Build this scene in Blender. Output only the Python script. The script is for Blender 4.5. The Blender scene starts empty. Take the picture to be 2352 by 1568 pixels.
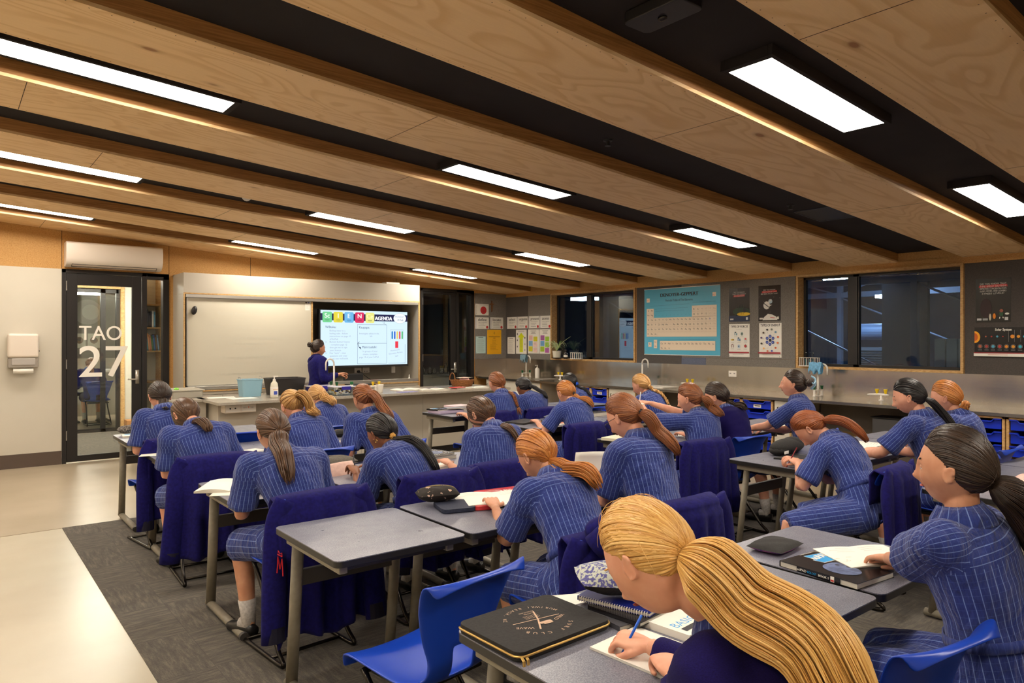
import bpy, math, random
import numpy as np
from mathutils import Vector, Matrix
C = bpy.context.scene.collection
sc = bpy.context.scene
PI = math.pi
# ---------------------------------------------------------------- camera, world, exposure
cam_d = bpy.data.cameras.new('camera'); cam = bpy.data.objects.new('camera', cam_d); C.objects.link(cam)
cam.location = (0, 0, 1.55); cam.rotation_euler = (PI/2, 0, -0.674)
cam_d.sensor_width = 36; cam_d.lens = 24.95; cam_d.shift_y = -0.002; cam_d.clip_start = 0.05
sc.camera = cam
sc.view_settings.view_transform = 'Standard'; sc.view_settings.look = 'None'
sc.view_settings.exposure = 0.36; sc.view_settings.gamma = 1; sc.view_settings.use_curve_mapping = False
PANEL = 36.0          # ceiling panel light strength
W = bpy.data.worlds.new('night'); sc.world = W; W.use_nodes = True
W.node_tree.nodes['Background'].inputs[0].default_value = (0.05, 0.09, 0.16, 1)
W.node_tree.nodes['Background'].inputs[1].default_value = 0.15
sc.cycles.max_bounces = 8
rnd = random.Random(7); rng = np.random.default_rng(7)
# ---------------------------------------------------------------- materials
MATS = {}
def srgb(c):
    return tuple(((x/255)/12.92 if x/255 <= .04045 else ((x/255+.055)/1.055)**2.4) for x in c)
def mat(name, col, rough=.5, metal=0, spec=.5, emit=None, es=1, alpha=None, trans=0, sheen=0, coat=0):
    if name in MATS: return MATS[name]
    m = bpy.data.materials.new(name); m.use_nodes = True; MATS[name] = m
    b = m.node_tree.nodes['Principled BSDF']
    c = srgb(col) if max(col) > 1 else col
    b.inputs['Base Color'].default_value = (*c, 1); b.inputs['Roughness'].default_value = rough
    b.inputs['Metallic'].default_value = metal; b.inputs['Specular IOR Level'].default_value = spec
    if emit:
        e = srgb(emit) if max(emit) > 1 else emit
        b.inputs['Emission Color'].default_value = (*e, 1); b.inputs['Emission Strength'].default_value = es
    if trans: b.inputs['Transmission Weight'].default_value = trans
    if sheen: b.inputs['Sheen Weight'].default_value = sheen; b.inputs['Sheen Roughness'].default_value = .6
    if coat: b.inputs['Coat Weight'].default_value = coat
    m.diffuse_color = (*c, 1)
    return m
class NT:
    def __init__(s, m): s.t = m.node_tree; s.b = s.t.nodes['Principled BSDF']
    def n(s, typ, **kw):
        x = s.t.nodes.new(typ)
        for k, v in kw.items():
            if k.startswith('_'): setattr(x, k[1:], v)
            else: x.inputs[int(k[1:]) if k[0] == 'i' and k[1:].isdigit() else k.replace('_', ' ')].default_value = v
        return x
    def l(s, a, b): s.t.links.new(a, b)
    def coord(s, kind='Object', scale=(1, 1, 1), rot=(0, 0, 0)):
        c = s.n('ShaderNodeTexCoord'); m = s.n('ShaderNodeMapping'); m.inputs['Scale'].default_value = scale
        m.inputs['Rotation'].default_value = rot; s.l(c.outputs[kind], m.inputs[0]); return m.outputs[0]
    def noise(s, v, scale, detail=3, rough=.5, dist=0):
        x = s.n('ShaderNodeTexNoise', Scale=scale, Detail=detail, Roughness=rough, Distortion=dist); s.l(v, x.inputs['Vector']); return x.outputs['Fac']
    def ramp(s, f, stops, interp='LINEAR'):
        r = s.n('ShaderNodeValToRGB'); r.color_ramp.interpolation = interp; e = r.color_ramp.elements
        while len(e) < len(stops): e.new(.5)
        for q, (p, c) in zip(e, stops):
            q.position = p; q.color = (*(srgb(c) if max(c) > 1 else c), 1)
        s.l(f, r.inputs[0]); return r.outputs[0]
    def math(s, op, a, b=None, c=None):
        x = s.n('ShaderNodeMath', _operation=op)
        for i, v in enumerate((a, b, c)):
            if v is None: continue
            if hasattr(v, 'is_linked'): s.l(v, x.inputs[i])
            else: x.inputs[i].default_value = v
        return x.outputs[0]
    def mix(s, f, a, b, mode='MIX'):
        x = s.n('ShaderNodeMix', _data_type='RGBA', _blend_type=mode)
        for i, v in ((0, f), (6, a), (7, b)):
            if hasattr(v, 'is_linked'): s.l(v, x.inputs[i])
            elif i == 0: x.inputs[0].default_value = v
            else: x.inputs[i].default_value = (*(srgb(v) if max(v) > 1 else v), 1)
        return x.outputs[2]
    def bump(s, f, strength=.2, dist=.01):
        x = s.n('ShaderNodeBump', Strength=strength, Distance=dist); s.l(f, x.inputs['Height']); s.l(x.outputs[0], s.b.inputs['Normal'])
    def col(s, c): s.l(c, s.b.inputs['Base Color'])
def noisy(name, c1, c2, scale, rough=.6, stretch=(1, 1, 1), lo=.35, hi=.65, bump=0, detail=4, spec=.5, metal=0, bd=.005, sheen=0):
    if name in MATS: return MATS[name]
    m = mat(name, c1, rough, metal, spec, sheen=sheen); t = NT(m)
    f = t.noise(t.coord('Object', stretch), scale, detail)
    t.col(t.ramp(f, [(lo, c1), (hi, c2)]))
    if bump: t.bump(f, bump, bd)
    return m
def plywood(name, a, b, k, rot=(0, 0, 0)):
    m = mat(name, a, .55, spec=.3); t = NT(m)
    v = t.coord('Object', (.55, 2.3, 2.3), rot)
    n1 = t.noise(v, 1.15, 2, .45, .6)
    w = t.math('FRACT', t.math('MULTIPLY', n1, 15.0))
    r = t.ramp(w, [(0, a), (.45, a), (.78, b), (.9, b), (1, a)])
    fine = t.noise(t.coord('Object', (1.5, 45, 45)), 3, 3)
    c = t.mix(t.math('MULTIPLY', fine, .2), r, k)
    big = t.noise(t.coord('Object', (.5, .5, .5)), 1.1, 2)
    c = t.mix(t.math('MULTIPLY', big, .35), c, b)
    vo = t.n('ShaderNodeTexVoronoi', Scale=1.0); vo.inputs['Randomness'].default_value = 1
    t.l(t.coord('Object', (1.6, 3.2, 3.2)), vo.inputs['Vector'])
    kn = t.ramp(vo.outputs['Distance'], [(0, (1, 1, 1)), (.045, (1, 1, 1)), (.075, (.25, .25, .25)), (.13, (0, 0, 0))])
    c = t.mix(kn, c, k); t.col(c); t.bump(fine, .08, .002)
    return m
M_ply = plywood('pine_plywood', (243, 208, 158), (228, 188, 134), (164, 116, 74))
M_beam = noisy('laminated_timber', (184, 130, 72), (150, 100, 50), 4, .6, (1, 14, 30), bump=.1)
M_reveal = noisy('pale_plywood_edge', (206, 168, 112), (176, 134, 80), 30, .6, (1, 1, 3))
def chipboard():
    m = mat('chipboard', (200, 152, 88), .6, spec=.3); t = NT(m); v = t.coord('Object', (1, 1, 1))
    a = t.noise(v, 85, 6, .7, .6); b = t.noise(v, 2.0, 3); d = t.noise(t.coord('Object', (1, 1, 1.7)), 120, 2)
    c = t.ramp(a, [(.30, (158, 112, 58)), (.46, (192, 146, 86)), (.64, (208, 166, 106))])
    c = t.mix(t.math('MULTIPLY', b, .4), c, (176, 126, 66))
    sp = t.ramp(d, [(.66, (0, 0, 0)), (.72, (1, 1, 1))]); c = t.mix(sp, c, (110, 72, 34)); t.col(c); t.bump(a, .1, .002)
    return m
M_chip = chipboard()
M_black = noisy('black_ceiling_lining', (44, 40, 40), (38, 34, 34), 3, .8, spec=.2)
M_frame = mat('black_aluminium', (36, 33, 32), .42, .2)
M_cream = noisy('cream_wall_lining', (204, 198, 184), (199, 193, 178), 1.5, .4, spec=.4)
M_lam = noisy('pale_grey_laminate', (184, 176, 162), (179, 171, 156), 1.2, .4)
M_whiteboard = mat('whiteboard_enamel', (206, 200, 182), .2, 0, .5)
M_alu = mat('satin_aluminium', (190, 186, 178), .32, .8)
M_skirt = mat('dark_skirting_vinyl', (86, 72, 64), .28, 0, .6)
M_plastic = mat('white_plastic', (228, 222, 212), .35)
M_plastic2 = mat('warm_white_plastic', (222, 210, 196), .3)
M_grey = mat('grey_plastic', (150, 142, 132), .4)
M_dark = mat('dark_plastic', (28, 27, 28), .45)
def felt(n, a, b): return noisy(n, a, b, 90, .95, bump=.25, detail=3, spec=.1, sheen=.3)
M_feltL = felt('light_grey_felt', (128, 122, 114), (108, 102, 95))
M_feltD = felt('charcoal_felt', (80, 74, 70), (70, 65, 62))
M_feltB = felt('blue_grey_felt', (98, 104, 124), (84, 90, 110))
def steel():
    m = mat('brushed_stainless_steel', (206, 198, 186), .2, 1.0); t = NT(m)
    f = t.noise(t.coord('Object', (1, .6, 30)), 3, 3); w = t.noise(t.coord('Object', (1, 1.6, .8)), 1.3, 2)
    t.bump(w, .35, .03); r = t.math('MULTIPLY_ADD', f, .06, .18); t.l(r, t.b.inputs['Roughness'])
    return m
M_steel = steel()
def lamtop():
    m = mat('desk_laminate', (112, 114, 128), .33, spec=.5); t = NT(m)
    f = t.noise(t.coord('Object'), 260, 2, .6); g = t.noise(t.coord('Object'), 14, 4)
    c = t.ramp(f, [(.38, (96, 98, 112)), (.5, (116, 117, 131)), (.64, (140, 140, 150))])
    t.col(t.mix(t.math('MULTIPLY', g, .2), c, (98, 100, 118))); t.l(t.math('MULTIPLY_ADD', g, .25, .2), t.b.inputs['Roughness']); return m
M_desk = lamtop()
M_edge = mat('black_desk_edge', (30, 28, 27), .4)
M_legs = noisy('grey_powder_coat', (142, 134, 118), (134, 126, 110), 40, .45)
M_legd = mat('dark_grey_powder_coat', (64, 60, 56), .5)
def carpet():
    m = mat('carpet', (84, 77, 68), .95, spec=.1, sheen=.2); t = NT(m)
    a = t.noise(t.coord('Object', (26, 4, 1)), 1.6, 6, .75); b = t.noise(t.coord('Object', (4, 26, 1)), 1.6, 6, .75)
    ck = t.n('ShaderNodeTexChecker', Scale=2.0); t.l(t.coord('Object'), ck.inputs[0])
    f = t.mix(ck.outputs['Fac'], a, b); g = t.noise(t.coord('Object'), 220, 2)
    c = t.ramp(f, [(.34, (50, 45, 39)), (.5, (80, 73, 63)), (.66, (116, 106, 92))])
    br = t.n('ShaderNodeTexBrick', Scale=2.0, Mortar_Size=.004); br.offset = 0; br.inputs['Brick Width'].default_value = 1; br.inputs['Row Height'].default_value = 1
    br.inputs['Color1'].default_value = (1, 1, 1, 1); br.inputs['Color2'].default_value = (1, 1, 1, 1); br.inputs['Mortar'].default_value = (.62, .62, .62, 1)
    t.l(t.coord('Object'), br.inputs[0]); c = t.mix(1.0, c, br.outputs[0], 'MULTIPLY')
    t.col(t.mix(t.math('MULTIPLY', g, .35), c, (52, 47, 42))); t.bump(g, .5, .006); return m
M_carpet = carpet()
M_vinyl2 = noisy('beige_vinyl_floor', (176, 162, 140), (164, 150, 127), 1.6, .3, bump=.02, spec=.5)
M_vinyl = noisy('cream_vinyl_floor', (196, 188, 168), (187, 177, 156), 1.6, .3, bump=.02, spec=.5)
M_blue = mat('blue_chair_plastic', (20, 62, 176), .34, 0, .5); 
_t = NT(M_blue); _t.bump(_t.noise(_t.coord('Object'), 500, 1), .06, .001)
M_chrome = mat('dark_chrome_tube', (60, 56, 52), .25, .9)
M_navy = noisy('navy_wool', (27, 24, 98), (21, 18, 80), 60, .9, bump=.15, spec=.12, sheen=.03)
M_knit = noisy('navy_knit', (29, 22, 84), (22, 16, 66), 300, .95, (1, 1, 3), bump=.25, spec=.1, sheen=.03)
M_tray = mat('blue_tray_plastic', (16, 48, 190), .35)
M_paper = mat('white_paper', (232, 228, 218), .7)
M_pages = noisy('page_edges', (220, 214, 200), (190, 184, 170), 30, .8, (1, 1, 60))
M_red = mat('red_print', (196, 50, 52), .5); M_ink = mat('black_ink', (34, 32, 38), .6); M_grink = mat('grey_ink', (146, 142, 138), .7)
M_glow = mat('light_diffuser', (255, 250, 240), .5, emit=(1, .90, .765), es=PANEL)
def glass(name, tint=(.9, .95, .95), rough=.0, refl=1.0):
    m = bpy.data.materials.new(name); m.use_nodes = True; nt = m.node_tree; nt.nodes.clear()
    o = nt.nodes.new('ShaderNodeOutputMaterial'); mx = nt.nodes.new('ShaderNodeMixShader'); f = nt.nodes.new('ShaderNodeFresnel'); f.inputs[0].default_value = 1.52
    tr = nt.nodes.new('ShaderNodeBsdfTransparent'); tr.inputs[0].default_value = (*tint, 1); g = nt.nodes.new('ShaderNodeBsdfGlossy'); g.inputs['Roughness'].default_value = rough
    k = nt.nodes.new('ShaderNodeMath'); k.operation = 'MULTIPLY'; k.inputs[1].default_value = refl
    nt.links.new(f.outputs[0], k.inputs[0]); nt.links.new(k.outputs[0], mx.inputs[0]); nt.links.new(tr.outputs[0], mx.inputs[1]); nt.links.new(g.outputs[0], mx.inputs[2]); nt.links.new(mx.outputs[0], o.inputs[0])
    MATS[name] = m; return m
M_glass = glass('window_glass', (.82, .92, 1), 0, .85); M_clear = glass('clear_glass', (.93, .97, .97))
def col(c, rough=.5, **k): return mat('paint_%d_%d_%d_%d' % (*c, int(rough*100)), c, rough, **k)
# ---------------------------------------------------------------- mesh helpers
def nrm(v): v = np.asarray(v, float); return v/(np.linalg.norm(v)+1e-12)
class MB:
    def __init__(s): s.v = []; s.f = []; s.m = []; s.n = 0; s.uv = []; s.hasuv = False; s.mats = []
    def mi(s, m):
        if m not in s.mats: s.mats.append(m)
        return s.mats.index(m)
    def add(s, v, f, m, uv=None):
        v = np.asarray(v, float); k = s.mi(m); s.v.append(v)
        s.f += [tuple(int(i)+s.n for i in q) for q in f]; s.m += [k]*len(f); s.n += len(v)
        if uv is None: uv = np.zeros((len(v), 2))
        else: s.hasuv = True
        s.uv.append(uv); return s
    def box(s, x0, x1, y0, y1, z0, z1, m, R=None, o=None):
        v = np.array([(x, y, z) for x in (x0, x1) for y in (y0, y1) for z in (z0, z1)], float)
        if R is not None: v = v@np.asarray(R).T
        if o is not None: v = v+np.asarray(o)
        return s.add(v, [(0, 1, 3, 2), (4, 6, 7, 5), (0, 4, 5, 1), (2, 3, 7, 6), (0, 2, 6, 4), (1, 5, 7, 3)], m)
    def cyl(s, p, q, r, m, r2=None, n=16):
        return s.tube([p, q], [r, r if r2 is None else r2], m, n)
    def tube(s, P, R, m, n=10, up=None, uid=None, closed=False):
        v, f, uv = tube(P, R, n, up, closed)
        if uid is not None: uv = np.c_[np.full(len(v), uid), uv[:, 1]]
        return s.add(v, f, m, uv if uid is not None else None)
    def ell(s, c, r, m, R=None, n=16, k=10):
        th = np.linspace(0, 2*PI, n, endpoint=False); ph = np.linspace(0, PI, k+1)[1:-1]
        v = [(0, 0, 1)]+[(math.sin(p)*math.cos(t), math.sin(p)*math.sin(t), math.cos(p)) for p in ph for t in th]+[(0, 0, -1)]
        v = np.array(v)*np.asarray(r)
        if R is not None: v = v@np.asarray(R).T
        f = [(0, 1+i, 1+(i+1) % n) for i in range(n)]
        for j in range(k-2): f += [(1+j*n+i, 1+(j+1)*n+i, 1+(j+1)*n+(i+1) % n, 1+j*n+(i+1) % n) for i in range(n)]
        b = 1+(k-2)*n; L = len(v)-1; f += [(b+i, L, b+(i+1) % n) for i in range(n)]
        return s.add(v+np.asarray(c), f, m)
    def lathe(s, prof, c, m, n=20):
        v = []; f = []
        for r, z in prof: v += [(c[0]+r*math.cos(2*PI*i/n), c[1]+r*math.sin(2*PI*i/n), c[2]+z) for i in range(n)]
        for j in range(len(prof)-1): f += [(j*n+i, j*n+(i+1) % n, (j+1)*n+(i+1) % n, (j+1)*n+i) for i in range(n)]
        f.append(tuple(range(n))[::-1]); f.append(tuple((len(prof)-1)*n+i for i in range(n)))
        return s.add(v, f, m)
    def grid(s, G, m, uv=None, wrap=False):
        G = np.asarray(G, float); a, b = G.shape[:2]; f = []
        for i in range(a-1):
            for j in range(b if wrap else b-1): f.append((i*b+j, i*b+(j+1) % b, (i+1)*b+(j+1) % b, (i+1)*b+j))
        return s.add(G.reshape(-1, 3), f, m, uv)
    def prism(s, poly, z0, z1, m, m2=None, o=(0, 0, 0), R=None):
        n = len(poly); v = np.array([(x, y, z0) for x, y in poly]+[(x, y, z1) for x, y in poly], float)
        if R is not None: v = v@np.asarray(R).T
        v = v+np.asarray(o); s.add(v, [tuple(range(n))[::-1]]+[(i, (i+1) % n, n+(i+1) % n, n+i) for i in range(n)], m2 or m)
        return s.add(v, [tuple(range(n, 2*n))], m)
    def build(s, name, parent=None, smooth=False, bevel=0, kind=None, seg=2, label=None, weld=False, solid=0, sub=0):
        me = bpy.data.meshes.new(name); v = np.concatenate(s.v) if s.v else np.zeros((0, 3))
        me.from_pydata(v.tolist(), [], s.f)
        for m in s.mats: me.materials.append(m)
        me.polygons.foreach_set('material_index', s.m)
        if s.hasuv:
            u = me.uv_layers.new(name='UVMap'); U = np.concatenate(s.uv); li = np.zeros(len(me.loops), int); me.loops.foreach_get('vertex_index', li)
            u.data.foreach_set('uv', U[li].astype(np.float32).ravel())
        if smooth: me.polygons.foreach_set('use_smooth', [True]*len(me.polygons))
        me.update(); o = bpy.data.objects.new(name, me); C.objects.link(o)
        if parent: o.parent = parent
        if solid: q = o.modifiers.new('solid', 'SOLIDIFY'); q.thickness = solid; q.offset = 0
        if sub: q = o.modifiers.new('sub', 'SUBSURF'); q.levels = sub; q.render_levels = sub
        if bevel:
            q = o.modifiers.new('bevel', 'BEVEL'); q.width = bevel; q.segments = seg; q.limit_method = 'ANGLE'; q.angle_limit = .7
            if not smooth: o.data.shade_smooth(); q.harden_normals = True
        if kind: o['kind'] = kind
        if label: o['label'] = label
        return o
def tube(P, R, n=10, up=None, closed=False):
    P = np.asarray(P, float); k = len(P); R = np.asarray(R, float)
    if R.ndim == 1: R = np.stack([R, R], 1)
    T = np.gradient(P, axis=0); T /= np.linalg.norm(T, axis=1)[:, None]+1e-12
    if up is None: up = (0, 0, 1) if abs(T[0][2]) < .9 else (0, 1, 0)
    up = np.asarray(up, float); V = np.zeros((k, n, 3)); a = np.arange(n)*2*PI/n; prev = None
    for i in range(k):
        u = up[i] if up.ndim == 2 else (up if prev is None else prev)
        x = np.cross(T[i], u); x /= np.linalg.norm(x)+1e-12; y = np.cross(x, T[i]); prev = y
        V[i] = P[i]+np.outer(np.cos(a)*R[i, 0], x)+np.outer(np.sin(a)*R[i, 1], y)
    f = [(i*n+j, i*n+(j+1) % n, (i+1)*n+(j+1) % n, (i+1)*n+j) for i in range(k-1) for j in range(n)]
    f += [tuple(range(n))[::-1], tuple((k-1)*n+j for j in range(n))]
    uv = np.stack(np.broadcast_arrays(a[None, :]/(2*PI), np.linspace(0, 1, k)[:, None]), -1).reshape(-1, 2)
    return V.reshape(-1, 3), f, uv
def spline(pts, k):
    pts = np.asarray(pts, float); n = len(pts)
    if n == 2: return pts[0]+np.linspace(0, 1, k)[:, None]*(pts[1]-pts[0])
    Q = np.vstack([2*pts[0]-pts[1], pts, 2*pts[-1]-pts[-2]]); out = []
    for t in np.linspace(0, n-1-1e-9, k):
        i = int(t); u = t-i; a, b, c, d = Q[i:i+4]
        out.append(.5*((2*b)+(-a+c)*u+(2*a-5*b+4*c-d)*u*u+(-a+3*b-3*c+d)*u**3))
    return np.array(out)
def rounded(w, h, r, k=4, x0=0, y0=0):
    p = []
    for cx, cy, a0 in ((x0+w-r, y0+r, -PI/2), (x0+w-r, y0+h-r, 0), (x0+r, y0+h-r, PI/2), (x0+r, y0+r, PI)):
        p += [(cx+r*math.cos(a0+PI/2*i/k), cy+r*math.sin(a0+PI/2*i/k)) for i in range(k+1)]
    return p
def thing(name, label, cat, loc=(0, 0, 0), rz=0, group=None):
    o = bpy.data.objects.new(name, None); C.objects.link(o); o.location = loc; o.rotation_euler = (0, 0, rz); o.empty_display_size = .1
    o['label'] = label; o['category'] = cat
    if group: o['group'] = group
    return o
def tag(o, label, cat, group=None, kind=None):
    o['label'] = label; o['category'] = cat
    if group: o['group'] = group
    if kind: o['kind'] = kind
    return o
def kids(o): return [c for c in bpy.data.objects if c.parent == o]
def dup(o, parent=None, loc=None, rz=None, label=None):
    c = o.copy(); C.objects.link(c)
    if parent: c.parent = parent
    for ch in kids(o): dup(ch, c)
    if loc is not None: c.location = loc
    if rz is not None: c.rotation_euler = (0, 0, rz)
    if label: c['label'] = label
    return c
TXT = {}
def text2d(s, res=2):
    if (s, res) not in TXT:
        cu = bpy.data.curves.new('t', 'FONT'); cu.body = s; cu.resolution_u = res; o = bpy.data.objects.new('t', cu); C.objects.link(o)
        bpy.context.view_layer.update(); dg = bpy.context.evaluated_depsgraph_get(); me = bpy.data.meshes.new_from_object(o.evaluated_get(dg))
        v = np.array([x.co[:2] for x in me.vertices]) if len(me.vertices) else np.zeros((0, 2)); f = [tuple(p.vertices) for p in me.polygons]
        bpy.data.objects.remove(o); bpy.data.curves.remove(cu); bpy.data.meshes.remove(me); TXT[(s, res)] = (v, f)
    return TXT[(s, res)]
class Sheet:
    """flat artwork on a surface: o lower-left corner, r right, u up (metres)"""
    def __init__(s, o, r, u, step=.0006):
        s.o = np.asarray(o, float); s.r = nrm(r); s.u = nrm(u); s.nn = np.cross(s.r, s.u); s.mb = MB(); s.lv = 0; s.step = step
    def P(s, xy, lift=None):
        xy = np.asarray(xy, float); return s.o+np.outer(xy[:, 0], s.r)+np.outer(xy[:, 1], s.u)+s.nn*(s.lv if lift is None else lift)
    def poly(s, pts, m, up=True):
        if up: s.lv += s.step
        s.mb.add(s.P(pts), [tuple(range(len(pts)))], m); return s
    def rect(s, x, y, w, h, m, up=True): return s.poly([(x, y), (x+w, y), (x+w, y+h), (x, y+h)], m, up)
    def rrect(s, x, y, w, h, r, m): return s.poly(rounded(w, h, r, 4, x, y), m)
    def disc(s, x, y, r, m, ry=None, n=24, up=True): return s.poly([(x+r*math.cos(2*PI*i/n), y+(ry or r)*math.sin(2*PI*i/n)) for i in range(n)], m, up)
    def line(s, pts, w, m, up=True):
        if up: s.lv += s.step
        for a, b in zip(pts, pts[1:]):
            a = np.array(a, float); b = np.array(b, float); d = b-a; L = np.hypot(*d)+1e-9; n = np.array([-d[1], d[0]])/L*w/2
            s.mb.add(s.P([a-n, b-n, b+n, a+n]), [(0, 1, 2, 3)], m)
        return s
    def text(s, t, x, y, h, m, w=None, ang=0, align='l', up=True, bold=0):
        v, f = text2d(t, 10 if h > .1 else (4 if h > .03 else 2))
        if not len(v): return s
        if up: s.lv += s.step
        x0, y0 = v.min(0); x1, y1 = v.max(0); k = h/.72; sx = k if w is None else w/(x1-x0)
        q = (v-np.array([x0, 0]))*np.array([sx, k]); W_ = (x1-x0)*sx
        if align == 'c': q[:, 0] -= W_/2
        if align == 'r': q[:, 0] -= W_
        c, n = math.cos(ang), math.sin(ang)
        for dx in ((0,) if not bold else (-bold, 0, bold)):
            z = q+np.array([dx, 0]); z = np.c_[z[:, 0]*c-z[:, 1]*n+x, z[:, 0]*n+z[:, 1]*c+y]
            s.mb.add(s.P(z), f, m); s.lv += .00003
        return s
    def lines(s, x, y, w, n, dy, m, h=.003, jit=.35):
        s.lv += s.step
        for i in range(n): s.rect(x, y-i*dy, w*(1-jit*rnd.random()), h, m, up=False)
        return s
    def build(s, name, parent=None, label=None): return s.mb.build(name, parent, label=label)
# ---------------------------------------------------------------- room shell
XW, YB, XL, YR = 8.154, 10.376, -3.4, -2.9
def zc(x, dz=0): return 2.984-.0728*x+dz
def slab(mb, x0, x1, y0, y1, d0, d1, m):
    v = [(x, y, zc(x, d)) for x in (x0, x1) for y in (y0, y1) for d in (d0, d1)]
    mb.add(v, [(0, 1, 3, 2), (4, 6, 7, 5), (0, 4, 5, 1), (2, 3, 7, 6), (0, 2, 6, 4), (1, 5, 7, 3)], m)
def S(name, mb, **k): return mb.build(name, kind='structure', **k)
m = MB(); m.box(XL, XW+.2, YR, YB+.1, -.1, 0, M_vinyl); S('floor', m)
m = MB(); m.box(XL, XW, 6.852, YB, 0, .003, M_vinyl2); m.box(6.125, XW, YR, 6.85, 0, .003, M_vinyl2); S('trim_38', m)
m = MB(); m.prism([(.75, YR), (6.12, YR), (6.12, 6.85), (.75, 6.85)], .0005, .006, M_carpet); o = m.build('carpet_tiles'); tag(o, 'dark brown-grey carpet tile area under the rows of desks', 'carpet'); o['kind'] = 'structure'
m = MB(); slab(m, XL, XW, YR, YB, .1, .15, M_black); S('ceiling', m)
for k in range(-5, 6):
    y0 = 3.433+1.2475*k; y1 = min(y0+(.61 if k < 5 else .8), YB)
    if y1 < YR: continue
    m = MB(); slab(m, XL, XW-.001, y0, y1, 0, .018, M_ply); o = m.build('plywood_soffit'); so = o
    q = MB()
    for x in [-2.6+.55*(k % 3)+2.4*i for i in range(5)]:
        if XL < x < XW: slab(q, x-.002, x+.002, y0+.004, y1-.004, -.0006, 0, col((86, 60, 36), 80/100))
    if k > -3:
        for x in np.arange(XL+.05, XW, .085):
            for yy in (y0+.022, y1-.022):
                yy += rnd.uniform(-.003, .003); r = .0032
                v = [(x+r*math.cos(a), yy+r*math.sin(a), zc(x, -.0008)) for a in (0, 1.05, 2.1, 3.14, 4.2, 5.24)]; q.add(v, [tuple(range(6))], col((70, 48, 30), .8))
    r_ = MB(); slab(r_, XL, XW-.002, y0+.001, y0+.045, .018, .101, M_beam); slab(r_, XL, XW-.002, y1-.045, y1-.001, .018, .101, M_beam)
    b = S('trim_%d' % (k+6), r_); so.parent = b; qq = q.build('screw_heads_and_joints', so)
def rounded_box(mb, *a): mb.box(*a)
# window wall (right) in pieces around the two windows
def wallx(name, parts, kind=True):
    m = MB()
    for y0, y1, z0, z1, mt in parts: m.box(XW, XW+.16, y0, y1, z0, z1, mt)
    return S(name, m)
wallx('wall_right', [(YR, YB+.16, 0, 1.2, M_cream), (YR, 2.787, 1.2, 2.34, M_chip), (4.612, 7.205, 1.2, 2.34, M_chip), (9.116, YB+.16, 1.2, 2.34, M_chip), (YR, YB+.16, 2.33, 2.6, M_chip)])
def felt_panel(name, y0, y1, z0, z1, mt, n=[0]):
    m = MB(); m.box(XW-.012, XW-.001, y0, y1, z0, z1, mt); n[0] += 1; o = m.build('trim_%d' % (20+n[0]), bevel=.002); o['kind'] = 'structure'
felt_panel('a', 9.735, YB-.012, 1.2, 2.325, M_feltD); felt_panel('b', 9.118, 9.733, 1.2, 2.325, M_feltL)
felt_panel('c', 6.352, 7.185, 1.2, 2.325, M_feltD); felt_panel('c2', 4.63, 6.35, 1.3, 2.325, M_feltL); felt_panel('c3', 5.94, 6.35, 1.2, 1.298, M_feltB); felt_panel('c4', 4.63, 5.938, 1.2, 1.298, M_feltL)
felt_panel('d', -2.0, 2.78, 1.2, 2.325, M_feltD)
m = MB(); m.box(XW-.02, XW-.001, YR, YB, 2.326, 2.352, M_chip); m.box(XW-.012, XW-.001, YR, YB, 2.353, 2.40, M_chip); S('trim_31', m)
def window(n, y0, y1, ym):
    z0, z1 = 1.2, 2.335; m = MB()
    m.box(XW-.03, XW+.15, y0, y1, z0, z0+.028, M_reveal); m.box(XW-.03, XW+.15, y0, y1, z1-.028, z1, M_reveal)
    m.box(XW-.03, XW+.15, y0, y0+.028, z0+.028, z1-.028, M_reveal); m.box(XW-.03, XW+.15, y1-.028, y1, z0+.028, z1-.028, M_reveal)
    o = m.build('window_%d' % n, bevel=.002); o['kind'] = 'structure'
    f = MB(); a, b, c, d = y0+.028, y1-.028, z0+.028, z1-.028; x = XW+.10; w = .03
    f.box(x, x+.05, a, a+w, c, d, M_frame); f.box(x, x+.05, b-w, b, c, d, M_frame); f.box(x, x+.05, a, b, c, c+w, M_frame); f.box(x, x+.05, a, b, d-w, d, M_frame); f.box(x, x+.05, ym-.035, ym+.035, c, d, M_frame); f.box(x-.015, x+.01, ym-.02, ym+.09, c+w, d-w, M_frame)
    f.build('window_frame', o, bevel=.002)
    for k, (p, q) in enumerate(((a+w, ym-.035), (ym+.035, b-w))):
        g = MB(); g.box(x+.02, x+.026, p, q, c+w, d-w, M_glass); g.build('pane', o)
window(1, 7.205, 9.116, 8.26); window(2, 2.787, 4.612, 3.94)
# back wall
T = .16
m = MB()
m.box(XL, 1.132, YB, YB+T, 0, 2.427, M_cream); m.box(XL, XW+.16, YB, YB+T, 2.427, 3.4, M_chip)
m.box(2.361, 6.294, YB, YB+T, 0, 2.427, M_chip); m.box(7.409, XW+.16, YB, YB+T, 0, 2.427, M_chip)
S('wall_back', m)
q = MB()
for x in (1.132, 2.361, 3.45, 5.83): q.box(x-.003, x+.003, YB-.001, YB+.01, 2.43, 2.95, col((60, 44, 28), .8))
q.box(.2, 1.128, YB-.004, YB, .17, 2.425, M_cream); q.box(XL, .194, YB-.004, YB, .17, 2.425, M_cream); S('trim_32', q)
m = MB(); m.box(XL, 1.128, YB-.012, YB, 0, .17, M_skirt); S('baseboard_back', m)
m = MB(); m.box(7.425, XW-.001, YB-.012, YB-.001, 1.2, 2.38, M_feltL); S('trim_33', m)
m = MB(); m.box(XL-.16, XL, YR, YB+.1, 0, 3.5, M_cream); S('wall_left', m)
m = MB(); m.box(XL, XW+.16, YR-.16, YR, 0, 3.5, M_cream); S('wall_rear', m)
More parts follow.
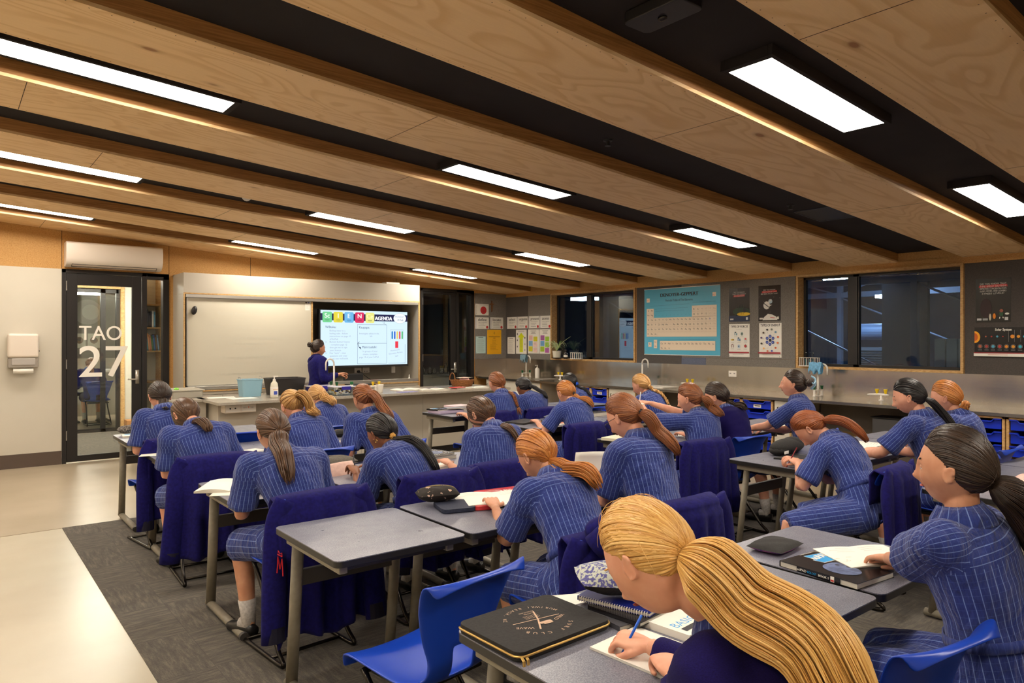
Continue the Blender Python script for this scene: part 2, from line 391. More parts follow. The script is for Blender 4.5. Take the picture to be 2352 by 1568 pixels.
def handle(parent, x, y, z, s=-1):
    h = MB(); h.box(x-.022, x+.022, y-.012, y, z-.09, z+.09, M_alu); h.tube(spline([(x, y-.01, z-.03), (x, y-.05, z-.03), (x+s*.03, y-.06, z-.03), (x+s*.12, y-.06, z-.028)], 8), [.009]*8, M_alu, 8); h.build('door_handle', parent, smooth=True)
def door(n, x0, x1, z1, lx0, lx1, sx0, sx1, gz0, gz1, sz1, hx, hinges):
    f = MB(); y0, y1 = YB-.015, YB+.12; k = M_frame
    f.box(x0, x0+.045, y0, y1, 0, z1, k); f.box(x1-.075, x1, y0, y1, 0, z1, k); f.box(x0, x1, y0, y1, z1-.045, z1, k); f.box(lx1+.0, sx0, y0, y1, 0, z1, k); f.box(sx0, sx1, y0, y1, 0, .13, k); f.box(sx0, x1, y0, y1, sz1, z1, k)
    o = f.build('door_%d' % n, bevel=.003); o['kind'] = 'structure'
    g = MB(); g.box(sx0, sx1, YB+.05, YB+.056, .13, sz1, M_clear); g.build('side_pane', o)
    l = MB(); a, b = x0+.049, lx1-.006; y0 = YB+.0; y1 = YB+.05
    gx0, gx1 = lx0, lx1-.115
    l.box(a, gx0, y0, y1, .02, z1-.05, k); l.box(gx1, b, y0, y1, .02, z1-.05, k); l.box(gx0, gx1, y0, y1, .02, gz0, k); l.box(gx0, gx1, y0, y1, gz1, z1-.05, k)
    lf = l.build('door_leaf', o, bevel=.002)
    g = MB(); g.box(gx0, gx1, YB+.02, YB+.026, gz0, gz1, M_clear); g.build('pane', lf)
    handle(lf, hx, y0, 1.06)
    for z in hinges:
        h = MB(); h.cyl((a-.002, y0-.006, z-.06), (a-.002, y0-.006, z+.06), .009, M_alu, n=10); h.build('hinge', lf)
    return o, lf
d1, lf1 = door(1, 1.132, 2.361, 2.427, 1.30, 2.03, 2.09, 2.275, .09, 2.235, 2.35, 1.975, (.35, 1.24, 2.22))
s = Sheet((1.32, YB+.012, 1.0), (1, 0, 0), (0, 0, 1)); wt = col((244, 240, 230), .5)
s.text('TAO', .0, .545, .185, wt, w=.475, bold=.0015); s.text('27', .0, .075, .41, wt, w=.55, bold=.004)
s.build('door_lettering', lf1, label='large white TAO 27 room lettering')
d2, lf2 = door(2, 6.294, 7.409, 2.42, 6.36, 7.03, 7.085, 7.31, .4, 2.33, 2.35, 7.005, (.35, 1.24, 2.2))
# ---------------------------------------------------------------- ceiling lights and fittings
def tilt(o, x, dz): o.rotation_euler = (0, math.atan(.0728), 0)
lp = None
LROW = ['over the front of the class', 'over the middle desks', 'over the back rows', 'beside the front wall']
names = {(0, 0): 'long lit ceiling panel at far upper left edge', }
for j, y in enumerate((-.61, 1.885, 4.38, 6.875, 9.40)):
    for i, x in enumerate((-1.94, .77, 3.48, 6.19)):
        if j == 0 and i == 0: pass
        o = thing('ceiling_light', '', 'ceiling light', (x, y, zc(x, .1)), group='recessed ceiling light panels'); o.rotation_euler = (0, math.atan(.0728), 0)
        f = MB()
        for a in ((-.595, .595, -.137, -.113), (-.595, .595, .113, .137), (-.595, -.561, -.113, .113), (.561, .595, -.113, .113)): f.box(*a, -.052, 0, M_black)
        f.build('light_frame', o, bevel=.002)
        g = MB(); g.box(-.56, .56, -.112, .112, -.050, -.001, M_glow); g.build('diffuser', o)
        near = {1: 'nearest row', 2: 'second row', 3: 'third row', 4: 'farthest row by the whiteboard', 0: 'row behind viewer'}[j]
        side = {0: 'far left end', 1: 'left', 2: 'middle', 3: 'nearest the window wall'}[i]
        o['label'] = 'bright white ceiling light panel, %s, %s' % (near, side)
o = thing('smoke_detector', 'black rounded emergency fitting with small sensor in dark ceiling beside large lit panel', 'ceiling fitting', (2.3, 1.89, zc(2.3, .1)))
m = MB(); m.prism(rounded(.16, .30, .03, 4, -.08, -.15), -.045, 0, mat('black_fitting', (30, 28, 29), .5)); m.build('housing', o, bevel=.006, seg=3)
m = MB(); m.ell((0, 0, -.048), (.016, .022, .012), M_chrome); m.build('sensor', o, smooth=True)
for x, y, l in ((3.35, 3.2, 'dark sprinkler head hanging from black ceiling strip near the middle'), (5.55, 3.2, 'small dark sprinkler head beside the square black ceiling hatch')):
    o = thing('sprinkler', l, 'sprinkler', (x, y, zc(x, .1))); m = MB(); m.lathe([(.032, 0), (.03, -.008), (.012, -.012), (.01, -.035), (.02, -.037), (.02, -.04)], (0, 0, 0), M_dark); m.build('sprinkler_head', o, smooth=False)
o = thing('ceiling_hatch', 'square black access hatch with thin pale rim in ceiling near windows', 'hatch', (6.0, 3.1, zc(6.0, .099))); o.rotation_euler = (0, math.atan(.0728), 0)
m = MB()
for a in ((-.23, .23, -.2, -.19), (-.23, .23, .19, .2), (-.23, -.22, -.2, .2), (.22, .23, -.2, .2)): m.box(*a, -.008, 0, col((70, 72, 80), .4))
m.build('rim', o); m = MB(); m.box(-.22, .22, -.19, .19, -.005, 0, M_dark); m.build('hatch_panel', o)
o = thing('motion_sensor', 'small white domed motion sensor hanging in the ceiling recess', 'sensor', (2.25, 6.88, zc(2.25, .1))); m = MB(); m.lathe([(.055, 0), (.055, -.008), (.042, -.012), (.038, -.03), (.02, -.045), (.004, -.05)], (0, 0, 0), M_plastic); m.build('dome', o, smooth=True)
# ---------------------------------------------------------------- back wall objects
o = thing('air_conditioner', 'white wall-mounted air conditioner above the black glazed door', 'air conditioner', (1.70, YB, 2.45))
m = MB(); P = [(0, 0), (-.10, .0), (-.17, .04), (-.205, .10), (-.215, .2), (-.205, .29), (-.18, .305), (0, .305)]
n = len(P); v = [(x, y, z) for x in (-.545, .545) for y, z in P]
m.add(v, [tuple(range(n)), tuple(range(n, 2*n))[::-1]]+[(i, n+i, n+(i+1) % n, (i+1) % n) for i in range(n)], M_plastic2); m.build('casing', o, bevel=.012, seg=3)
m = MB(); R = np.array([[1, 0, 0], [0, .82, -.57], [0, .57, .82]])
for a in ((-.48, .48, -.002, .002), (-.48, .48, .05, .054), (-.48, -.476, 0, .054), (.476, .48, 0, .054)): m.box(a[0], a[1], -.004, .004, a[2], a[3], M_dark, R.T@np.eye(3) if 0 else np.array([[1, 0, 0], [0, .5, -.86], [0, .86, .5]]), (0, -.112, .006))
m.build('air_outlet', o)
o = thing('towel_dispenser', 'white paper towel dispenser on the cream wall left of the door', 'paper towel dispenser', (.73, YB-.004, 1.33))
m = MB(); m.box(-.155, .155, -.14, 0, .0, .29, M_plastic2); m.build('cover', o, bevel=.03, seg=4)
m = MB(); m.box(-.15, .15, -.12, 0, -.12, .0, M_grey); m.box(-.12, .12, -.128, -.1, -.09, .0, col((176, 170, 164), .2)); m.build('towel_chute', o, bevel=.012)
m = MB(); m.box(.157, .165, -.07, -.05, .07, .09, M_dark); m.build('lock', o)
m = MB(); m.grid([[(x, -.09-.03*math.sin(t*3), -.12-.07*t) for x in (-.1, .1)] for t in np.linspace(0, 1, 6)], M_paper); m.build('paper_towel', o, smooth=True, solid=.002)
# whiteboard joinery unit
YF = 9.83
o = thing('whiteboard_cabinet', 'long cream wall cabinet framing the whiteboard and the television screen', 'cabinet', (0, 0, 0))
m = MB(); m.box(2.413, 5.953, YF+.02, YB-.001, 2.142, 2.419, M_lam); m.box(2.413, 2.431, YF+.02, YB-.001, .87, 2.142, M_lam); m.box(5.935, 5.953, YF+.02, YB-.001, .87, 2.142, M_lam)
m.box(2.431, 5.935, YB-.02, YB-.001, .87, 2.142, col((120, 112, 98), .4)); m.box(2.413, 5.953, YF+.02, YB-.001, .82, .87, M_lam); m.build('cabinet_body', o, bevel=.0015)
m = MB(); m.box(2.413, 5.953, YF, YF+.02, 2.16, 2.419, M_lam); m.build('fascia', o, bevel=.0015)
m = MB(); e = M_reveal; m.box(2.413, 5.953, YF, YF+.019, 2.142, 2.16, e); m.box(2.413, 2.431, YF, YF+.019, .87, 2.142, e); m.box(5.935, 5.953, YF, YF+.019, .82, 2.142, e); m.box(2.413, 5.953, YF, YF+.019, .862, .88, e); m.build('plywood_edging', o, bevel=.001)
m = MB(); m.box(2.44, 5.93, YF+.002, YF+.10, 2.1, 2.14, M_alu); m.box(2.44, 5.93, YF+.002, YF+.06, .885, .93, M_alu); m.build('sliding_track', o, bevel=.002)
m = MB(); m.box(2.413, 5.953, YF+.0, YB-.001, 0.09, .815, M_lam); m.build('base_cupboards', o)
for x in (2.9, 3.45, 4.0, 4.6, 5.2): m = MB(); m.box(x-.002, x+.002, YF-.002, YF+.0, .1, .81, M_dark); m.build('cupboard_joint', o)
m = MB(); m.box(2.62, 2.86, YF-.012, YF, .775, .787, M_alu); m.build('drawer_handle', o)
o = thing('whiteboard', 'large whiteboard with faint erased handwriting', 'whiteboard', (0, 0, 0))
m = MB(); m.box(2.47, 4.15, YF+.035, YF+.05, .94, 2.095, M_whiteboard); m.build('writing_surface', o, bevel=.001)
m = MB(); a = M_alu
m.box(2.455, 2.47, YF+.03, YF+.055, .93, 2.1, a); m.box(2.455, 4.17, YF+.03, YF+.055, .925, .945, a); m.box(2.455, 4.17, YF+.03, YF+.055, 2.092, 2.1, a); m.box(4.15, 4.172, YF+.025, YF+.055, .93, 2.1, M_reveal); m.build('frame', o)
s = Sheet((2.5, YF+.0345, .95), (1, 0, 0), (0, 0, 1), .0001); g = col((200, 196, 180), .4)
for t, x, y, h in (('Bunsen Burner Licence', .35, .93, .05), ('Write your method - figures', .28, .75, .04), ('1. Complete the safe experiment and', .38, .60, .045), ('label the diagram on page 10', .48, .53, .035), ('copy into your own book', .5, .47, .035), ('2. Answer page 12 in your SciPad', .38, .34, .04), ('notebook', .5, .26, .035), ('3. Display work in lines to your teacher', .38, .12, .045)): s.text(t, x, y, h, g, ang=.0)
s.build('faint_writing', o)
m = MB(); m.ell((2.545, YF+.01, 1.93), (.035, .03, .06), M_dark, R=np.array([[.97, 0, .24], [0, 1, 0], [-.24, 0, .97]])); w = m.build('whiteboard_eraser', smooth=True); tag(w, 'black oval eraser stuck to the whiteboard upper left corner', 'eraser')
s = Sheet((4.06, YF+.033, 1.97), (1, 0, 0), (0, 0, 1), .0002); s.rect(0, 0, .07, .12, M_paper); s.rect(0, .1, .03, .02, M_dark); s.rect(.035, .1, .03, .02, col((60, 80, 150), .5)); s.lines(.01, .09, .05, 5, .015, M_grink, .002); w = s.build('notice'); tag(w, 'tiny paper notice at top right corner of whiteboard', 'notice')
# television
o = thing('television', 'wall television showing the SCIENCE AGENDA lesson slide', 'television', (0, 0, 0))
m = MB(); m.box(4.316, 5.838, 9.985, 10.04, 1.123, 2.003, M_dark); m.build('bezel', o, bevel=.006); m = MB(); m.box(4.7, 5.5, 10.04, YB-.02, 1.4, 1.8, M_dark); m.build('wall_bracket', o)
def scr(c, k=1.0):
    n = 'screen_%d_%d_%d' % c
    return mat(n, (8, 8, 8), .25, emit=c, es=.9*k)
s = Sheet((4.345, 9.984, 1.155), (1, 0, 0), (0, 0, 1), .0003); w, h = 1.47, .835
s.rect(0, 0, w, h, scr((208, 232, 250))); s.rect(0, h-.155, w, .105, scr((28, 32, 74)))
for i, (c, t) in enumerate((((112, 204, 140), 'Sc'), ((222, 206, 60), 'I'), ((104, 176, 226), 'E'), ((214, 40, 92), 'N'), ((228, 224, 130), 'Ce'))):
    x = .03+i*.175; s.rrect(x, h-.185, .15, .16, .02, scr(c)); s.text(t, x+.075, h-.115, .07, scr((236, 244, 236)) if i < 4 else scr((244, 242, 180)), align='c', bold=.002); s.rect(x+.04, h-.15, .07, .006, scr((40, 60, 60))); s.rect(x+.05, h-.165, .05, .003, scr((90, 110, 100)))
s.text('AGENDA', .89, h-.14, .06, scr((250, 250, 255)), w=.3, bold=.004); s.disc(1.33, h-.105, .115, scr((150, 160, 170)), .082); s.disc(1.33, h-.105, .112, scr((236, 244, 252)), .079)
s.text('MONDAY', 1.33, h-.095, .03, scr((150, 156, 176)), w=.16, align='c'); s.text('19 Feb', 1.34, h-.145, .03, scr((80, 84, 110)), align='c')
b = scr((40, 44, 70)); g = scr((150, 160, 176)); l = scr((96, 106, 120))
s.text('Wātaka:', .07, h-.27, .036, b); s.text('Kaupapa:', .62, h-.27, .036, b); s.text('Mahi tuatahi:', .67, .26, .036, b)
for i, t in enumerate(('Boiling water in a', 'boiling tube - follow', 'instructions on page 10', 'of SciPad.', 'Bunsen burner licence', '- complete page 12', 'then get me to sign', 'your licence.', 'Fire "tests" - view', 'questions and copy', 'notes into red book.')): s.text(t, .14, h-.32-i*.042, .026, g)
s.text('2.', .07, h-.488, .026, g); s.text('3.', .07, h-.656, .026, g)
for t, x, y in (('Investigate safety in the', .62, h-.36), ('lab.', .8, h-.40), ('In groups of your', .68, .2), ('choice, complete', .68, .155), ('page 13 of your SciPad.', .62, .11), ): s.text(t, x, y, .026, g)
for p in ([(.59, .02), (.59, h-.21), (1.09, h-.21), (1.09, .02), (.59, .02)], [(.59, .335), (1.09, .335)], [(1.12, .02), (1.42, .02), (1.42, .32)]): s.line(p, .004, l)
s.line([(.62, .36), (.595, .34), (.6, .30), (.625, .27)], .007, b); s.poly([(.61, .275), (.64, .28), (.65, .24)], b)
for i, c in enumerate(((30, 120, 190), (40, 90, 200), (226, 196, 90), (214, 50, 80), (80, 180, 110))): s.rrect(1.175+i*.045, .4, .026, .125, .012, scr(c))
s.line([(1.15, .545), (1.39, .545)], .004, g); s.line([(1.155, .39), (1.155, .54)], .003, g); s.line([(1.385, .39), (1.385, .54)], .003, g)
s.rect(1.24, .26, .055, .105, scr((226, 54, 70))); s.text('Homework:', 1.16, .205, .025, g, ang=.12); s.text('Education Perfect', 1.13, .155, .025, g, ang=.12); s.text('task', 1.24, .12, .025, g, ang=.12)
for p in ([(1.02, .66), (1.04, .73), (1.08, .76), (1.13, .75)], [(1.02, .66), (1.08, .62)], [(1.04, .64), (1.05, .69), (1.1, .72)]): s.line(p, .003, l)
s.build('screen', o, label='lit lesson slide in pale blue')
o = thing('wall_socket', 'white power and data sockets below the television', 'socket', (5.2, YB-.021, 1.06)); m = MB(); m.box(-.13, -.01, -.012, 0, -.04, .04, M_plastic); m.box(.01, .13, -.012, 0, -.04, .04, M_plastic); m.build('faceplate', o, bevel=.003)
m = MB(); [m.cyl((.04+i*.03, -.014, -.02), (.04+i*.03, -.011, -.02), .008, M_dark, n=10) for i in range(3)]; m.build('data_ports', o)
m = MB(); m.cyl((-.07, -.05, -.02), (-.07, -.012, -.02), .022, M_dark, n=12); m.tube(spline([(-.07, -.05, -.02), (-.02, -.06, -.05), (.04, -.1, -.11), (.1, -.2, -.17)], 10), [.005]*10, M_dark, 6); w = m.build('power_plug', smooth=False); w.location = (5.2, YB-.021, 1.06); tag(w, 'black plug and cable hanging in socket under the television', 'plug')
m = MB(); m.box(5.73, 5.80, YB-.03, YB-.021, 1.0, 1.14, M_plastic); w = m.build('light_switch', bevel=.003); tag(w, 'white switch plate below television right corner', 'switch')
o = thing('glue_bottle', 'small white glue bottle on ledge at right of television recess', 'bottle', (5.83, 9.95, .87)); m = MB(); m.lathe([(.02, 0), (.02, .06), (.008, .075), (.006, .1), (.002, .12)], (0, 0, 0), M_plastic, 12); m.build('bottle', o, smooth=True); m = MB(); m.lathe([(.0205, .02), (.0205, .045)], (0, 0, 0), M_dark, 12); m.build('bottle_label', o)
o = thing('pencil_case', 'dark red zipped case on ledge below television', 'case', (5.18, 9.93, .93)); m = MB(); m.box(-.11, .11, -.03, .03, -.06+.0, 0, col((110, 22, 34), .5)); m.build('case_body', o, bevel=.02, seg=3); m = MB(); m.ell((.08, -.032, -.03), (.018, .004, .018), M_chrome); m.build('badge', o)
m = MB(); m.box(4.66, 5.05, 9.6, 9.87, 0.87, .885, M_dark); m.box(4.66, 4.98, 9.87, 9.88, .885, 1.03, M_dark, ); w = m.build('laptop', bevel=.004); tag(w, 'open black laptop on bench beneath the television', 'laptop')
# cabinet top plate (router)
m = MB(); m.box(5.42, 5.66, 9.95, 10.1, 2.42, 2.455, M_plastic); w = m.build('wifi_router', bevel=.008); tag(w, 'flat white box sitting on top of the whiteboard cabinet', 'router')
# ---------------------------------------------------------------- benches
def bench_top(name, poly, z, th, m_, lab):
    mb = MB(); mb.prism(poly, z-th, z, m_); o = mb.build(name, bevel=.004); return tag(o, lab, 'worktop')
M_top = noisy('grey_bench_laminate', (172, 164, 150), (158, 150, 138), 60, .22, spec=.5)
bench_top('teacher_worktop', [(2.28, 7.88), (6.27, 7.88), (6.27, 8.8), (2.28, 8.8)], .87, .03, M_top, 'long pale grey worktop of teacher bench in front of the whiteboard')
o = thing('teacher_bench', 'long cream panelled bench under the pale worktop facing the class', 'bench', (0, 0, 0))
m = MB(); m.box(2.36, 6.2, 8.17, 8.72, .1, .838, M_lam); m.build('front_panel', o, bevel=.003)
m = MB(); m.box(2.42, 6.12, 8.24, 8.66, .0, .1, M_dark); m.build('toe_kick', o)
for x in (3.2, 4.1, 5.0, 5.9): m = MB(); m.box(x-.0015, x+.0015, 8.168, 8.17, .1, .838, M_grey); m.build('panel_joint', o)
o = thing('bench_socket', 'white power outlet box under the left end of teacher bench worktop', 'socket', (2.56, 8.02, .79)); m = MB(); m.box(-.17, .17, 0, .15, -.05, .045, M_plastic2); m.build('outlet_box', o, bevel=.004)
m = MB(); [m.box(x0, x1, -.004, 0, -.038, .035, M_plastic) for x0, x1 in ((-.16, -.01), (.01, .16))]; [m.cyl((x, -.008, 0), (x, -.004, 0), .009, M_dark, n=10) for x in (-.115, -.06)]; m.build('faceplate', o)
m = MB()
for x in (.045, .12):
    for a in (-.5, .5): m.box(x+a*.02-.002, x+a*.02+.002, -.0055, -.004, -.005, .01, M_dark)
m.box(.08, .088, -.006, -.004, .0, .014, col((240, 120, 90), .4)); m.build('outlet_slots', o)
o = thing('storage_cabinet', 'cream low cabinet at left end of teacher bench', 'cabinet', (0, 0, 0)); m = MB(); m.box(1.98, 2.325, 8.5, 9.6, .09, .84, M_lam); m.build('carcass', o, bevel=.003); m = MB(); m.box(1.95, 2.34, 8.46, 9.62, .842, .87, M_top); m.build('cabinet_top', o, bevel=.003); m = MB(); m.box(2.0, 2.32, 8.53, 9.58, 0, .09, M_dark); m.build('plinth', o)
o = thing('storage_tray', 'shallow grey plastic tray on cabinet top by the door', 'tray', (2.2, 9.0, .87))
m = MB(); v = rounded(.34, .46, .03, 4, -.17, -.23); m.prism(v, 0, .09, mat('grey_tray', (168, 162, 148), .4)); w = m.build('tray_body', o, bevel=.004); m = MB(); m.box(-.185, .185, -.245, .245, .082, .094, MATS['grey_tray']); m.build('rim', o, bevel=.004); m = MB(); m.ell((-.1, -.12, .1), (.03, .02, .02), col((120, 200, 50), .4)); m.build('green_scourer', o)
# window-side counter
CF = 7.38; ZT = .89
m = MB(); m.prism([(CF, YR), (XW, YR), (XW, YB), (7.46, YB), (7.46, 10.36), (CF, 9.9)], ZT-.032, ZT, mat('bench_steel_top', (150, 144, 134), .22, .9)); w = m.build('window_worktop', bevel=.005); tag(w, 'stainless steel worktop running along the window wall', 'worktop')
m = MB(); m.box(XW-.014, XW-.001, YR, YB-.002, ZT, 1.2, M_steel); S('trim_34', m); m = MB(); m.box(7.425, XW-.015, YB-.013, YB-.001, ZT, 1.2, M_steel); S('trim_35', m)
def tray_unit(y0, y1, lab, n=6, tag1=0):
    o = thing('tray_unit', lab, 'storage unit', (0, 0, 0)); zt = ZT-.034; nc = 1
    m = MB(); x0, x1 = CF+.03, XW-.03; t = .022
    for y in (y0, y1-t): m.box(x0, x1, y, y+t, .08, zt, M_reveal)
    m.box(x0, x1, y0, y1, zt-.02, zt, M_reveal); m.box(x0, x1, y0, y1, .08, .1, M_reveal); m.box(x1-.01, x1, y0, y1, .08, zt, M_dark); m.build('carcass', o, bevel=.001)
    m = MB(); m.box(x0+.03, x1, y0, y1, 0, .08, M_dark); m.build('plinth', o)
    for k in range(n):
        z = zt-.115-k*.118; a, b = y0+t+.008, y1-t-.008
        if z < .1: break
        mid = (a+b)/2; hw = (b-a)*.26; top = z+.085; drop = .024
        pr = [(a, z), (b, z), (b, top), (mid+hw+.02, top), (mid+hw, top-drop), (mid-hw, top-drop), (mid-hw-.02, top), (a, top)]
        w = MB(); R = np.array([[0, 0, 1.], [1, 0, 0], [0, 1, 0]]); w.prism(pr, x0+.012, x0+.02, M_tray, R=R)
        rim = [(a-.004, top), (mid-hw-.02, top), (mid-hw, top-drop), (mid+hw, top-drop), (mid+hw+.02, top), (b+.004, top)]
        for (p0, q0), (p1, q1) in zip(rim, rim[1:]): w.add([(x, p, q) for x in (x0-.012, x0+.02) for p, q in ((p0, q0), (p1, q1), (p1, q1+.012), (p0, q0+.012))], [(0, 1, 2, 3), (7, 6, 5, 4), (0, 4, 5, 1), (1, 5, 6, 2), (2, 6, 7, 3), (3, 7, 4, 0)], M_tray)
        w.box(x0+.02, x1-.08, a+.01, b-.01, z, z+.005, M_tray); w.box(x0+.02, x1-.08, a, a+.006, z, top, M_tray); w.box(x0+.02, x1-.08, b-.006, b, z, top, M_tray)
        t_ = w.build('tray', o, bevel=.002)
        if k == 0 and tag1:
            s = Sheet((x0+.0115, mid+.05, z+.012), (0, -1, 0), (0, 0, 1), .0005); s.rect(0, 0, .1, .038, M_paper); s.rect(.015, .016, .07, .008, M_ink); s.build('tray_label', t_)
tray_unit(7.08, 7.43, 'unit of stacked blue trays under the counter near the far window', tag1=1)
tray_unit(4.49, 4.90, 'unit of stacked blue trays behind the student in navy jumper', tag1=1); tray_unit(4.9, 5.24, 'blue tray unit partly hidden by the student in navy jumper')
tray_unit(2.21, 2.58, 'blue tray unit behind the blurred ginger-haired student'); tray_unit(1.83, 2.2, 'blue tray unit at the right edge of the room', tag1=1)
tray_unit(7.43, 7.78, 'blue tray unit at the far side of its labelled neighbour near the far window')
def cupboard(y0, y1, lab, n=2):
    o = thing('base_cupboard', lab, 'cupboard', (0, 0, 0)); m = MB(); m.box(CF+.05, XW-.03, y0, y1, .09, ZT-.034, M_lam); m.box(CF+.08, XW-.03, y0, y1, 0, .09, M_dark); m.box(CF+.032, CF+.05, y0, y0+.012, .09, ZT-.034, M_reveal); m.build('carcass', o)
    d = (y1-y0)/n
    for k in range(n):
        m = MB(); m.box(CF+.03, CF+.048, y0+k*d+.014, y0+(k+1)*d-.003, .1, ZT-.04, M_cream); w = m.build('cupboard_door', o, bevel=.002)
        m = MB(); y = y0+(k+1)*d-.05; m.tube([(CF+.03, y, .78), (CF+.01, y, .78), (CF+.01, y, .66), (CF+.03, y, .66)], [.005]*4, M_chrome, 6); m.build('door_handle', w)
cupboard(8.55, 10.0, 'pair of white cupboards under the counter in the far corner', 3); cupboard(6.56, 7.06, 'white cupboard under the counter beside the far tray unit', 1); cupboard(4.27, 4.47, 'narrow white cupboard under the counter right of blue trays', 1)
for i, (y0, y1, l) in enumerate(((5.26, 6.54, 'brown-grey knee space panel under the middle of the window counter'), (2.6, 4.25, 'knee space panel under the window counter right of the seated side-on student'), (7.8, 8.53, 'knee space panel under the far end of the window counter'))):
    m = MB(); m.box(XW-.12, XW-.1, y0, y1, 0, ZT-.034, noisy('grey_brown_panel', (120, 112, 100), (112, 104, 92), 2, .5)); w = m.build('knee_panel'); tag(w, l, 'panel')
m = MB(); m.box(CF+.3, XW-.121, 2.75, 4.2, .48, .5, M_reveal); m.box(CF+.32, XW-.13, 2.75, 2.77, 0, .48, M_reveal); m.box(CF+.32, XW-.13, 4.18, 4.2, 0, .48, M_reveal); w = m.build('low_shelf', bevel=.002); tag(w, 'low plywood shelf in the knee space under the window counter', 'shelf')
o = thing('storage_crate', 'dark grey crate on low shelf under counter', 'crate', (7.8, 3.3, .5)); m = MB(); m.box(-.12, .12, -.2, .2, 0, .22, col((96, 96, 98), .4)); m.build('crate', o, bevel=.015); m = MB(); m.box(-.13, .13, -.21, .21, .22, .235, M_dark); m.build('lid', o, bevel=.005)
# laboratory taps
def gooseneck(name, loc, rz, lab, cloth=False, cols=(16, 84, 50), arms=True):
    o = thing(name, lab, 'tap', loc, rz); w = M_plastic; g = col(cols, .4)
    m = MB(); m.cyl((0, 0, 0), (0, 0, .012), .03, w); m.cyl((0, 0, .012), (0, 0, .30), .011, w, n=12)
    P = [(0, 0, .30)]+[(-.055+.055*math.cos(a), 0, .32+.055*math.sin(a)) for a in np.linspace(0, PI, 10)]+[(-.11, 0, .25)]; m.tube(P, [.0105]*(len(P)-1)+[.007], w, 10); m.cyl((0, -.085, .075), (0, .085, .075), .009, w, n=10); m.build('spout', o, smooth=True)
    for s in (-1, 1):
        m = MB(); m.lathe([(.02, 0), (.018, .01), (.014, .02), (.014, .075), (.017, .08)], (0, s*.085, 0), w, 14); t_ = m.build('valve', o, smooth=True); m = MB(); m.lathe([(.012, .08), (.013, .09), (.02, .12), (.019, .123)], (0, s*.085, 0), g, 8); m.build('valve_knob', t_)
    return o
def gas(loc, rz, lab, c=(232, 196, 20)):
    o = thing('gas_tap', lab, 'gas tap', loc, rz); w = M_plastic; m = MB(); m.lathe([(.028, 0), (.026, .008), (.011, .012), (.011, .06)], (0, 0, 0), w, 14); m.build('pedestal', o, smooth=True)
    m = MB(); m.tube([(0, -.075, .062), (0, -.04, .065), (0, .04, .065), (0, .13, .06), (-.0, .15, .058)], [.008, .013, .013, .009, .005], w, 10); m.build('outlet_arm', o, smooth=True)
    for s in (-.045, .045): m = MB(); m.lathe([(.01, .07), (.011, .08), (.021, .118), (.02, .124)], (0, s, 0), col(c, .4), 8); m.build('tap_knob', o)
gooseneck('laboratory_tap', (7.92, 9.52, ZT), PI/2, 'white gooseneck tap with green knobs and blue cloth in the far corner')
gooseneck('laboratory_tap', (7.92, 6.88, ZT), PI/2, 'white gooseneck tap behind the student with the blonde plait')
gooseneck('laboratory_tap', (7.92, 4.22, ZT), PI/2, 'white gooseneck tap with green knobs behind the student wearing a claw clip')
def cloth(loc, lab, c):
    m = MB(); G = []
    for i, a in enumerate(np.linspace(-1.25, 1.25, 15)):
        row = []
        for j in range(13):
            y = (j/12-.5)*.15; t = abs(a); z = .0 if t < .2 else -(t-.2)*.11*(1+.25*math.sin(j*1.1)); x = math.copysign(min(t, .25)*.1+.012*math.sin(j*1.3+i)*max(0, t-.2), a); row.append((x, y+.008*math.sin(i), z+.004*math.sin(j)))
        G.append(row)
    m.grid(G, noisy('cloth_%d' % c[0], c, tuple(int(x*.85) for x in c), 40, .9, bump=.2)); o = m.build('cleaning_cloth', smooth=True, solid=.003); o.location = loc; tag(o, lab, 'cloth')
cloth((7.865, 9.52, ZT+.395), 'grey-blue cloth draped over the tap in the far corner', (128, 160, 176)); cloth((7.865, 4.22, ZT+.395), 'bright light blue cloth draped over the tap near the big window', (120, 180, 220))
gas((7.9, 8.62, ZT), 0, 'yellow-knobbed gas tap near the potted plant'); gas((7.9, 6.02, ZT), 0, 'yellow-knobbed gas tap in the middle of window counter'); gas((7.9, 3.5, ZT), 0, 'yellow-knobbed gas tap below the large window, nearest the viewer')
m = MB(); m.box(7.62, 7.98, 8.72, 9.0, ZT, ZT+.008, M_grey); w = m.build('heat_mat', bevel=.003); tag(w, 'thin pale heat mat on counter beside far gas tap', 'mat')
m = MB(); m.prism(rounded(.34, .4, .02, 4, 7.55, 6.2), ZT, ZT+.012, M_plastic); w = m.build('heat_mat', bevel=.003); tag(w, 'white tray mat on counter beside middle gas tap', 'mat')
o = thing('soap_dispenser', 'tall white pump bottle on the counter in the far corner', 'bottle', (7.9, 9.2, ZT)); m = MB(); m.lathe([(.036, 0), (.038, .01), (.038, .15), (.03, .168), (.014, .175)], (0, 0, 0), M_plastic, 18); w = m.build('bottle', o, smooth=True); m = MB(); m.lathe([(.014, .175), (.014, .19), (.006, .195), (.006, .215)], (0, 0, 0), M_plastic, 12); m.box(-.04, .012, -.008, .008, .212, .224, M_plastic); m.build('pump', o)
o = thing('wall_socket', 'white power socket on the steel splashback under the lower posters', 'socket', (XW-.015, 5.51, 1.095)); m = MB(); m.box(-.01, 0, -.06, .06, -.04, .04, M_plastic); m.build('faceplate', o, bevel=.003); m = MB(); [m.box(-.0115, -.01, y-.012, y+.012, .0, .012, M_grink) for y in (-.03, .03)]; m.build('switches', o)
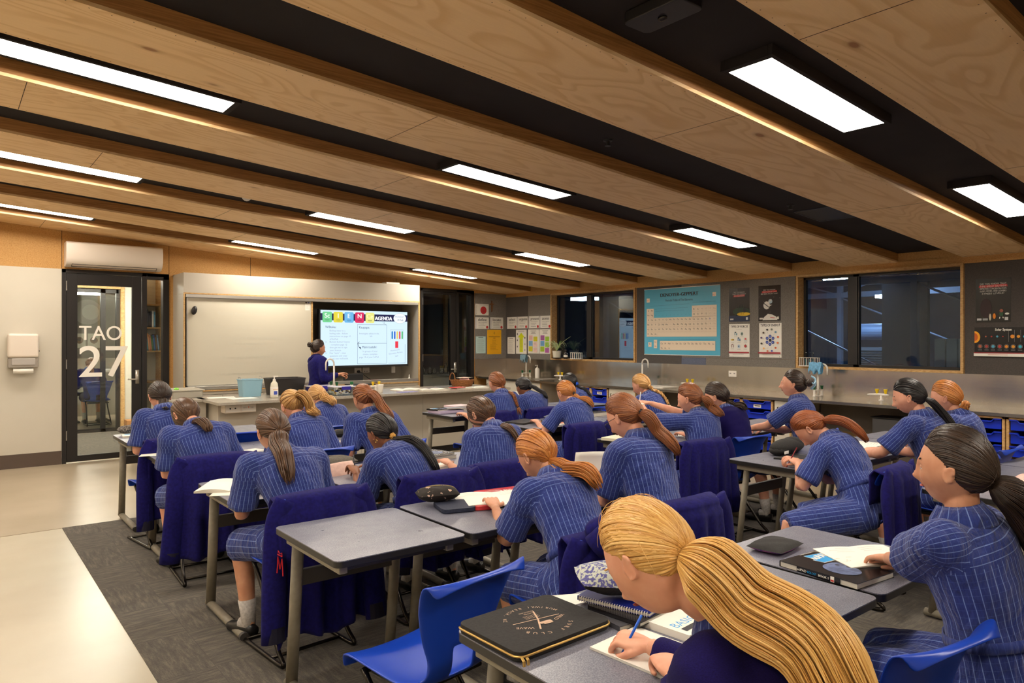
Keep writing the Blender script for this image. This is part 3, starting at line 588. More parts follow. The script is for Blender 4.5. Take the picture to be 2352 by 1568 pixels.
# sill objects
o = thing('spider_plant', 'spider plant in clear pot on the far window sill', 'plant', (8.08, 8.9, 1.228)); m = MB(); m.lathe([(.07, 0), (.09, .012), (.092, .016)], (0, 0, 0), M_dark, 20); m.build('saucer', o); m = MB(); m.lathe([(.062, .014), (.075, .125), (.078, .13)], (0, 0, 0), col((214, 208, 190), .4), 20); m.build('pot', o, smooth=False)
m = MB(); gm = [mat('leaf_green', (128, 160, 78), .5), mat('leaf_cream', (206, 214, 160), .5)]
for i in range(34):
    a = rnd.uniform(0, 2*PI); L = rnd.uniform(.12, .3); h = rnd.uniform(.08, .2); d = np.array([math.cos(a)*.55, math.sin(a), 0]); 
    P = [d*L*t+np.array([0, 0, .13+h*math.sin(t*2.2)-t*t*.05]) for t in np.linspace(0, 1, 9)]; P = [np.array([min(p[0], .05), p[1], p[2]]) for p in P]
    m.tube(P, np.stack([.006*np.sin(np.linspace(.5, PI, 9))+.0008, np.full(9, .0009)], 1), gm[i % 2], 6)
P = spline([(0, 0, .15), (0, -.12, .26), (0, -.25, .33), (0, -.34, .37)], 10); m.tube(P, np.linspace(.003, .0015, 10), gm[1], 6); m.build('leaves', o, smooth=True)
o = thing('brown_bottle', 'small dark glass bottle with white label on far window sill', 'bottle', (8.08, 8.68, 1.228)); m = MB(); m.lathe([(.032, 0), (.036, .01), (.036, .08), (.014, .11), (.014, .13)], (0, 0, 0), mat('dark_glass', (24, 18, 16), .08), 18); m.build('bottle', o, smooth=True); m = MB(); m.lathe([(.0365, .03), (.0365, .065)], (0, 0, 0), M_paper, 18); m.build('bottle_label', o); m = MB(); m.lathe([(.016, .13), (.016, .155)], (0, 0, 0), M_dark, 14); m.build('cap', o)
def rack(loc, lab, tubes):
    o = thing('test_tube_rack', lab, 'test tube rack', loc); m = MB(); m.box(-.03, .03, -.12, .12, 0, .008, M_plastic); m.box(-.025, .025, -.12, .12, .1, .106, M_plastic)
    for y in (-.115, -.07, -.025, .02, .065, .11): m.box(-.022, -.016, y-.003, y+.003, .008, .1, M_plastic); m.box(.016, .022, y-.003, y+.003, .008, .1, M_plastic)
    m.build('rack_frame', o)
    for y, c in tubes:
        t = MB(); t.lathe([(.004, .01), (.009, .016), (.009, .165), (.0105, .168)], (0, y, 0), M_clear, 12); b = t.build('test_tube', smooth=True); b.location = loc; tag(b, 'glass test tube in the '+lab.replace('white plastic ', '')+', '+('middle one' if y == 0 else ('nearer the viewer' if y < 0 else 'farther end')), 'test tube', 'test tubes in '+lab.split(' ')[-3]+' rack'+str(int(loc[1])))
        if c: t = MB(); t.lathe([(.003, .012), (.0078, .018), (.0078, .09)], (0, y, 0), col(c, .2), 12); t.build('liquid', b)
rack((8.09, 8.44, 1.228), 'white plastic rack on the far window sill', [(.0, (60, 160, 190)), (-.045, (150, 190, 190))]); rack((8.09, 4.42, 1.228), 'white plastic rack on the near window sill', [(.045, (120, 180, 190)), (0, (150, 200, 200)), (-.045, (90, 150, 170))])
# ---------------------------------------------------------------- posters
def pin(s, w, h): 
    for x, y in ((.012, .012), (w-.012, .012), (.012, h-.012), (w-.012, h-.012)): s.disc(x, y, .004, M_ink, n=8, up=False)
def poster(name, lab, cat, side, a, z, w, h, c, draw):
    s = Sheet((a, YB-.0135, z), (1, 0, 0), (0, 0, 1)) if side == 'b' else Sheet((XW-.0125, a, z), (0, -1, 0), (0, 0, 1))
    R = np.stack([s.r, s.u, s.nn], 1); s.mb.add(np.array([(x, y, q) for x in (0, w) for y in (0, h) for q in (0, .0012)])@R.T+s.o, [(0, 1, 3, 2), (4, 6, 7, 5), (0, 4, 5, 1), (2, 3, 7, 6), (0, 2, 6, 4), (1, 5, 7, 3)], c)
    s.lv = .0012; draw(s, w, h); o = s.mb.build(name); return tag(o, lab, cat)
P_pk = col((226, 196, 186), .6)
def word(t, k=0):
    def f(s, w, h):
        s.line([(.02, .01), (.02, h-.01)], .006, col((170, 160, 190), .6)); s.text(t, w*.2, h*.68, h*.24, M_ink, w=w*(.62 if len(t) < 7 else .76), bold=.001)
        s.text('What do I already know?', w*.22, h*.52, h*.06, M_ink, w=w*.62); s.lines(w*.22, h*.4, w*.55, 3, h*.13, M_ink, .004); s.disc(w*.86, h*.14, h*.12, M_red); pin(s, w, h)
    return f
def circ(s, w, h):
    s.text('information', .02, .02, .02, M_ink, ang=PI/2, w=h*.7) if 0 else None
    s.text('information process', .035, .015, .018, M_ink, w=h*.8, ang=PI/2); s.text('Research inquiry process', w*.62, h*.88, .012, M_ink, w=w*.6, align='c'); s.disc(w*.6, h*.44, h*.34, M_red); s.lines(w*.5, h*.6, w*.2, 5, h*.08, M_ink, .003); pin(s, w, h)
poster('inquiry_poster', 'small white poster with big red circle above the define poster', 'poster', 'b', 7.434, 1.988, .30, .204, M_paper, circ)
poster('word_poster', 'white poster reading define, on the felt beside the dark door', 'poster', 'b', 7.434, 1.743, .305, .208, M_paper, word('define')); poster('word_poster', 'white poster reading locate, left of the room corner', 'poster', 'b', 7.768, 1.745, .30, .21, M_paper, word('locate'))
for t, y in (('select', 10.34), ('organise', 10.036), ('present', 9.715), ('assess', 9.408)): poster('word_poster', 'white poster reading %s, in the row right of the room corner' % t, 'poster', 'w', y, 1.748, .296, .214, M_paper, word(t))
def notice(t):
    def f(s, w, h): s.rect(w*.25, h*.92, w*.5, .008, M_ink); s.lines(w*.12, h*.82, w*.75, 13, h*.06, M_grink, .003); pin(s, w, h)
    return f
poster('rules_notice', 'pale mint notice sheet pinned beside the dark door', 'notice', 'b', 7.446, 1.30, .218, .306, col((186, 212, 208), .6), notice('Classroom Rules'))
def yel(s, w, h):
    d = col((140, 96, 20), .6); s.line([(w*.45, h*.86), (w*.5, h*.92), (w*.55, h*.86), (w*.5, h*.82), (w*.45, h*.86)], .004, M_ink); s.rect(w*.1, h*.70, w*.8, .012, d); s.rect(w*.42, h*.65, w*.16, .01, d); s.lines(w*.35, h*.58, w*.3, 4, h*.045, d, .003); s.lines(w*.2, h*.38, w*.6, 6, h*.04, d, .003); pin(s, w, h)
poster('yellow_notice', 'large bright yellow notice left of the room corner', 'poster', 'b', 7.70, 1.28, .322, .446, mat('yellow_paper', (242, 178, 16), .6), yel)
o = thing('crucifix', 'small wooden crucifix hung on grey felt above the locate poster', 'crucifix', (7.80, YB-.013, 2.155)); m = MB(); wd = mat('crucifix_wood', (120, 76, 36), .6); m.box(-.009, .009, -.014, 0, -.1, .1, wd); m.box(-.045, .045, -.014, 0, .03, .05, wd); m.build('cross', o, bevel=.002)
m = MB(); bz = mat('bronze_figure', (150, 100, 48), .4, .5); m.tube([(0, -.02, -.07), (0, -.024, -.03), (0, -.022, .03)], [.004, .006, .008], bz, 8); m.ell((0, -.026, .045), (.007, .008, .009), bz); m.tube([(-.04, -.018, .048), (0, -.022, .028), (.04, -.018, .048)], [.003]*3, bz, 6); m.build('figure', o, smooth=True)
poster('letter_notice', 'small white typed letter right of the room corner', 'notice', 'w', 10.325, 1.285, .225, .307, M_paper, notice('Welcome'))
def arrow(s, w, h):
    y = col((214, 222, 20), .6); s.poly([(w*.34, .03), (w*.66, .03), (w*.66, h*.68), (w*.82, h*.68), (w*.5, h*.88), (w*.18, h*.68), (w*.34, h*.68)], y); s.rect(w*.22, h*.93, w*.56, .006, M_ink); s.lines(w*.4, h*.6, w*.2, 9, h*.06, M_grink, .003)
    for i, (x, yy) in enumerate(((.14, .82), (.14, .56), (.14, .3), (.86, .66), (.86, .4), (.86, .16))): s.disc(w*x, h*yy, .012, M_ink if i < 4 else M_grink, .018, 10)
    pin(s, w, h)
poster('arrow_poster', 'white poster with tall yellow-green upward arrow', 'poster', 'w', 10.075, 1.29, .305, .436, M_paper, arrow)
def notes(cs):
    def f(s, w, h):
        for i, t in enumerate((.5, .34, .42)): s.rect(w*(.5-t/2), h*(.93-.055*i), w*t, .009, M_grink)
        for i, c in enumerate(cs): s.rect(w*(.1+.42*(i % 2)), h*(.55-.23*(i//2)-.0)-(.02 if i % 2 else 0), w*.34, h*.2, col(c, .6)); s.lines(w*(.14+.42*(i % 2)), h*(.69-.23*(i//2)), w*.25, 3, .02, M_grink, .003)
        pin(s, w, h)
    return f
poster('notes_poster', 'white poster with pink, yellow and blue squares, left of its twin', 'poster', 'w', 9.737, 1.302, .306, .425, M_paper, notes([(234, 190, 180), (216, 206, 30), (130, 176, 220), (240, 206, 196), (212, 206, 40), (236, 200, 190)]))
poster('notes_poster', 'white poster with purple, green and blue squares beside the far window', 'poster', 'w', 9.42, 1.302, .302, .425, M_paper, notes([(168, 90, 160), (160, 200, 50), (110, 168, 214), (150, 196, 60), (170, 200, 40), (176, 96, 166)]))
# periodic table
def ptable(s, w, h):
    lt = mat('chart_cream', (226, 208, 184), .4); fx = mat('chart_faded', (196, 170, 150), .5); tl = mat('chart_teal', (32, 88, 118), .5)
    s.text('DENOYER-GEPPERT', w*.48, h*.875, .048, M_ink, w=w*.5, align='c', bold=.003); s.text('Periodic Table of The Elements', w*.48, h*.80, .032, M_ink, w=w*.36, align='c'); s.lines(w*.62, h*.865, w*.1, 1, .01, tl, .003, 0)
    cw = w*.0513; ch = h*.0715; x0 = w*.035; top = h*.70
    rows = ['Li Be . . . . . . . . . . B C N O F Ne', 'Na Mg . . . . . . . . . . Al Si P S Cl Ar', 'K Ca Sc Ti V Cr Mn Fe Co Ni Cu Zn Ga Ge As Se Br Kr', 'Rb Sr Y Zr Nb Mo Tc Ru Rh Pd Ag Cd In Sn Sb Te I Xe', 'Cs Ba La Hf Ta W Re Os Ir Pt Au Hg Tl Pb Bi Po At Rn', 'Fr Ra Ac']
    s.lv += .0006
    s.rect(x0, top-6*ch+.004, 18*cw, 4*ch, lt, up=False); s.rect(x0, top-2*ch, 2*cw, 2*ch+.0, lt, up=False); s.rect(x0+12*cw, top-2*ch, 6*cw, 2*ch+.02, lt, up=False); s.rect(x0, h*.80, cw*.85, ch*.85, lt, up=False); s.rect(x0+17*cw, h*.84, cw*.85, ch*.8, lt, up=False)
    s.lv += .0004
    s.text('H', x0+.012, h*.815, .025, M_red, up=False); s.text('He', x0+17*cw+.005, h*.85, .02, M_red, up=False)
    faded = set('N O F Ne Cl Ar Kr Xe Rn Tc He'.split())
    for r, row in enumerate(rows):
        for c_, e in enumerate(row.split()):
            if e == '.': continue
            x = x0+c_*cw; y = top-(r+1)*ch; s.text(e, x+cw*.5, y+ch*.45, .024, fx if e in faded else (col((70, 80, 160), .5) if e == 'Br' else M_ink), align='c', up=False)
            s.rect(x+cw*.2, y+ch*.12, cw*.6, .0025, fx, up=False); s.rect(x+cw*.98, y, .0012, ch, fx, up=False)
        s.rect(x0, top-(r+1)*ch, (18 if r > 1 else 2)*cw, .0012, fx, up=False)
    s.rect(w*.225, h*.075, 14*cw, ch*1.9, lt); s.rect(w*.14, h*.1, cw*.9, ch*1.8, lt, up=False); s.rect(w*.06, h*.12, cw*.9, ch, lt, up=False); s.lv += .0004
    s.text('La', w*.14+cw*.45, h*.185, .024, M_ink, align='c', up=False); s.text('Ac', w*.14+cw*.45, h*.12, .024, M_ink, align='c', up=False); s.text('C', w*.06+cw*.45, h*.15, .03, M_ink, align='c', up=False)
    for c_, e in enumerate('Ce Pr Nd Pm Sm Eu Gd Tb Dy Ho Er Tm Yb Lu'.split()): s.text(e, w*.225+(c_+.5)*cw, h*.16, .024, fx if e == 'Pm' else M_ink, align='c', up=False)
    for c_, e in enumerate('Th Pa U'.split()): s.text(e, w*.225+(c_+.5)*cw, h*.09, .024, M_ink, align='c', up=False)
    for p in ([(w*.08, h*.74), (w*.62, h*.75)], [(w*.15, h*.69), (w*.6, h*.7)], [(w*.16, h*.66), (w*.55, h*.665)], [(w*.66, h*.765), (w*.95, h*.77)], [(w*.2, h*.225), (w*.93, h*.235)]): s.line(p, .002, tl, up=False)
    for i in range(10): s.text('V', x0+(2.5+i)*cw, h*.59, .012, tl, align='c', up=False)
    s.rect(0, h-.008, w, .008, M_paper); s.rect(0, 0, w, .008, M_paper, up=False)
poster('periodic_table_chart', 'large glossy blue periodic table wall chart between the two windows', 'chart', 'w', 7.03, 1.325, 1.325, .965, mat('glossy_blue_chart', (86, 174, 204), .16, spec=.6), ptable)
def dark_head(s, w, h, L, redrow, x=.5):
    lt = col((214, 208, 200), .6)
    for i, t in enumerate(L):
        y = h*(.86-.055*i); tw = w*min(.75, .045*len(t))
        if i == redrow: s.poly([(w*x-tw/2-.01, y-.004), (w*x+tw/2+.01, y), (w*x+tw/2+.006, y+.024), (w*x-tw/2-.006, y+.02)], M_red)
        s.text(t, w*x, y, .017, lt, w=tw, align='c')
def island(s, w, h):
    dark_head(s, w, h, ['DID YOU KNOW', 'THAT YOU CANNOT', 'SEE ISLANDS'], 2); s.disc(w*.6, h*.3, w*.42, col((26, 50, 24), .5), h*.12, 24); s.rect(0, 0, w, h*.18, col((20, 36, 66), .5)); s.disc(w*.72, h*.22, w*.32, col((214, 172, 20), .5), h*.055)
    for x in (.45, .6, .7): s.rect(w*x, h*.2, .008, .13, col((40, 34, 20), .5), up=False)
    s.disc(w*.78, h*.33, .02, M_ink, .03); s.rect(.02, .02, .05, .02, col((190, 190, 190), .5)); s.rect(w-.05, .02, .03, .035, col((200, 200, 200), .5), up=False)
def astro(s, w, h):
    dark_head(s, w, h, ['DID YOU KNOW', 'THAT SPACE CAN', 'BE SEEN FROM THIS?'], 1, .5); g = col((214, 208, 198), .5)
    s.disc(w*.38, h*.44, .045, g, .05); s.line([(w*.26, h*.5), (w*.5, h*.38)], .01, M_ink); s.disc(w*.55, h*.55, .028, col((170, 190, 200), .4)); s.line([(w*.38, h*.48), (w*.6, h*.6)], .014, g); s.line([(w*.45, h*.42), (w*.6, h*.45)], .012, g)
    s.poly([(w*.2, h*.02), (w*.26, h*.1), (w*.45, h*.2), (w*.62, h*.18), (w*.8, h*.12), (w*.87, h*.02)], g); s.line([(w*.55, h*.1), (w*.75, h*.08)], .008, M_red); [s.disc(w*rnd.random(), h*rnd.random(), .002, g, n=6, up=False) for _ in range(14)]
    s.rect(.02, .02, .05, .02, g); s.rect(w-.05, .02, .03, .03, g, up=False)
dk = lambda n, c: mat(n, c, .2, spec=.5)
poster('island_poster', 'dark poster with a small yellow island, right of periodic table', 'poster', 'w', 5.568, 1.785, .306, .436, dk('poster_dark', (34, 31, 33)), island)
poster('space_poster', 'dark poster with a floating astronaut above the moon', 'poster', 'w', 5.133, 1.785, .31, .446, dk('poster_dark2', (24, 22, 30)), astro)
def forces(s, w, h):
    s.text('TYPES OF FORCES', w/2, h*.89, .03, M_ink, w=w*.84, align='c', bold=.001); s.lines(w*.35, h*.83, w*.3, 1, .01, M_grink, .002)
    cs = [(90, 140, 150), (150, 170, 160), (210, 180, 70), (90, 130, 170), (200, 90, 90), (110, 40, 40), (180, 200, 220), (170, 50, 50)]
    for i, (x, y) in enumerate(((.34, .7), (.64, .7), (.18, .52), (.5, .53), (.82, .52), (.18, .33), (.5, .32), (.82, .33))):
        c = col(cs[i], .6)
        if i == 5: s.line([(w*x-.015, h*y-.02), (w*x-.015, h*y+.01), (w*x, h*y+.025), (w*x+.015, h*y+.01), (w*x+.015, h*y-.02)], .008, c)
        elif i == 7: s.disc(w*x, h*y, .018, c); s.line([(w*x, h*y+.016), (w*x+.006, h*y+.03)], .003, M_ink)
        elif i in (0, 3): s.rect(w*x-.02, h*y-.02, .012, .045, c); s.rect(w*x+.004, h*y-.02, .016, .03, c, up=False); s.disc(w*x-.002, h*y+.02, .008, M_ink)
        elif i == 2: s.disc(w*x, h*y, .026, c, .011); s.disc(w*x+.008, h*y, .008, col((110, 80, 40), .6))
        elif i == 4: s.disc(w*x, h*y-.012, .022, col((210, 214, 210), .6), .016); s.rect(w*x-.012, h*y, .024, .024, c)
        else: s.disc(w*x, h*y, .02, c, .024); s.disc(w*x, h*y, .007, M_ink, .01)
        s.rect(w*x-.025, h*y-.04, .05, .003, M_grink, up=False)
    s.rect(0, h*.115, w, .017, col((160, 30, 44), .5)); s.lines(w*.2, h*.07, w*.6, 1, .01, M_grink, .003); pin(s, w, h)
def energy(s, w, h):
    s.text('TYPES OF ENERGY', w/2, h*.90, .031, M_ink, w=w*.88, align='c', bold=.001); cx, cy = w*.5, h*.5; b = col((40, 62, 150), .5)
    s.disc(cx, cy, .02, M_ink)
    for i in range(6): a = i*PI/3+PI/6; x, y = cx+.042*math.cos(a)*1.1, cy+.05*math.sin(a); s.disc(x, y, .02, b); s.disc(x, y, .008, col((150, 170, 220), .5))
    cs = [(214, 96, 50), (90, 130, 160), (120, 120, 110), (60, 60, 60), (90, 70, 60), (90, 60, 110), (60, 60, 50), (230, 170, 100), (200, 120, 90), (70, 80, 160), (214, 96, 50), (214, 110, 60)]
    for i in range(12): a = i*PI/6+.3; x, y = cx+.118*math.cos(a), cy+.14*math.sin(a); s.disc(x, y, .015, col(cs[i], .5), .012, 12); s.line([(cx+.075*math.cos(a), cy+.085*math.sin(a)), (cx+.095*math.cos(a), cy+.11*math.sin(a))], .002, M_grink)
    s.rect(0, h*.115, w, .017, col((160, 30, 44), .5)); s.lines(w*.2, h*.07, w*.6, 1, .01, M_grink, .003); pin(s, w, h)
poster('forces_poster', 'white poster titled TYPES OF FORCES', 'poster', 'w', 5.568, 1.322, .306, .43, M_paper, forces); poster('energy_poster', 'white poster titled TYPES OF ENERGY', 'poster', 'w', 5.122, 1.322, .31, .436, M_paper, energy)
def stress(s, w, h):
    dark_head(s, w, h, ['DID YOU KNOW THAT', 'TIME SPENT OUTSIDE', 'IMPROVES CONCENTRATION', 'SLEEP, MOOD, AND LOWERS', 'STRESS LEVELS?'], 1, .5)
    s.disc(w*.3, h*.32, .05, col((44, 22, 20), .5), .1); s.disc(w*.42, h*.12, .01, col((200, 190, 170), .5), .035); s.disc(w*.54, h*.14, .013, col((226, 130, 20), .5), .028); s.disc(w*.74, h*.26, .016, col((150, 80, 60), .5)); s.poly([(w*.68, h*.22), (w*.8, h*.22), (w*.78, h*.14), (w*.7, h*.14)], col((40, 80, 50), .5)); s.line([(w*.7, h*.12), (w*.69, h*.08)], .008, M_paper); s.line([(w*.78, h*.12), (w*.8, h*.09)], .008, M_paper); s.disc(w*.9, h*.19, .018, M_paper, .01)
    s.rect(.015, .02, .04, .02, col((190, 190, 190), .5)); s.rect(.065, .02, .045, .02, col((150, 150, 150), .5), up=False); s.rect(w-.05, .02, .03, .03, col((190, 190, 190), .5), up=False)
poster('outdoors_poster', 'dark poster about concentration, sleep and stress right of near window', 'poster', 'w', 2.68, 1.72, .304, .437, dk('poster_dark3', (26, 23, 22)), stress)
def solar(s, w, h):
    s.text('Solar System', w*.5, h*.88, .024, M_paper, w=w*.28, align='c', bold=.001); s.poly([(0, h*.5)]+[(0+.05*math.cos(a), h*.66+.06*math.sin(a)) for a in np.linspace(-PI/2, PI/2, 12)], col((240, 160, 20), .5)); s.poly([(0, h*.55)]+[(.03*math.cos(a), h*.66+.04*math.sin(a)) for a in np.linspace(-PI/2, PI/2, 12)], col((200, 90, 10), .5))
    cs = [(170, 90, 60), (170, 60, 50), (80, 160, 190), (190, 60, 50), (226, 140, 40), (226, 150, 40), (60, 180, 200), (60, 100, 220)]
    for i, c in enumerate(cs): x = w*(.2+.1*i)+(.03 if i > 3 else 0); s.disc(x, h*.68, (.008, .008, .01, .006, .018, .014, .012, .012)[i], col(c, .5)); x = w*(.1+.115*i); s.disc(x, h*.34, .021, M_grink); s.disc(x, h*.34, .019, M_ink); s.disc(x, h*.34, .014, col(c, .5)); s.rect(x-.018, h*.2, .036, .012, col((80, 80, 80), .5), up=False)
    for x in (.6, .7, .8, .9): s.line([(w*x, h*.5), (w*x, h*.9)], .0015, M_grink, up=False)
    s.rect(0, 0, w, h*.1, M_paper); s.rect(0, h*.1, w, h*.035, col((150, 40, 44), .5)); s.lines(w*.25, h*.05, w*.4, 1, .01, M_red, .003)
poster('solar_system_poster', 'black Solar System poster with planets at right edge', 'poster', 'w', 2.69, 1.382, .50, .29, dk('poster_space', (18, 16, 24)), solar)
# ---------------------------------------------------------------- things on the teacher bench
ZB = .87
def tub(loc, w, d, h, m_, lab, rim=True, cat='tub', rz=0, name='storage_tub', handles=False, tp=.86):
    o = thing(name, lab, cat, loc, rz); v = rounded(w, d, .03, 4, -w/2, -d/2); n = len(v); v0 = np.array([(x*tp, y*tp, 0) for x, y in v]); v1 = np.array([(x, y, h) for x, y in v]); v2 = np.array([(x*.97, y*.96, h) for x, y in v]); v3 = np.array([(x*tp*.96, y*tp*.95, .006) for x, y in v])
    m = MB(); f = [(k*n+i, k*n+(i+1) % n, (k+1)*n+(i+1) % n, (k+1)*n+i) for k in range(3) for i in range(n)]+[tuple(range(n))[::-1], tuple(range(3*n, 4*n))]; m.add(np.concatenate([v0, v1, v2, v3]), f, m_); m.build('tub_body', o)
    if rim: r = MB(); P = [(x*1.01, y*1.01, h) for x, y in v]; P.append(P[0]); r.tube(P, [.006]*len(P), m_, 6); r.build('rim', o)
    if handles:
        for s in (-1, 1): r = MB(); r.tube([(s*w*.46, -.04, h), (s*w*.5, -.04, h+.03), (s*w*.5, .04, h+.03), (s*w*.46, .04, h)], [.004]*4, M_alu, 6); r.build('wire_handle', o)
    return o
tub((2.86, 8.62, ZB), .25, .22, .2, mat('pale_blue_plastic', (136, 176, 194), .35), 'pale blue plastic bucket on the teacher bench', handles=True, cat='bucket', name='plastic_bucket')
tub((3.3, 8.66, ZB), .44, .3, .2, mat('black_tub', (34, 31, 30), .35), 'black rectangular tub on teacher bench right of the blue bucket')
o = thing('sanitiser_bottle', 'tall clear pump bottle of sanitiser in front of the black tub', 'bottle', (3.0, 8.2, ZB)); m = MB(); m.lathe([(.042, 0), (.045, .012), (.043, .14), (.038, .17), (.018, .195)], (0, 0, 0), mat('clear_bottle', (222, 218, 200), .12), 18); m.build('bottle', o, smooth=True); m = MB(); m.lathe([(.0455, .03), (.0445, .13)], (0, 0, 0), M_paper, 18); m.box(-.02, .02, -.047, -.044, .04, .08, col((60, 80, 170), .5)); m.box(-.03, .03, -.0465, -.0435, .1, .104, col((220, 140, 50), .5)); m.build('bottle_label', o); m = MB(); m.lathe([(.018, .195), (.016, .215), (.007, .218), (.007, .245)], (0, 0, 0), M_plastic, 12); m.box(-.012, .045, -.008, .008, .243, .256, M_plastic); m.build('pump', o)
def sheetpaper(x, y, z, w, d, rz, lab, c=M_paper, name='paper_sheet', curl=0, group=None):
    m = MB(); G = [[((i/6-.5)*w, (j/6-.5)*d, .0015+curl*((i/6)**2*(j/6))*.06) for j in range(7)] for i in range(7)]; m.grid(G, c); o = m.build(name, smooth=True, solid=.0012); o.location = (x, y, z); o.rotation_euler = (0, 0, rz); return tag(o, lab, 'paper', group)
sheetpaper(2.68, 8.35, ZB, .3, .21, .1, 'white sheet of paper at the left end of the teacher bench'); sheetpaper(2.52, 8.6, ZB, .3, .21, -.2, 'loose paper on teacher bench behind the front sheet')
def clip_tub(loc, lab, fill):
    o = thing('clip_tub', lab, 'tub', loc); m = MB(); m.prism(rounded(.3, .2, .02, 4, -.15, -.1), 0, .1, M_clear); m.build('clear_box', o); m = MB(); m.box(-.155, .155, -.105, .105, .1, .11, mat('clear_lid', (210, 206, 214), .2)); m.build('lid', o, bevel=.004); m = MB(); m.box(-.06, .06, -.112, -.104, .07, .11, col((50, 40, 150), .4)); m.build('purple_clip', o)
    m = MB()
    for i in range(26): c = fill[i % len(fill)]; a = rnd.uniform(0, PI); x, y, z = rnd.uniform(-.11, .11), rnd.uniform(-.07, .07), rnd.uniform(.012, .08); m.tube([(x, y, z), (x+.04*math.cos(a), y+.02*math.sin(a), z+.01)], [.006, .006], col(c, .5), 6)
    w = m.build('tub_contents'); w.location = loc; w['kind'] = 'stuff'; w['label'] = 'small mixed parts heaped inside the '+lab; w['category'] = 'parts'
clip_tub((3.62, 8.35, ZB), 'clear lidded tub with pinkish contents right of the black tub', [(230, 200, 180), (210, 180, 170), (220, 214, 200)]); clip_tub((3.80, 8.08, ZB), 'clear tub of mixed coloured parts behind the ginger ponytail', [(220, 170, 30), (50, 80, 170), (220, 210, 190), (60, 60, 60), (190, 150, 110)])
o = gooseneck('laboratory_tap', (3.88, 8.5, ZB), 0, 'tall white gooseneck tap on teacher bench in front of the television'); o.scale = (1, 1, 1.15)
o = thing('green_top_valve', 'white bench valve with green top in front of the television', 'valve', (3.93, 8.1, ZB)); m = MB(); m.lathe([(.022, 0), (.018, .01), (.018, .12)], (0, 0, 0), M_plastic, 14); m.build('valve_body', o); m = MB(); m.lathe([(.014, .12), (.022, .13), (.02, .16)], (0, 0, 0), col((16, 100, 52), .4), 8); m.build('valve_knob', o)
gas((4.45, 8.45, ZB), PI/2, 'yellow-knobbed gas tap on the teacher bench behind the jug')
o = thing('white_jug', 'white ceramic mug on teacher bench below the television', 'mug', (4.33, 8.12, ZB)); m = MB(); m.lathe([(.03, 0), (.036, .01), (.046, .1), (.048, .105), (.043, .104), (.032, .012)], (0, 0, 0), M_plastic, 20); m.build('mug_body', o, smooth=True); m = MB(); m.tube([(-.04, 0, .085), (-.068, 0, .08), (-.068, 0, .04), (-.036, 0, .03)], [.005]*4, M_plastic, 8); m.build('mug_handle', o, smooth=True)
def book(loc, w, d, h, rz, cover, lab, art=None, cat='book', name='book', pages=True, group=None):
    o = thing(name, lab, cat, loc, rz, group); m = MB(); m.box(-w/2+.003, w/2-.003, -d/2+.003, d/2-.003, .001, h-.001, M_pages); m.build('pages', o)
    m = MB(); m.box(-w/2, w/2, -d/2, d/2, h-.0012, h+.0006, cover); m.box(-w/2, w/2, -d/2, d/2, -.0002, .0012, cover); m.box(-w/2, -w/2+.0015, -d/2, d/2, 0, h, cover); m.build('cover', o)
    if art: s = Sheet((-w/2, -d/2, h+.0007), (1, 0, 0), (0, 1, 0), .0002); art(s, w, d); s.build('cover_print', o)
    return o
def open_book(loc, w, d, h, rz, lab, art=None, cat='book', ink=True):
    o = thing('open_book', lab, cat, loc, rz)
    for sd in (-1, 1):
        m = MB(); xs = np.linspace(0, w/2, 9); zt = h*(.35+.75*np.sin(np.clip(xs/(w/2)*PI*.85+.25, 0, PI))); G = [[(sd*x, y, z) for y in (-d/2, d/2)] for x, z in zip(xs, zt)]; B = [[(sd*x, y, .0005) for y in (-d/2, d/2)] for x in xs]
        m.grid(G, M_paper); m.grid(B, M_pages); 
        for j in (0, 1): m.add([g[j] for g in G]+[b[j] for b in B], [(i, i+1, 9+i+1, 9+i) for i in range(8)], M_pages)
        m.add([G[-1][0], G[-1][1], B[-1][1], B[-1][0]], [(0, 1, 2, 3)], M_pages); p = m.build('page_block', o, smooth=False)
        q = MB(); g = M_grink
        for k in range(9 if ink else 3):
            y = d*.38-k*d*.085; ww = rnd.uniform(.4, .85)
            for a, b in zip(range(1, 7), range(2, 8)):
                if a/8 > ww: break
                q.add([(sd*xs[a], y, zt[a]+.0005), (sd*xs[b], y, zt[b]+.0005), (sd*xs[b], y+.0018, zt[b]+.0005), (sd*xs[a], y+.0018, zt[a]+.0005)], [(0, 1, 2, 3)], g)
        if art: art(q, sd, xs, zt, d)
        q.build('print', p)
    return o
open_book((4.86, 8.3, ZB), .42, .28, .02, .1, 'open book on teacher bench right of the mug', ink=True); open_book((5.12, 8.12, ZB), .38, .26, .018, -.2, 'open magazine on teacher bench overlapping to the right')
for x, y, rz, l in ((5.35, 8.45, .3, 'grey magazine'), (5.6, 8.55, -.2, 'dark glossy magazine')): book((x, y, ZB), .28, .21, .006, rz, col((120, 118, 120), .3), l+' lying towards right end of the teacher bench')
book((5.62, 8.2, ZB), .26, .19, .01, .1, M_paper, 'white booklet beneath the red book on the teacher bench'); book((5.55, 8.16, ZB+.0105), .2, .14, .008, .15, col((206, 40, 44), .4), 'small red book on teacher bench beside basket'); book((5.9, 8.15, ZB), .24, .18, .008, -.1, M_paper, 'white booklet in front of the wicker basket')
o = thing('wicker_basket', 'brown wicker basket holding pink bag on teacher bench right end', 'basket', (5.85, 8.48, ZB)); wk = noisy('wicker', (166, 106, 52), (110, 66, 28), 90, .7, bump=.4); m = MB()
for k in range(9):
    r = 1+.03*k; P = [((.15*r)*math.cos(a)+.004*math.sin(12*a+k*PI), .1*r*math.sin(a)+.004*math.sin(12*a+k*PI), .006+k*.011) for a in np.linspace(0, 2*PI, 49)]; m.tube(P, [.0065]*49, wk, 6)
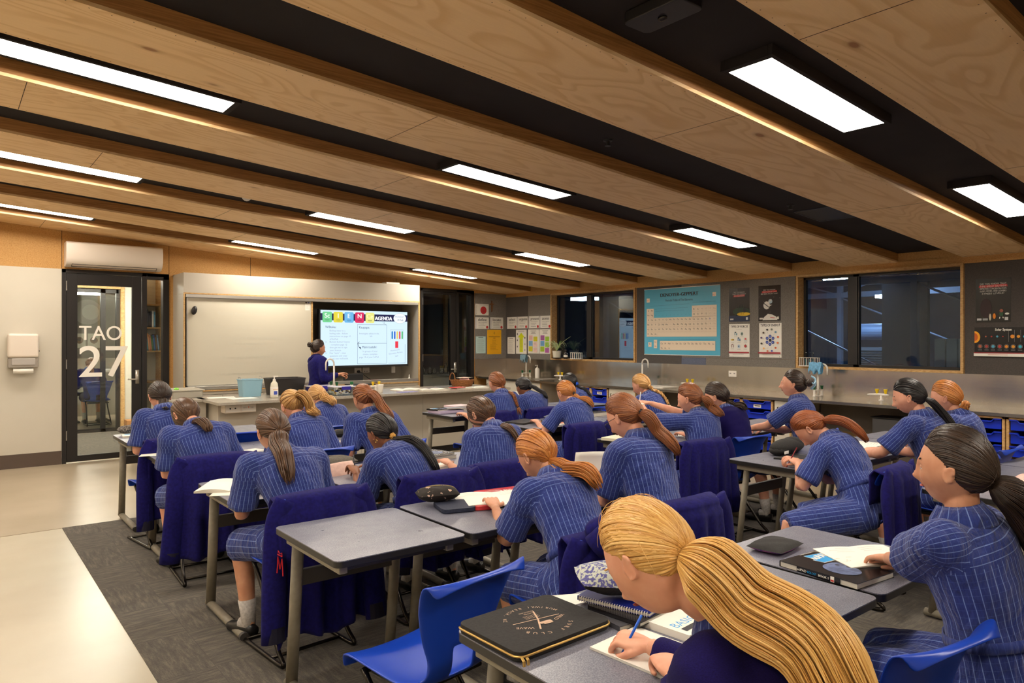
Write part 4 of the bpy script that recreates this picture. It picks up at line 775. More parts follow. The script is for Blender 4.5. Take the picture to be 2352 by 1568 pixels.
m.ell((0, 0, .004), (.14, .095, .004), wk); m.build('basket_body', o); m = MB(); m.tube([(-.16, 0, .09)]+[(-.17+.0*a, .07*math.cos(a), .1+.1*math.sin(a)) for a in np.linspace(0, PI, 10)], [.007]*11, wk, 6); m.build('basket_handle', o, smooth=True)
m = MB(); m.ell((.04, 0, .09), (.08, .06, .045), col((214, 160, 150), .7)); w = m.build('pink_bag', smooth=True); w.location = (5.85, 8.48, ZB); tag(w, 'rumpled pink cloth bag inside wicker basket', 'bag'); sheetpaper(5.9, 8.5, ZB+.125, .24, .15, .4, 'folded printed leaflet on top of basket', col((206, 190, 176), .6))
m = MB(); m.box(5.3, 5.55, 7.95, 8.1, ZB, ZB+.004, col((120, 116, 170), .5)); w = m.build('purple_folder'); w.location = (-.75, .0, 0); tag(w, 'flat purple folder on teacher bench in front of mug', 'folder')
# ---------------------------------------------------------------- beyond the left door: lobby and the classroom behind it
YP = 13.6
m = MB(); m.box(-.5, 4.2, YB+T, 19.5, -.1, 0, M_vinyl2); m.prism([(-.5, YB+T), (4.2, YB+T), (4.2, 13.5), (-.5, 13.5)], .0005, .005, M_carpet); S('floor_lobby', m)
m = MB(); m.box(-.5, 4.2, YB+T, YP, 2.7, 2.8, M_cream); m.box(-.5, 4.2, YP, 19.5, 2.95, 3.0, M_black); S('ceiling_lobby', m)
for i in range(5): m = MB(); m.box(-.5, 4.2, 14.4+i*.85, 14.85+i*.85, 2.5+.03*i, 2.95, M_beam); S('trim_%d' % (50+i), m)
m = MB(); m.box(-.6, -.5, YB+T, 19.5, 0, 2.95, M_cream); m.box(4.2, 4.3, YB+T, 19.5, 0, 2.95, M_cream); m.box(-.5, 4.2, 19.5, 19.6, 0, 1.1, M_cream); m.box(-.5, 4.2, 19.5, 19.6, 1.1, 2.95, M_feltL); S('wall_lobby', m)
m = MB(); y = YP; k = M_frame
m.box(2.375, 4.2, y-.1, y+.05, 0, 2.75, M_cream); m.box(-.5, 4.2, y-.02, y+.05, 2.47, 2.95, M_cream); m.box(2.32, 2.375, y-.12, y+.06, 0, 2.47, M_reveal); m.box(-.5, 2.32, y-.1, y+.06, 2.4, 2.47, M_reveal)
for a, b in ((2.265, 2.32), (2.035, 2.105)): m.box(a, b, y-.03, y+.05, 0, 2.4, k)
m.box(-.5, 2.3, y-.03, y+.05, 2.33, 2.4, k); m.box(-.5, 2.3, y-.03, y+.05, 0, .06, k); S('wall_inner', m)
m = MB(); m.box(-.5, 2.035, y, y+.006, .06, 2.33, M_clear); m.box(2.105, 2.265, y, y+.006, .06, 2.33, M_clear); S('window_3', m)
o = thing('bookcase', 'white bookcase with books seen through the side pane of the door', 'bookcase', (0, 0, 0)); m = MB(); wc = M_cream
m.box(2.355, 2.39, 10.75, 11.15, 0, 2.45, M_reveal); m.box(2.39, 3.2, 10.75, 11.15, 0, 2.45, wc); m.box(2.1, 2.355, 11.13, 11.15, 0, 2.45, wc); m.box(2.08, 2.1, 10.95, 11.15, 0, 2.45, wc)
for z in (.5, .95, 1.375, 1.70, 2.02): m.box(2.1, 2.355, 10.78, 11.13, z, z+.02, M_reveal)
m.build('shelves', o)
for z0, cs, ns in ((1.395, [(60, 130, 150), (214, 150, 100), (190, 120, 80), (40, 100, 60), (40, 90, 160), (90, 60, 40), (120, 160, 200)], 'teal,orange,rust,dark green,royal blue,dark brown,sky blue'), (1.72, [(40, 42, 60), (30, 34, 50), (36, 40, 60), (220, 220, 214), (90, 150, 190)], 'charcoal,black,midnight,off-white,light blue')):
    x = 2.185
    for i, (c, nn) in enumerate(zip(cs, ns.split(','))):
        wd = rnd.uniform(.018, .024); h = rnd.uniform(.2, .25); m = MB(); m.box(0, wd, 0, .18, 0, h, col(c, .5)); m.box(.002, wd-.002, -.001, 0, .02, h*.8, col(tuple(min(255, q+40) for q in c), .5)); b = m.build('book'); b.location = (x, 10.85, z0); b.rotation_euler = (0, -.1 if z0 < 1.6 else 0, 0); x += wd+.002
        tag(b, 'upright %s book seen through the side pane, %s shelf' % (nn, 'lower' if z0 < 1.6 else 'upper'), 'book', 'books behind the door')
m = MB(); m.box(2.36, 2.6, 13.2, 13.45, .005, .2, mat('cardboard', (176, 124, 76), .8)); w = m.build('cardboard_box'); tag(w, 'brown cardboard box on floor seen low through the glazed door', 'box')
m = MB(); m.box(1.9, 3.6, 16.6, 17.4, 0, .88, M_lam); m.box(1.85, 3.65, 16.55, 17.45, .88, .92, M_plastic); w = m.build('lobby_bench'); tag(w, 'pale bench in the room seen through the glazed door', 'bench')
for i, (x, y, z, l, q) in enumerate(((1.6, 12.2, 2.66, 'lit lobby ceiling light just above the door glass', .3), (1.9, 16.3, 2.44, 'bright strip light seen through the door glass in farther room', .12), (2.3, 11.55, 2.6, 'strip light glimpsed at the top of the narrow side pane', .08))):  # first lamp is added out of view to brighten the lobby
    o = thing('ceiling_light', l, 'ceiling light', (x, y, z)); m = MB(); m.box(-.6 if i < 2 else -.2, .6 if i < 2 else .5, -q/2, q/2, 0, .04, mat('lobby_tube', (255, 250, 240), .5, emit=(1, .9, .76), es=85)); m.build('diffuser', o)
for i in range(3):
    s = Sheet((2.05+.3*i, 19.49, 1.35), (1, 0, 0), (0, 0, 1)); s.rect(0, 0, .26, .34, col((206, 206, 190), .6)); s.disc(.13, .18, .08, col((120, 90, 60), .6)); s.disc(.13, .2, .04, col((60, 50, 40), .6)); w = s.build('animal_picture'); tag(w, 'small animal picture on the far wall seen through the door, %s' % ('left', 'middle', 'right')[i], 'picture', 'animal pictures')
s = Sheet((2.65, 19.49, 2.2), (1, 0, 0), (0, 0, 1)); s.disc(0, 0, .3, col((150, 146, 138), .6)); s.disc(.06, 0, .18, col((176, 172, 164), .6)); w = s.build('round_emblem'); tag(w, 'pale round emblem on the far grey wall seen through the door', 'emblem')
# ---------------------------------------------------------------- beyond the right back door: dim preparation room
m = MB(); m.box(4.4, 9.5, YB+T, 13.6, -.1, 0, M_vinyl2); S('floor_prep', m); m = MB(); g_ = col((92, 92, 86), .6); m.box(4.31, 4.4, YB+T, 13.6, 0, 3, g_); m.box(9.5, 9.6, YB+T, 13.6, 0, 3, g_); m.box(4.3, 9.6, 13.6, 13.7, 0, 3, g_); m.box(4.3, 9.6, YB+T, 13.6, 2.9, 3, M_black); S('wall_prep', m)
m = MB(); m.box(8.0, 8.06, 12.2, 12.3, 0, 2.6, M_reveal); m.box(7.3, 7.36, 12.2, 12.3, 0, 2.6, M_reveal); m.box(7.36, 8.0, 12.28, 12.3, 0, 2.6, M_frame); S('trim_44', m)
m = MB(); m.box(6.6, 8.6, 11.2, 11.9, .86, .9, M_top); m.box(6.7, 8.5, 11.3, 11.85, 0, .86, M_lam); w = m.build('prep_bench'); tag(w, 'dim bench seen through the right-hand black door', 'bench')
gooseneck('laboratory_tap', (7.75, 11.5, .9), 0, 'tap seen through the glass of the right-hand black door')
for i in range(7):
    x = 6.9+i*.13; h = rnd.uniform(.1, .2); m = MB(); m.lathe([(.035, 0), (.045, .01), (.045, h*.5), (.018, h*.8), (.02, h)], (0, 0, 0), M_clear, 14); w = m.build('glass_flask', smooth=True); w.location = (x, 11.45+.05*(i % 2), .9); tag(w, 'small glass flask on dim bench behind the right-hand black door, %s from the left' % 'first,second,third,fourth,fifth,sixth,seventh'.split(',')[i], 'flask', 'flasks behind the right-hand door')
m = MB(); m.ell((0, 0, .14), (.16, .12, .14), mat('grey_sack', (150, 150, 146), .6)); w = m.build('plastic_bag', smooth=True); w.location = (6.95, 11.65, .9); tag(w, 'pale bulging plastic bag on the bench behind right-hand black door', 'bag')
o = thing('ceiling_light', 'dim strip light in the room behind the right-hand black door', 'ceiling light', (6.2, 12.8, 2.85)); m = MB(); m.box(-.5, .5, -.05, .05, 0, .04, mat('prep_fill', (255, 250, 240), .5, emit=(1, .92, .8), es=9)); m.build('diffuser', o)  # lamp added out of view so the preparation room is dimly lit
# ---------------------------------------------------------------- beyond the windows: dark hall
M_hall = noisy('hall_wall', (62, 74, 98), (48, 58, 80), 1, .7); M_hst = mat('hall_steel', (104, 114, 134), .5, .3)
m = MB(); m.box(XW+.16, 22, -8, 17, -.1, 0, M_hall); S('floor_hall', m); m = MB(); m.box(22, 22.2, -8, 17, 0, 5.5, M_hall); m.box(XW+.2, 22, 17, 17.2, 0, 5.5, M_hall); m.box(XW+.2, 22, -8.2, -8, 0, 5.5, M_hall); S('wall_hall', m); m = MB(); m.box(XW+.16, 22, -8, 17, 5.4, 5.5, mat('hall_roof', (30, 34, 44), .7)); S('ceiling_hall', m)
def steel_frame(x, ys, lab):
    o = thing('steel_truss', lab, 'steel frame', (0, 0, 0)); m = MB()
    for y in ys: m.box(x-.05, x+.05, y-.05, y+.05, 0, 5.3, M_hst)
    m.build('columns', o); m = MB(); m.box(x-.04, x+.04, ys[0], ys[-1], 2.5, 2.62, M_hst); m.box(x-.04, x+.04, ys[0], ys[-1], 3.3, 3.38, M_hst); m.build('beams', o); m = MB()
    for a, b in zip(ys, ys[1:]): m.cyl((x, a, .8), (x, b, 2.5), .018, M_hst, n=8); m.cyl((x, a, 2.55), (x, (a+b)/2, 3.35), .02, M_hst, n=8); m.cyl((x, b, 2.55), (x, (a+b)/2, 3.35), .02, M_hst, n=8)
    m.build('braces', o)
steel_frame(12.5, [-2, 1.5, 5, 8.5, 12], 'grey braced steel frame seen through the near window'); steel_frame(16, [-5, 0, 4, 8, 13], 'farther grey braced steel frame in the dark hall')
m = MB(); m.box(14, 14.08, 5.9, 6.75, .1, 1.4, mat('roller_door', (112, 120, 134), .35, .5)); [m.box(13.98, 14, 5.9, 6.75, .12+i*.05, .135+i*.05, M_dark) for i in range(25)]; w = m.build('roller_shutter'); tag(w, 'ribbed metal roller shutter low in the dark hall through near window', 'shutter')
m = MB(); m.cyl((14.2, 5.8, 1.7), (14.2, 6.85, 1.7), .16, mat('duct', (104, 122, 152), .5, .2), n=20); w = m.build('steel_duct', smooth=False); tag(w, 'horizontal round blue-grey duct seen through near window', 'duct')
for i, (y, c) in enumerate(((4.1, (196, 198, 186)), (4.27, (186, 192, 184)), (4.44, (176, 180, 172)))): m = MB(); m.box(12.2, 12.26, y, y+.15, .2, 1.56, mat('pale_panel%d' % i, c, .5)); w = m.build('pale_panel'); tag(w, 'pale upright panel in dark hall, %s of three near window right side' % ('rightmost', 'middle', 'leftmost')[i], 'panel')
m = MB(); m.box(13, 13.1, 5.0, 5.75, 0, 3.6, col((66, 70, 78), .5)); w = m.build('hall_column'); tag(w, 'tall dark grey column in the hall through near window', 'cabinet')  # one upright slab standing for the grey columns of the hall
for i, (x, y, z, w_) in enumerate(((13, 6.5, 2.62, .5), (10.2, 10.4, 2.35, .5), (15, 6.5, 2.4, .4), (13, -2, 4, .6), (17, 12, 3.6, .6))):  # last two lamps are added out of view to brighten the hall
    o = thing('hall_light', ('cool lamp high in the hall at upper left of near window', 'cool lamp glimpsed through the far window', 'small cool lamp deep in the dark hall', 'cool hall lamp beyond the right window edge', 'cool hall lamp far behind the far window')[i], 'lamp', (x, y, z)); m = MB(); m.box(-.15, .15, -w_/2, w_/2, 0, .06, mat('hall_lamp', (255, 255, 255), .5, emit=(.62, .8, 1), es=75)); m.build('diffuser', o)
# ---------------------------------------------------------------- desks and chairs
def make_desk():
    o = thing('student_desk', '', 'desk'); w, d, H = .59, .635, .72
    m = MB(); m.prism(rounded(w, d, .03, 4, 0, -d), H-.0035, H, M_desk); m.build('desktop', o)
    m = MB(); m.prism(rounded(w, d, .03, 4, 0, -d), H-.027, H-.0036, M_edge); m.build('desktop_edge', o, bevel=.001)
    for x in (.035, w-.07):
        m = MB(); m.box(x, x+.035, -d+.05, -.05, H-.068, H-.0275, M_legs); m.build('side_rail', o, bevel=.004)
        xc = x+.03
        m = MB(); m.tube([(xc, -.035, .03), (xc, -.11, H-.07)], [(.018, .027)]*2, M_legs, 14, up=(1, 0, 0)); m.build('leg', o, smooth=True)
        m = MB(); m.tube([(xc, -d+.02, .026), (xc, -.0, .026)], [(.02, .024)]*2, M_legs, 14, up=(1, 0, 0)); f = m.build('foot_bar', o, smooth=True)
        e = MB(); e.tube([(xc, -d+.005, .026), (xc, -d+.03, .026)], [(.021, .025)]*2, M_legd, 14, up=(1, 0, 0)); e.build('end_cap', f)
    m = MB(); m.box(.075, w-.06, -.10, -.075, .47, .54, M_legd); m.build('crossbar', o, bevel=.004)
    m = MB(); m.box(.07, w-.07, -.09, -.06, H-.06, H-.0275, M_legd); m.build('under_rail', o, bevel=.003); m = MB(); m.box(.07, w-.07, -d+.06, -d+.09, H-.06, H-.0275, M_legd); m.build('under_rail', o, bevel=.003)
    return o
desk0 = make_desk(); used = [False]
def desk(x, y, lab):
    if not used[0]: used[0] = True; desk0.location = (x, y, .006); desk0['label'] = lab; return desk0
    return dup(desk0, None, (x, y, .006), None, lab)
DZ = .726
LB = [1.13, 1.745, 2.36]; RB = [4.22, 4.83, 5.44, 6.05-.0]
ROWL = [1.675, 3.09, 4.31, 5.79, 6.95]; ROWR = [1.66, 2.90, 4.17, 5.60, 6.93]
rn = ['front-most row nearest the viewer', 'second row from the viewer', 'third row from the viewer', 'fourth row from the viewer', 'fifth and farthest row']
cn = ['left', 'middle', 'right']
for j, y in enumerate(ROWL):
    for i, x in enumerate(LB): desk(x, y, ('empty grey desk with bare speckled top, left end of the second row' if (i, j) == (0, 1) else 'grey student desk, left block, %s desk in the %s' % (cn[i], rn[j])))
for j, y in enumerate(ROWR):
    for i, x in enumerate(RB):
        if x > 5.6 and j == 0: continue
        desk(x, y, 'grey student desk, window-side block, %s desk in the %s' % (['left', 'second', 'third', 'window-most'][i], rn[j]))
def make_chair():
    o = thing('plastic_chair', '', 'chair')
    prof = np.array([(.235, .405), (.225, .435), (.19, .452), (.08, .444), (-.05, .434), (-.12, .436), (-.165, .46), (-.178, .52), (-.19, .60), (-.215, .70), (-.25, .772), (-.285, .80), (-.305, .795)])
    pr = spline(prof, 30); G = []; nx = 19
    for i, (y, z) in enumerate(pr):
        t = i/29; w = np.interp(t, [0, .15, .42, .5, .58, .75, .9, 1], [.185, .205, .195, .14, .13, .195, .225, .19]); row = []
        for j in range(nx):
            u = j/(nx-1)*2-1; cv = abs(u)**2.6
            if t < .45: dy, dz = 0, .022*cv*np.interp(t, [0, .1, .45], [0, .6, 1])-.006*(1-u*u)
            else: dy, dz = .038*cv*np.interp(t, [.45, .6, .9, 1], [.2, .7, 1, .8]), .015*cv*np.interp(t, [.45, .55, 1], [1, .3, 0])-(.03*cv if t > .95 else 0)
            row.append((u*w, y+dy, z+dz))
        G.append(row)
    m = MB(); m.grid(G, M_blue); F = []; 
    for f in m.f:
        i, j = divmod(f[0], nx)
        if 14 <= i <= 17 and 6 <= j <= 11: continue
        F.append(f)
    m.f = F; m.m = [0]*len(F); s = m.build('shell', o, smooth=True, solid=.009, sub=1)
    for x in (-.17, .17):
        m = MB(); P = spline([(x, .14, .425), (x, .02, .30), (x*1.08, -.16, .09), (x*1.1, -.235, .03), (x*1.1, -.20, .013), (x*1.1, 0, .012), (x*1.1, .23, .012)], 28); m.tube(P, [.0115]*28, M_chrome, 8); m.build('leg', o, smooth=True)
    m = MB(); m.cyl((-.187, -.1, .014), (.187, -.1, .014), .009, M_chrome, n=8); m.build('floor_bar', o, smooth=True); m = MB(); m.cyl((-.187, .2, .014), (.187, .2, .014), .009, M_chrome, n=8); m.build('floor_bar', o, smooth=True)
    m = MB(); m.cyl((-.17, .13, .42), (.17, .13, .42), .01, M_chrome, n=8); m.cyl((-.17, -.08, .40), (.17, -.08, .40), .01, M_chrome, n=8); m.box(-.15, .15, -.1, .15, .41, .425, M_dark); m.build('seat_frame', o)
    m = MB(); m.tube(spline([(-.075, -.243, .63), (-.05, -.238, .585), (0, -.232, .575), (.05, -.238, .585), (.075, -.243, .63)], 12), [.0025]*12, M_blue, 6); m.build('moulded_crease', o, smooth=True)
    return o
chair0 = make_chair(); usedc = [False]
def chair(x, y, rz, lab):
    if not usedc[0]: usedc[0] = True; chair0.location = (x, y, .006); chair0.rotation_euler = (0, 0, rz); chair0['label'] = lab; return chair0
    return dup(chair0, None, (x, y, .006), rz, lab)
def coat(x, y, rz, lab, L=.62, emblem=0, seed=1, w=.235, sl=(1, 1), knot=0):
    """navy blazer draped over a chair back"""
    o = thing('school_blazer', lab, 'blazer', (x, y, .006), rz); r = random.Random(seed); ph = r.uniform(0, 6); m = MB(); G = []
    S_ = np.concatenate([np.linspace(-.20, 0, 8), np.linspace(.03, L, 26)])
    for j in range(41):
        u = j/40*2-1; row = []
        for s_ in S_:
            top = .828-.02*abs(u)**3
            if s_ <= 0: yy = -.262+.05*abs(u)**2+(.035 if s_ < -.02 else .012); zz = top+s_-.004; yy += .02*(-s_)
            else:
                f = min(1, s_/.45); fold = .022*f*math.sin(u*9+ph)+.014*f*math.sin(u*17+ph*2)
                yy = -.318+.05*abs(u)**2-.018*f+fold-.02*math.sin(min(s_*8, PI))*.5; zz = top-s_*(1-.0*f)-(.02*math.sin(u*5+ph)*f)
                if s_ < .06: yy += .012; zz += .004
            hw = w*(1+.10*max(0, s_)*1.2-.05*abs(min(0, s_))*5); row.append((u*hw, yy, zz))
        G.append(row)
    m.grid(G, M_navy); b = m.build('coat_body', o, smooth=True, solid=.008)
    for s in (-1, 1):
        if not sl[(s+1)//2]: continue
        m = MB(); l = L*r.uniform(.82, 1.05); P = spline([(s*(w-.045), -.27, .80), (s*(w-.0), -.27, .70), (s*(w+.018), -.285, .5), (s*(w+.025+r.uniform(-.01, .03)), -.30+r.uniform(-.04, .02), .80-l)], 16); m.tube(P, np.stack([.022+.006*np.sin(np.linspace(0, 9, 16)+ph)+np.linspace(0, .01, 16), np.linspace(.055, .06, 16)], 1), M_navy, 14, up=(1, 0, 0)); sv = m.build('sleeve', o, smooth=True)
        m = MB(); m.tube([P[-1]+np.array([0, 0, -.002]), P[-2]], [(.03, .055)]*2, mat('navy_lining', (16, 14, 40), .7), 14, up=(1, 0, 0)); m.build('cuff', sv)
    if knot: m = MB(); m.ell((.02, -.30, .80), (.14, .07, .07), M_navy); m.ell((-.08, -.27, .83), (.09, .06, .05), M_navy); m.tube(spline([(-.16, -.3, .78), (-.1, -.35, .84), (.04, -.36, .83), (.1, -.34, .6)], 14), [(.04, .05)]*14, M_navy, 10); m.build('bundled_folds', o, smooth=True)
    if emblem:
        m = MB(); R_ = mat('red_embroidery', (200, 24, 44), .6); q = [(-.03, -.045), (-.02, .03), (0, -.02), (.02, .03), (.03, -.045)]; ex, ez = emblem
        m.tube([(ex, -.372+.0*a, ez+b) if 0 else (ex-.0, -.36+a, ez+b) for a, b in q], [.0028]*5, R_, 5) if abs(ex) > .2 else m.tube([(ex+a, -.352, ez+b) for a, b in q], [.0028]*5, R_, 5)
        m.tube([(ex+a, -.352, ez+b) if abs(ex) <= .2 else (ex, -.36+a, ez+b) for a, b in ((-.022, .04), (-.018, .055), (0, .047), (.018, .058), (.022, .04), (-.022, .04))], [.0025]*6, R_, 5); m.build('red_monogram', o)
    return o
CH = {}
def seat(i, j, blk, dx=0, rz=0, dy=0):
    x = (LB if blk == 'L' else RB)[i]+.295+dx; y = (ROWL if blk == 'L' else ROWR)[j]-.635-.32+dy; return x, y, rz
chairs = [  # (x, y, rz, label, coat?)
 (1.30, 2.09, .14, 'bright blue empty plastic chair in the left foreground at the bare desk', None),
 (2.0, .95, -.14, 'bright blue empty plastic chair at the bottom right foreground', None),
 (1.40, 3.50, .08, 'blue chair under a blazer behind the bare desk, third row left end', dict(L=.66, emblem=(-.262, .54), seed=3, l='long navy blazer with red monogram over chair just beyond the bare desk')),
 (1.36, 4.93, -.05, 'blue chair under a blazer, fourth row left end', dict(L=.62, seed=5, l='long navy blazer with trailing sleeve over chair in the fourth row left end')),
 (1.33, 5.95, .15, 'blue chair under a blazer, farthest row left end by the door', dict(L=.6, seed=8, l='navy blazer hanging on the chair of the student nearest the glazed door')),
 (1.90, 6.06, -.05, 'empty blue chair in the farthest row between two students', None),
 (2.13, 3.55, .0, 'blue chair under a blazer of the student with gold hair tie', dict(L=.5, seed=11, l='navy blazer over the chair of the black-ponytailed student with gold hair tie')),
 (2.62, 3.60, .0, 'blue chair under a blazer, third row right end of left block', dict(L=.5, seed=12, l='navy blazer over the chair behind the blurred brunette in the third row')),
 (2.05, 2.13, -.1, 'blue chair under a bundled blazer, second row middle', dict(L=.5, seed=14, knot=1, l='bundled navy blazer on chair behind the ginger-blonde student in the centre')),
 (2.66, 2.28, .0, 'blue chair under a blazer, second row right of left block', dict(L=.4, seed=15, l='navy blazer just showing behind the foreground blonde head')),
 (2.43, .73, .0, 'blue chair under a blazer of the dark-haired student in foreground', dict(L=.5, seed=16, l='navy blazer on the chair of the dark-haired student at right foreground')),
 (1.34, .60, .0, 'blue chair of the blonde student in the foreground', None),
 (2.03, 4.83, 0, 'blue chair of the student with a streaky blonde ponytail', None), (2.62, 4.83, 0, 'blue chair of the long brown-haired student by the teacher bench', None), (2.66, 6.0, 0, 'blue chair of the ginger ponytailed student, farthest row', None),
 (4.34, 3.40, -.08, 'blue chair under a long blazer in the middle of the room', dict(L=.6, seed=20, l='long navy blazer over chair right of the student wearing glasses')),
 (4.92, 3.38, -.1, 'blue chair with exposed back of the student in navy jumper', None), (5.65, 3.2, 0, 'blue chair of the student with the light blue claw clip', None),
 (4.38, 4.68, 0, 'blue chair under a blazer, window-side block fourth row', dict(L=.55, seed=22, l='navy blazer over chair behind the light-ginger ponytailed student')), (5.72, 4.72, 0, 'blue chair of the student with long blonde plait', None),
 (4.34, 5.95, 0, 'blue chair under a blazer, far row of window-side block', dict(L=.4, seed=23, l='navy blazer on the chair of the auburn student with the plait')), (5.0, 5.95, 0, 'blue chair under a blazer, far row second chair', dict(L=.4, seed=24, l='navy blazer on the chair of student with thick black ponytail')), (5.55, 5.8, 0, 'blue chair of the student with blue hair tie in the far row', None),
 (4.30, 2.08, .12, 'blue chair under a blazer of the copper-haired student', dict(L=.6, seed=26, emblem=(-.262, .42), l='navy blazer with red monogram over the chair of the copper-haired student')), (5.12, 1.88, 0, 'blue chair of the student with sleek black ponytail', None), (5.73, 1.92, 0, 'blue chair of the blurred ginger student by the blue trays', None)]
for x, y, rz, l, c in chairs:
    chair(x, y, rz, l)
    if c: c = dict(c); ll = c.pop('l'); coat(x, y, rz, ll, **c)
# ---------------------------------------------------------------- things on the desks
M_pr = mat('print_blue', (22, 150, 216), .4); M_cov = mat('workbook_cover', (26, 24, 28), .25, spec=.5); M_fur = noisy('grey_blue_creature', (110, 126, 170), (60, 70, 104), 30, .4)
def scipad(full):
    def f(s, w, d):
        s.poly([(w*.06, d*.52), (w*.10, d*.93), (w*.30, d*.96), (w*.31, d*.90), (w*.38, d*.92), (w*.36, d*.5), (w*.22, d*.46), (w*.21, d*.52)], M_paper); s.poly([(w*.065, d*.53), (w*.105, d*.92), (w*.29, d*.95), (w*.30, d*.89), (w*.37, d*.91), (w*.35, d*.51), (w*.225, d*.475), (w*.215, d*.53)], M_pr)
        s.text('sciPAD', w*.235, d*.53, .035, M_paper, w=d*.42, ang=PI/2*1.02, bold=.0015); s.disc(w*.62, d*.42, w*.22, M_fur, d*.24); s.disc(w*.5, d*.5, w*.1, M_fur, d*.2); s.disc(w*.5, d*.55, .008, M_ink); s.disc(w*.62, d*.6, .008, M_ink); s.line([(w*.02, d*.5), (w*.03, d*.85), (w*.06, d*.95)], .002, M_paper)
    return f
book((2.47, 1.252, DZ), .297, .225, .02, -PI/2-.09, M_cov, 'thick black workbook with bright blue title patch near the dark-haired student', scipad(1), name='workbook')
s = Sheet((0, 0, 0), (1, 0, 0), (0, 0, 1)); 
def on(name, lab, cat, loc, rz, draw, parent=None):
    s = Sheet((0, 0, 0), (1, 0, 0), (0, 0, 1), .0002); draw(s); o = s.build(name); o.location = loc; o.rotation_euler = (0, 0, rz); return o
a = [o for o in bpy.data.objects if o.name.startswith('workbook')][0]
s = Sheet((-.1375, -.1128, .001), (1, 0, 0), (0, 0, 1), .0002); s.rect(.06, 0, .165, .019, M_cov); s.text('sciPAD', .062, .005, .009, M_paper, bold=.0003); s.text('BIOLOGY', .102, .005, .008, M_pr, w=.035); s.text('BOOK 1', .145, .005, .008, M_paper, bold=.0003); s.rect(.19, 0, .014, .019, M_paper); s.rect(.191, .002, .012, .006, M_red); s.build('spine_print', a)
open_book((2.67, 1.23, DZ+.021), .30, .23, .006, -.5, 'open exercise book with pencil sketches leaning on the black workbook', ink=False)
s = Sheet((2.46, 1.24, DZ+.03), (.85, -.5, 0), (.5, .85, 0), .0002); tn = col((196, 150, 120), .6); [s.text(t, x, y, .008, tn) for t, x, y in (('cells', .03, .06), ('leaf', .06, .03), ('root', -.02, .03), ('stem', .08, .07))]; s.line([(.02, .05), (.05, .02), (.07, .05)], .001, tn)
o = s.build('pencil_notes'); tag(o, 'faint pencil diagram on the open exercise book', 'drawing')
def pouch(loc, w, d, h, rz, m1, lab, m2=None, tilt=(0, 0), zip_=True, name='pencil_case', n=4, zm=None):
    o = thing(name, lab, 'pencil case', loc, rz); o.rotation_euler = (tilt[0], tilt[1], rz); G = []; m = MB(); k = 17
    for sg in (1, -1):
        G = []
        for i in range(k):
            row = []
            for j in range(k):
                u, v = i/(k-1)*2-1, j/(k-1)*2-1; t = (max(0, 1-abs(u)**2.6)*max(0, 1-abs(v)**2.4))**.5; pin_ = 1-.06*(1-abs(u)**2)*0
                z = h/2+sg*h/2*t*(1+.07*math.sin(u*7+v*5)); row.append((u*w/2*(1-.05*abs(v)**2), v*d/2*(1-.05*abs(u)**2), z))
            G.append(row)
        m.grid(G if sg > 0 else [r[::-1] for r in G], m1 if sg > 0 or not m2 else m2)
    m.build('fabric_body', o, smooth=True)
    if zip_: z = MB(); z.tube([(u*w/2*.96, 0, h/2+h/2*(max(0, 1-abs(u)**2.6))**.5+.001) for u in np.linspace(-.97, .97, 15)], [(.004, .0015)]*15, zm or col((150, 120, 60), .4), 6); z.build('zip', o)
    return o
pat1 = noisy('paisley_fabric', (184, 188, 176), (84, 84, 140), 95, .8, lo=.47, hi=.53, bump=.2)
pat2 = noisy('floral_black_fabric', (38, 32, 28), (214, 180, 160), 34, .8, lo=.62, hi=.66, bump=.15); pat3 = noisy('purple_print', (90, 60, 140), (214, 120, 170), 60, .7); pat4 = noisy('speckled_black', (50, 44, 42), (150, 140, 130), 160, .8, lo=.5, hi=.6); pat5 = noisy('leopard_fabric', (190, 170, 150), (40, 30, 28), 60, .8, lo=.46, hi=.5)
pk = noisy('pink_fabric', (226, 190, 176), (214, 176, 164), 40, .7, bump=.2); gr = noisy('grey_heather_fabric', (104, 98, 88), (86, 80, 72), 150, .9, bump=.2); bk = noisy('black_fabric', (36, 34, 33), (28, 26, 26), 120, .85, bump=.2); pur = mat('shiny_purple', (88, 48, 150), .3); nav = noisy('navy_neoprene', (38, 44, 66), (30, 36, 56), 90, .8, bump=.1); rosep = noisy('pink_sequin', (190, 90, 96), (224, 170, 170), 130, .5, bump=.3)
pouch((2.55, 1.535, DZ), .21, .15, .035, .1, bk, 'flat black pencil case with purple underside on the right foreground desk', pat3, zip_=False)
pouch((1.60, 1.50, DZ+.055), .25, .13, .085, -.5, pat1, 'blue and cream paisley pencil case on top of notebooks', bk, tilt=(.15, .1), zip_=False)
# laptop sleeve
o = thing('laptop_sleeve', 'black zipped laptop sleeve with circular surf club print at left of front desk', 'laptop sleeve', (1.305, 1.53, DZ), .03); m = MB(); m.prism(rounded(.35, .265, .025, 5, -.175, -.1325), 0, .028, bk); m.build('sleeve_body', o, bevel=.007, seg=3)
m = MB(); gz = mat('gold_zip', (196, 160, 90), .35, .6); P = [(x, y, .017) for x, y in rounded(.356, .271, .028, 5, -.178, -.1355)]; P = [P[-1]]+P; i0 = 0; m.tube(P[16:]+P[:12], [(.0035, .003)]*(len(P)-16+12), gz, 6); m.build('zip_track', o, smooth=True)
for q in (0, 1): m = MB(); x = -.165+q*.014; m.tube([(x, -.132, .017), (x-.004, -.146, .012), (x-.006, -.15, -.008)], [(.004, .0015)]*3, gz, 6); m.ell((x-.006, -.1505, -.012), (.0045, .0015, .006), gz); m.build('zip_pull', o)
s = Sheet((.01, .0, .0284), (-.99, .14, 0), (-.14, -.99, 0), .0001); pk2 = mat('tan_print', (196, 164, 138), .7)
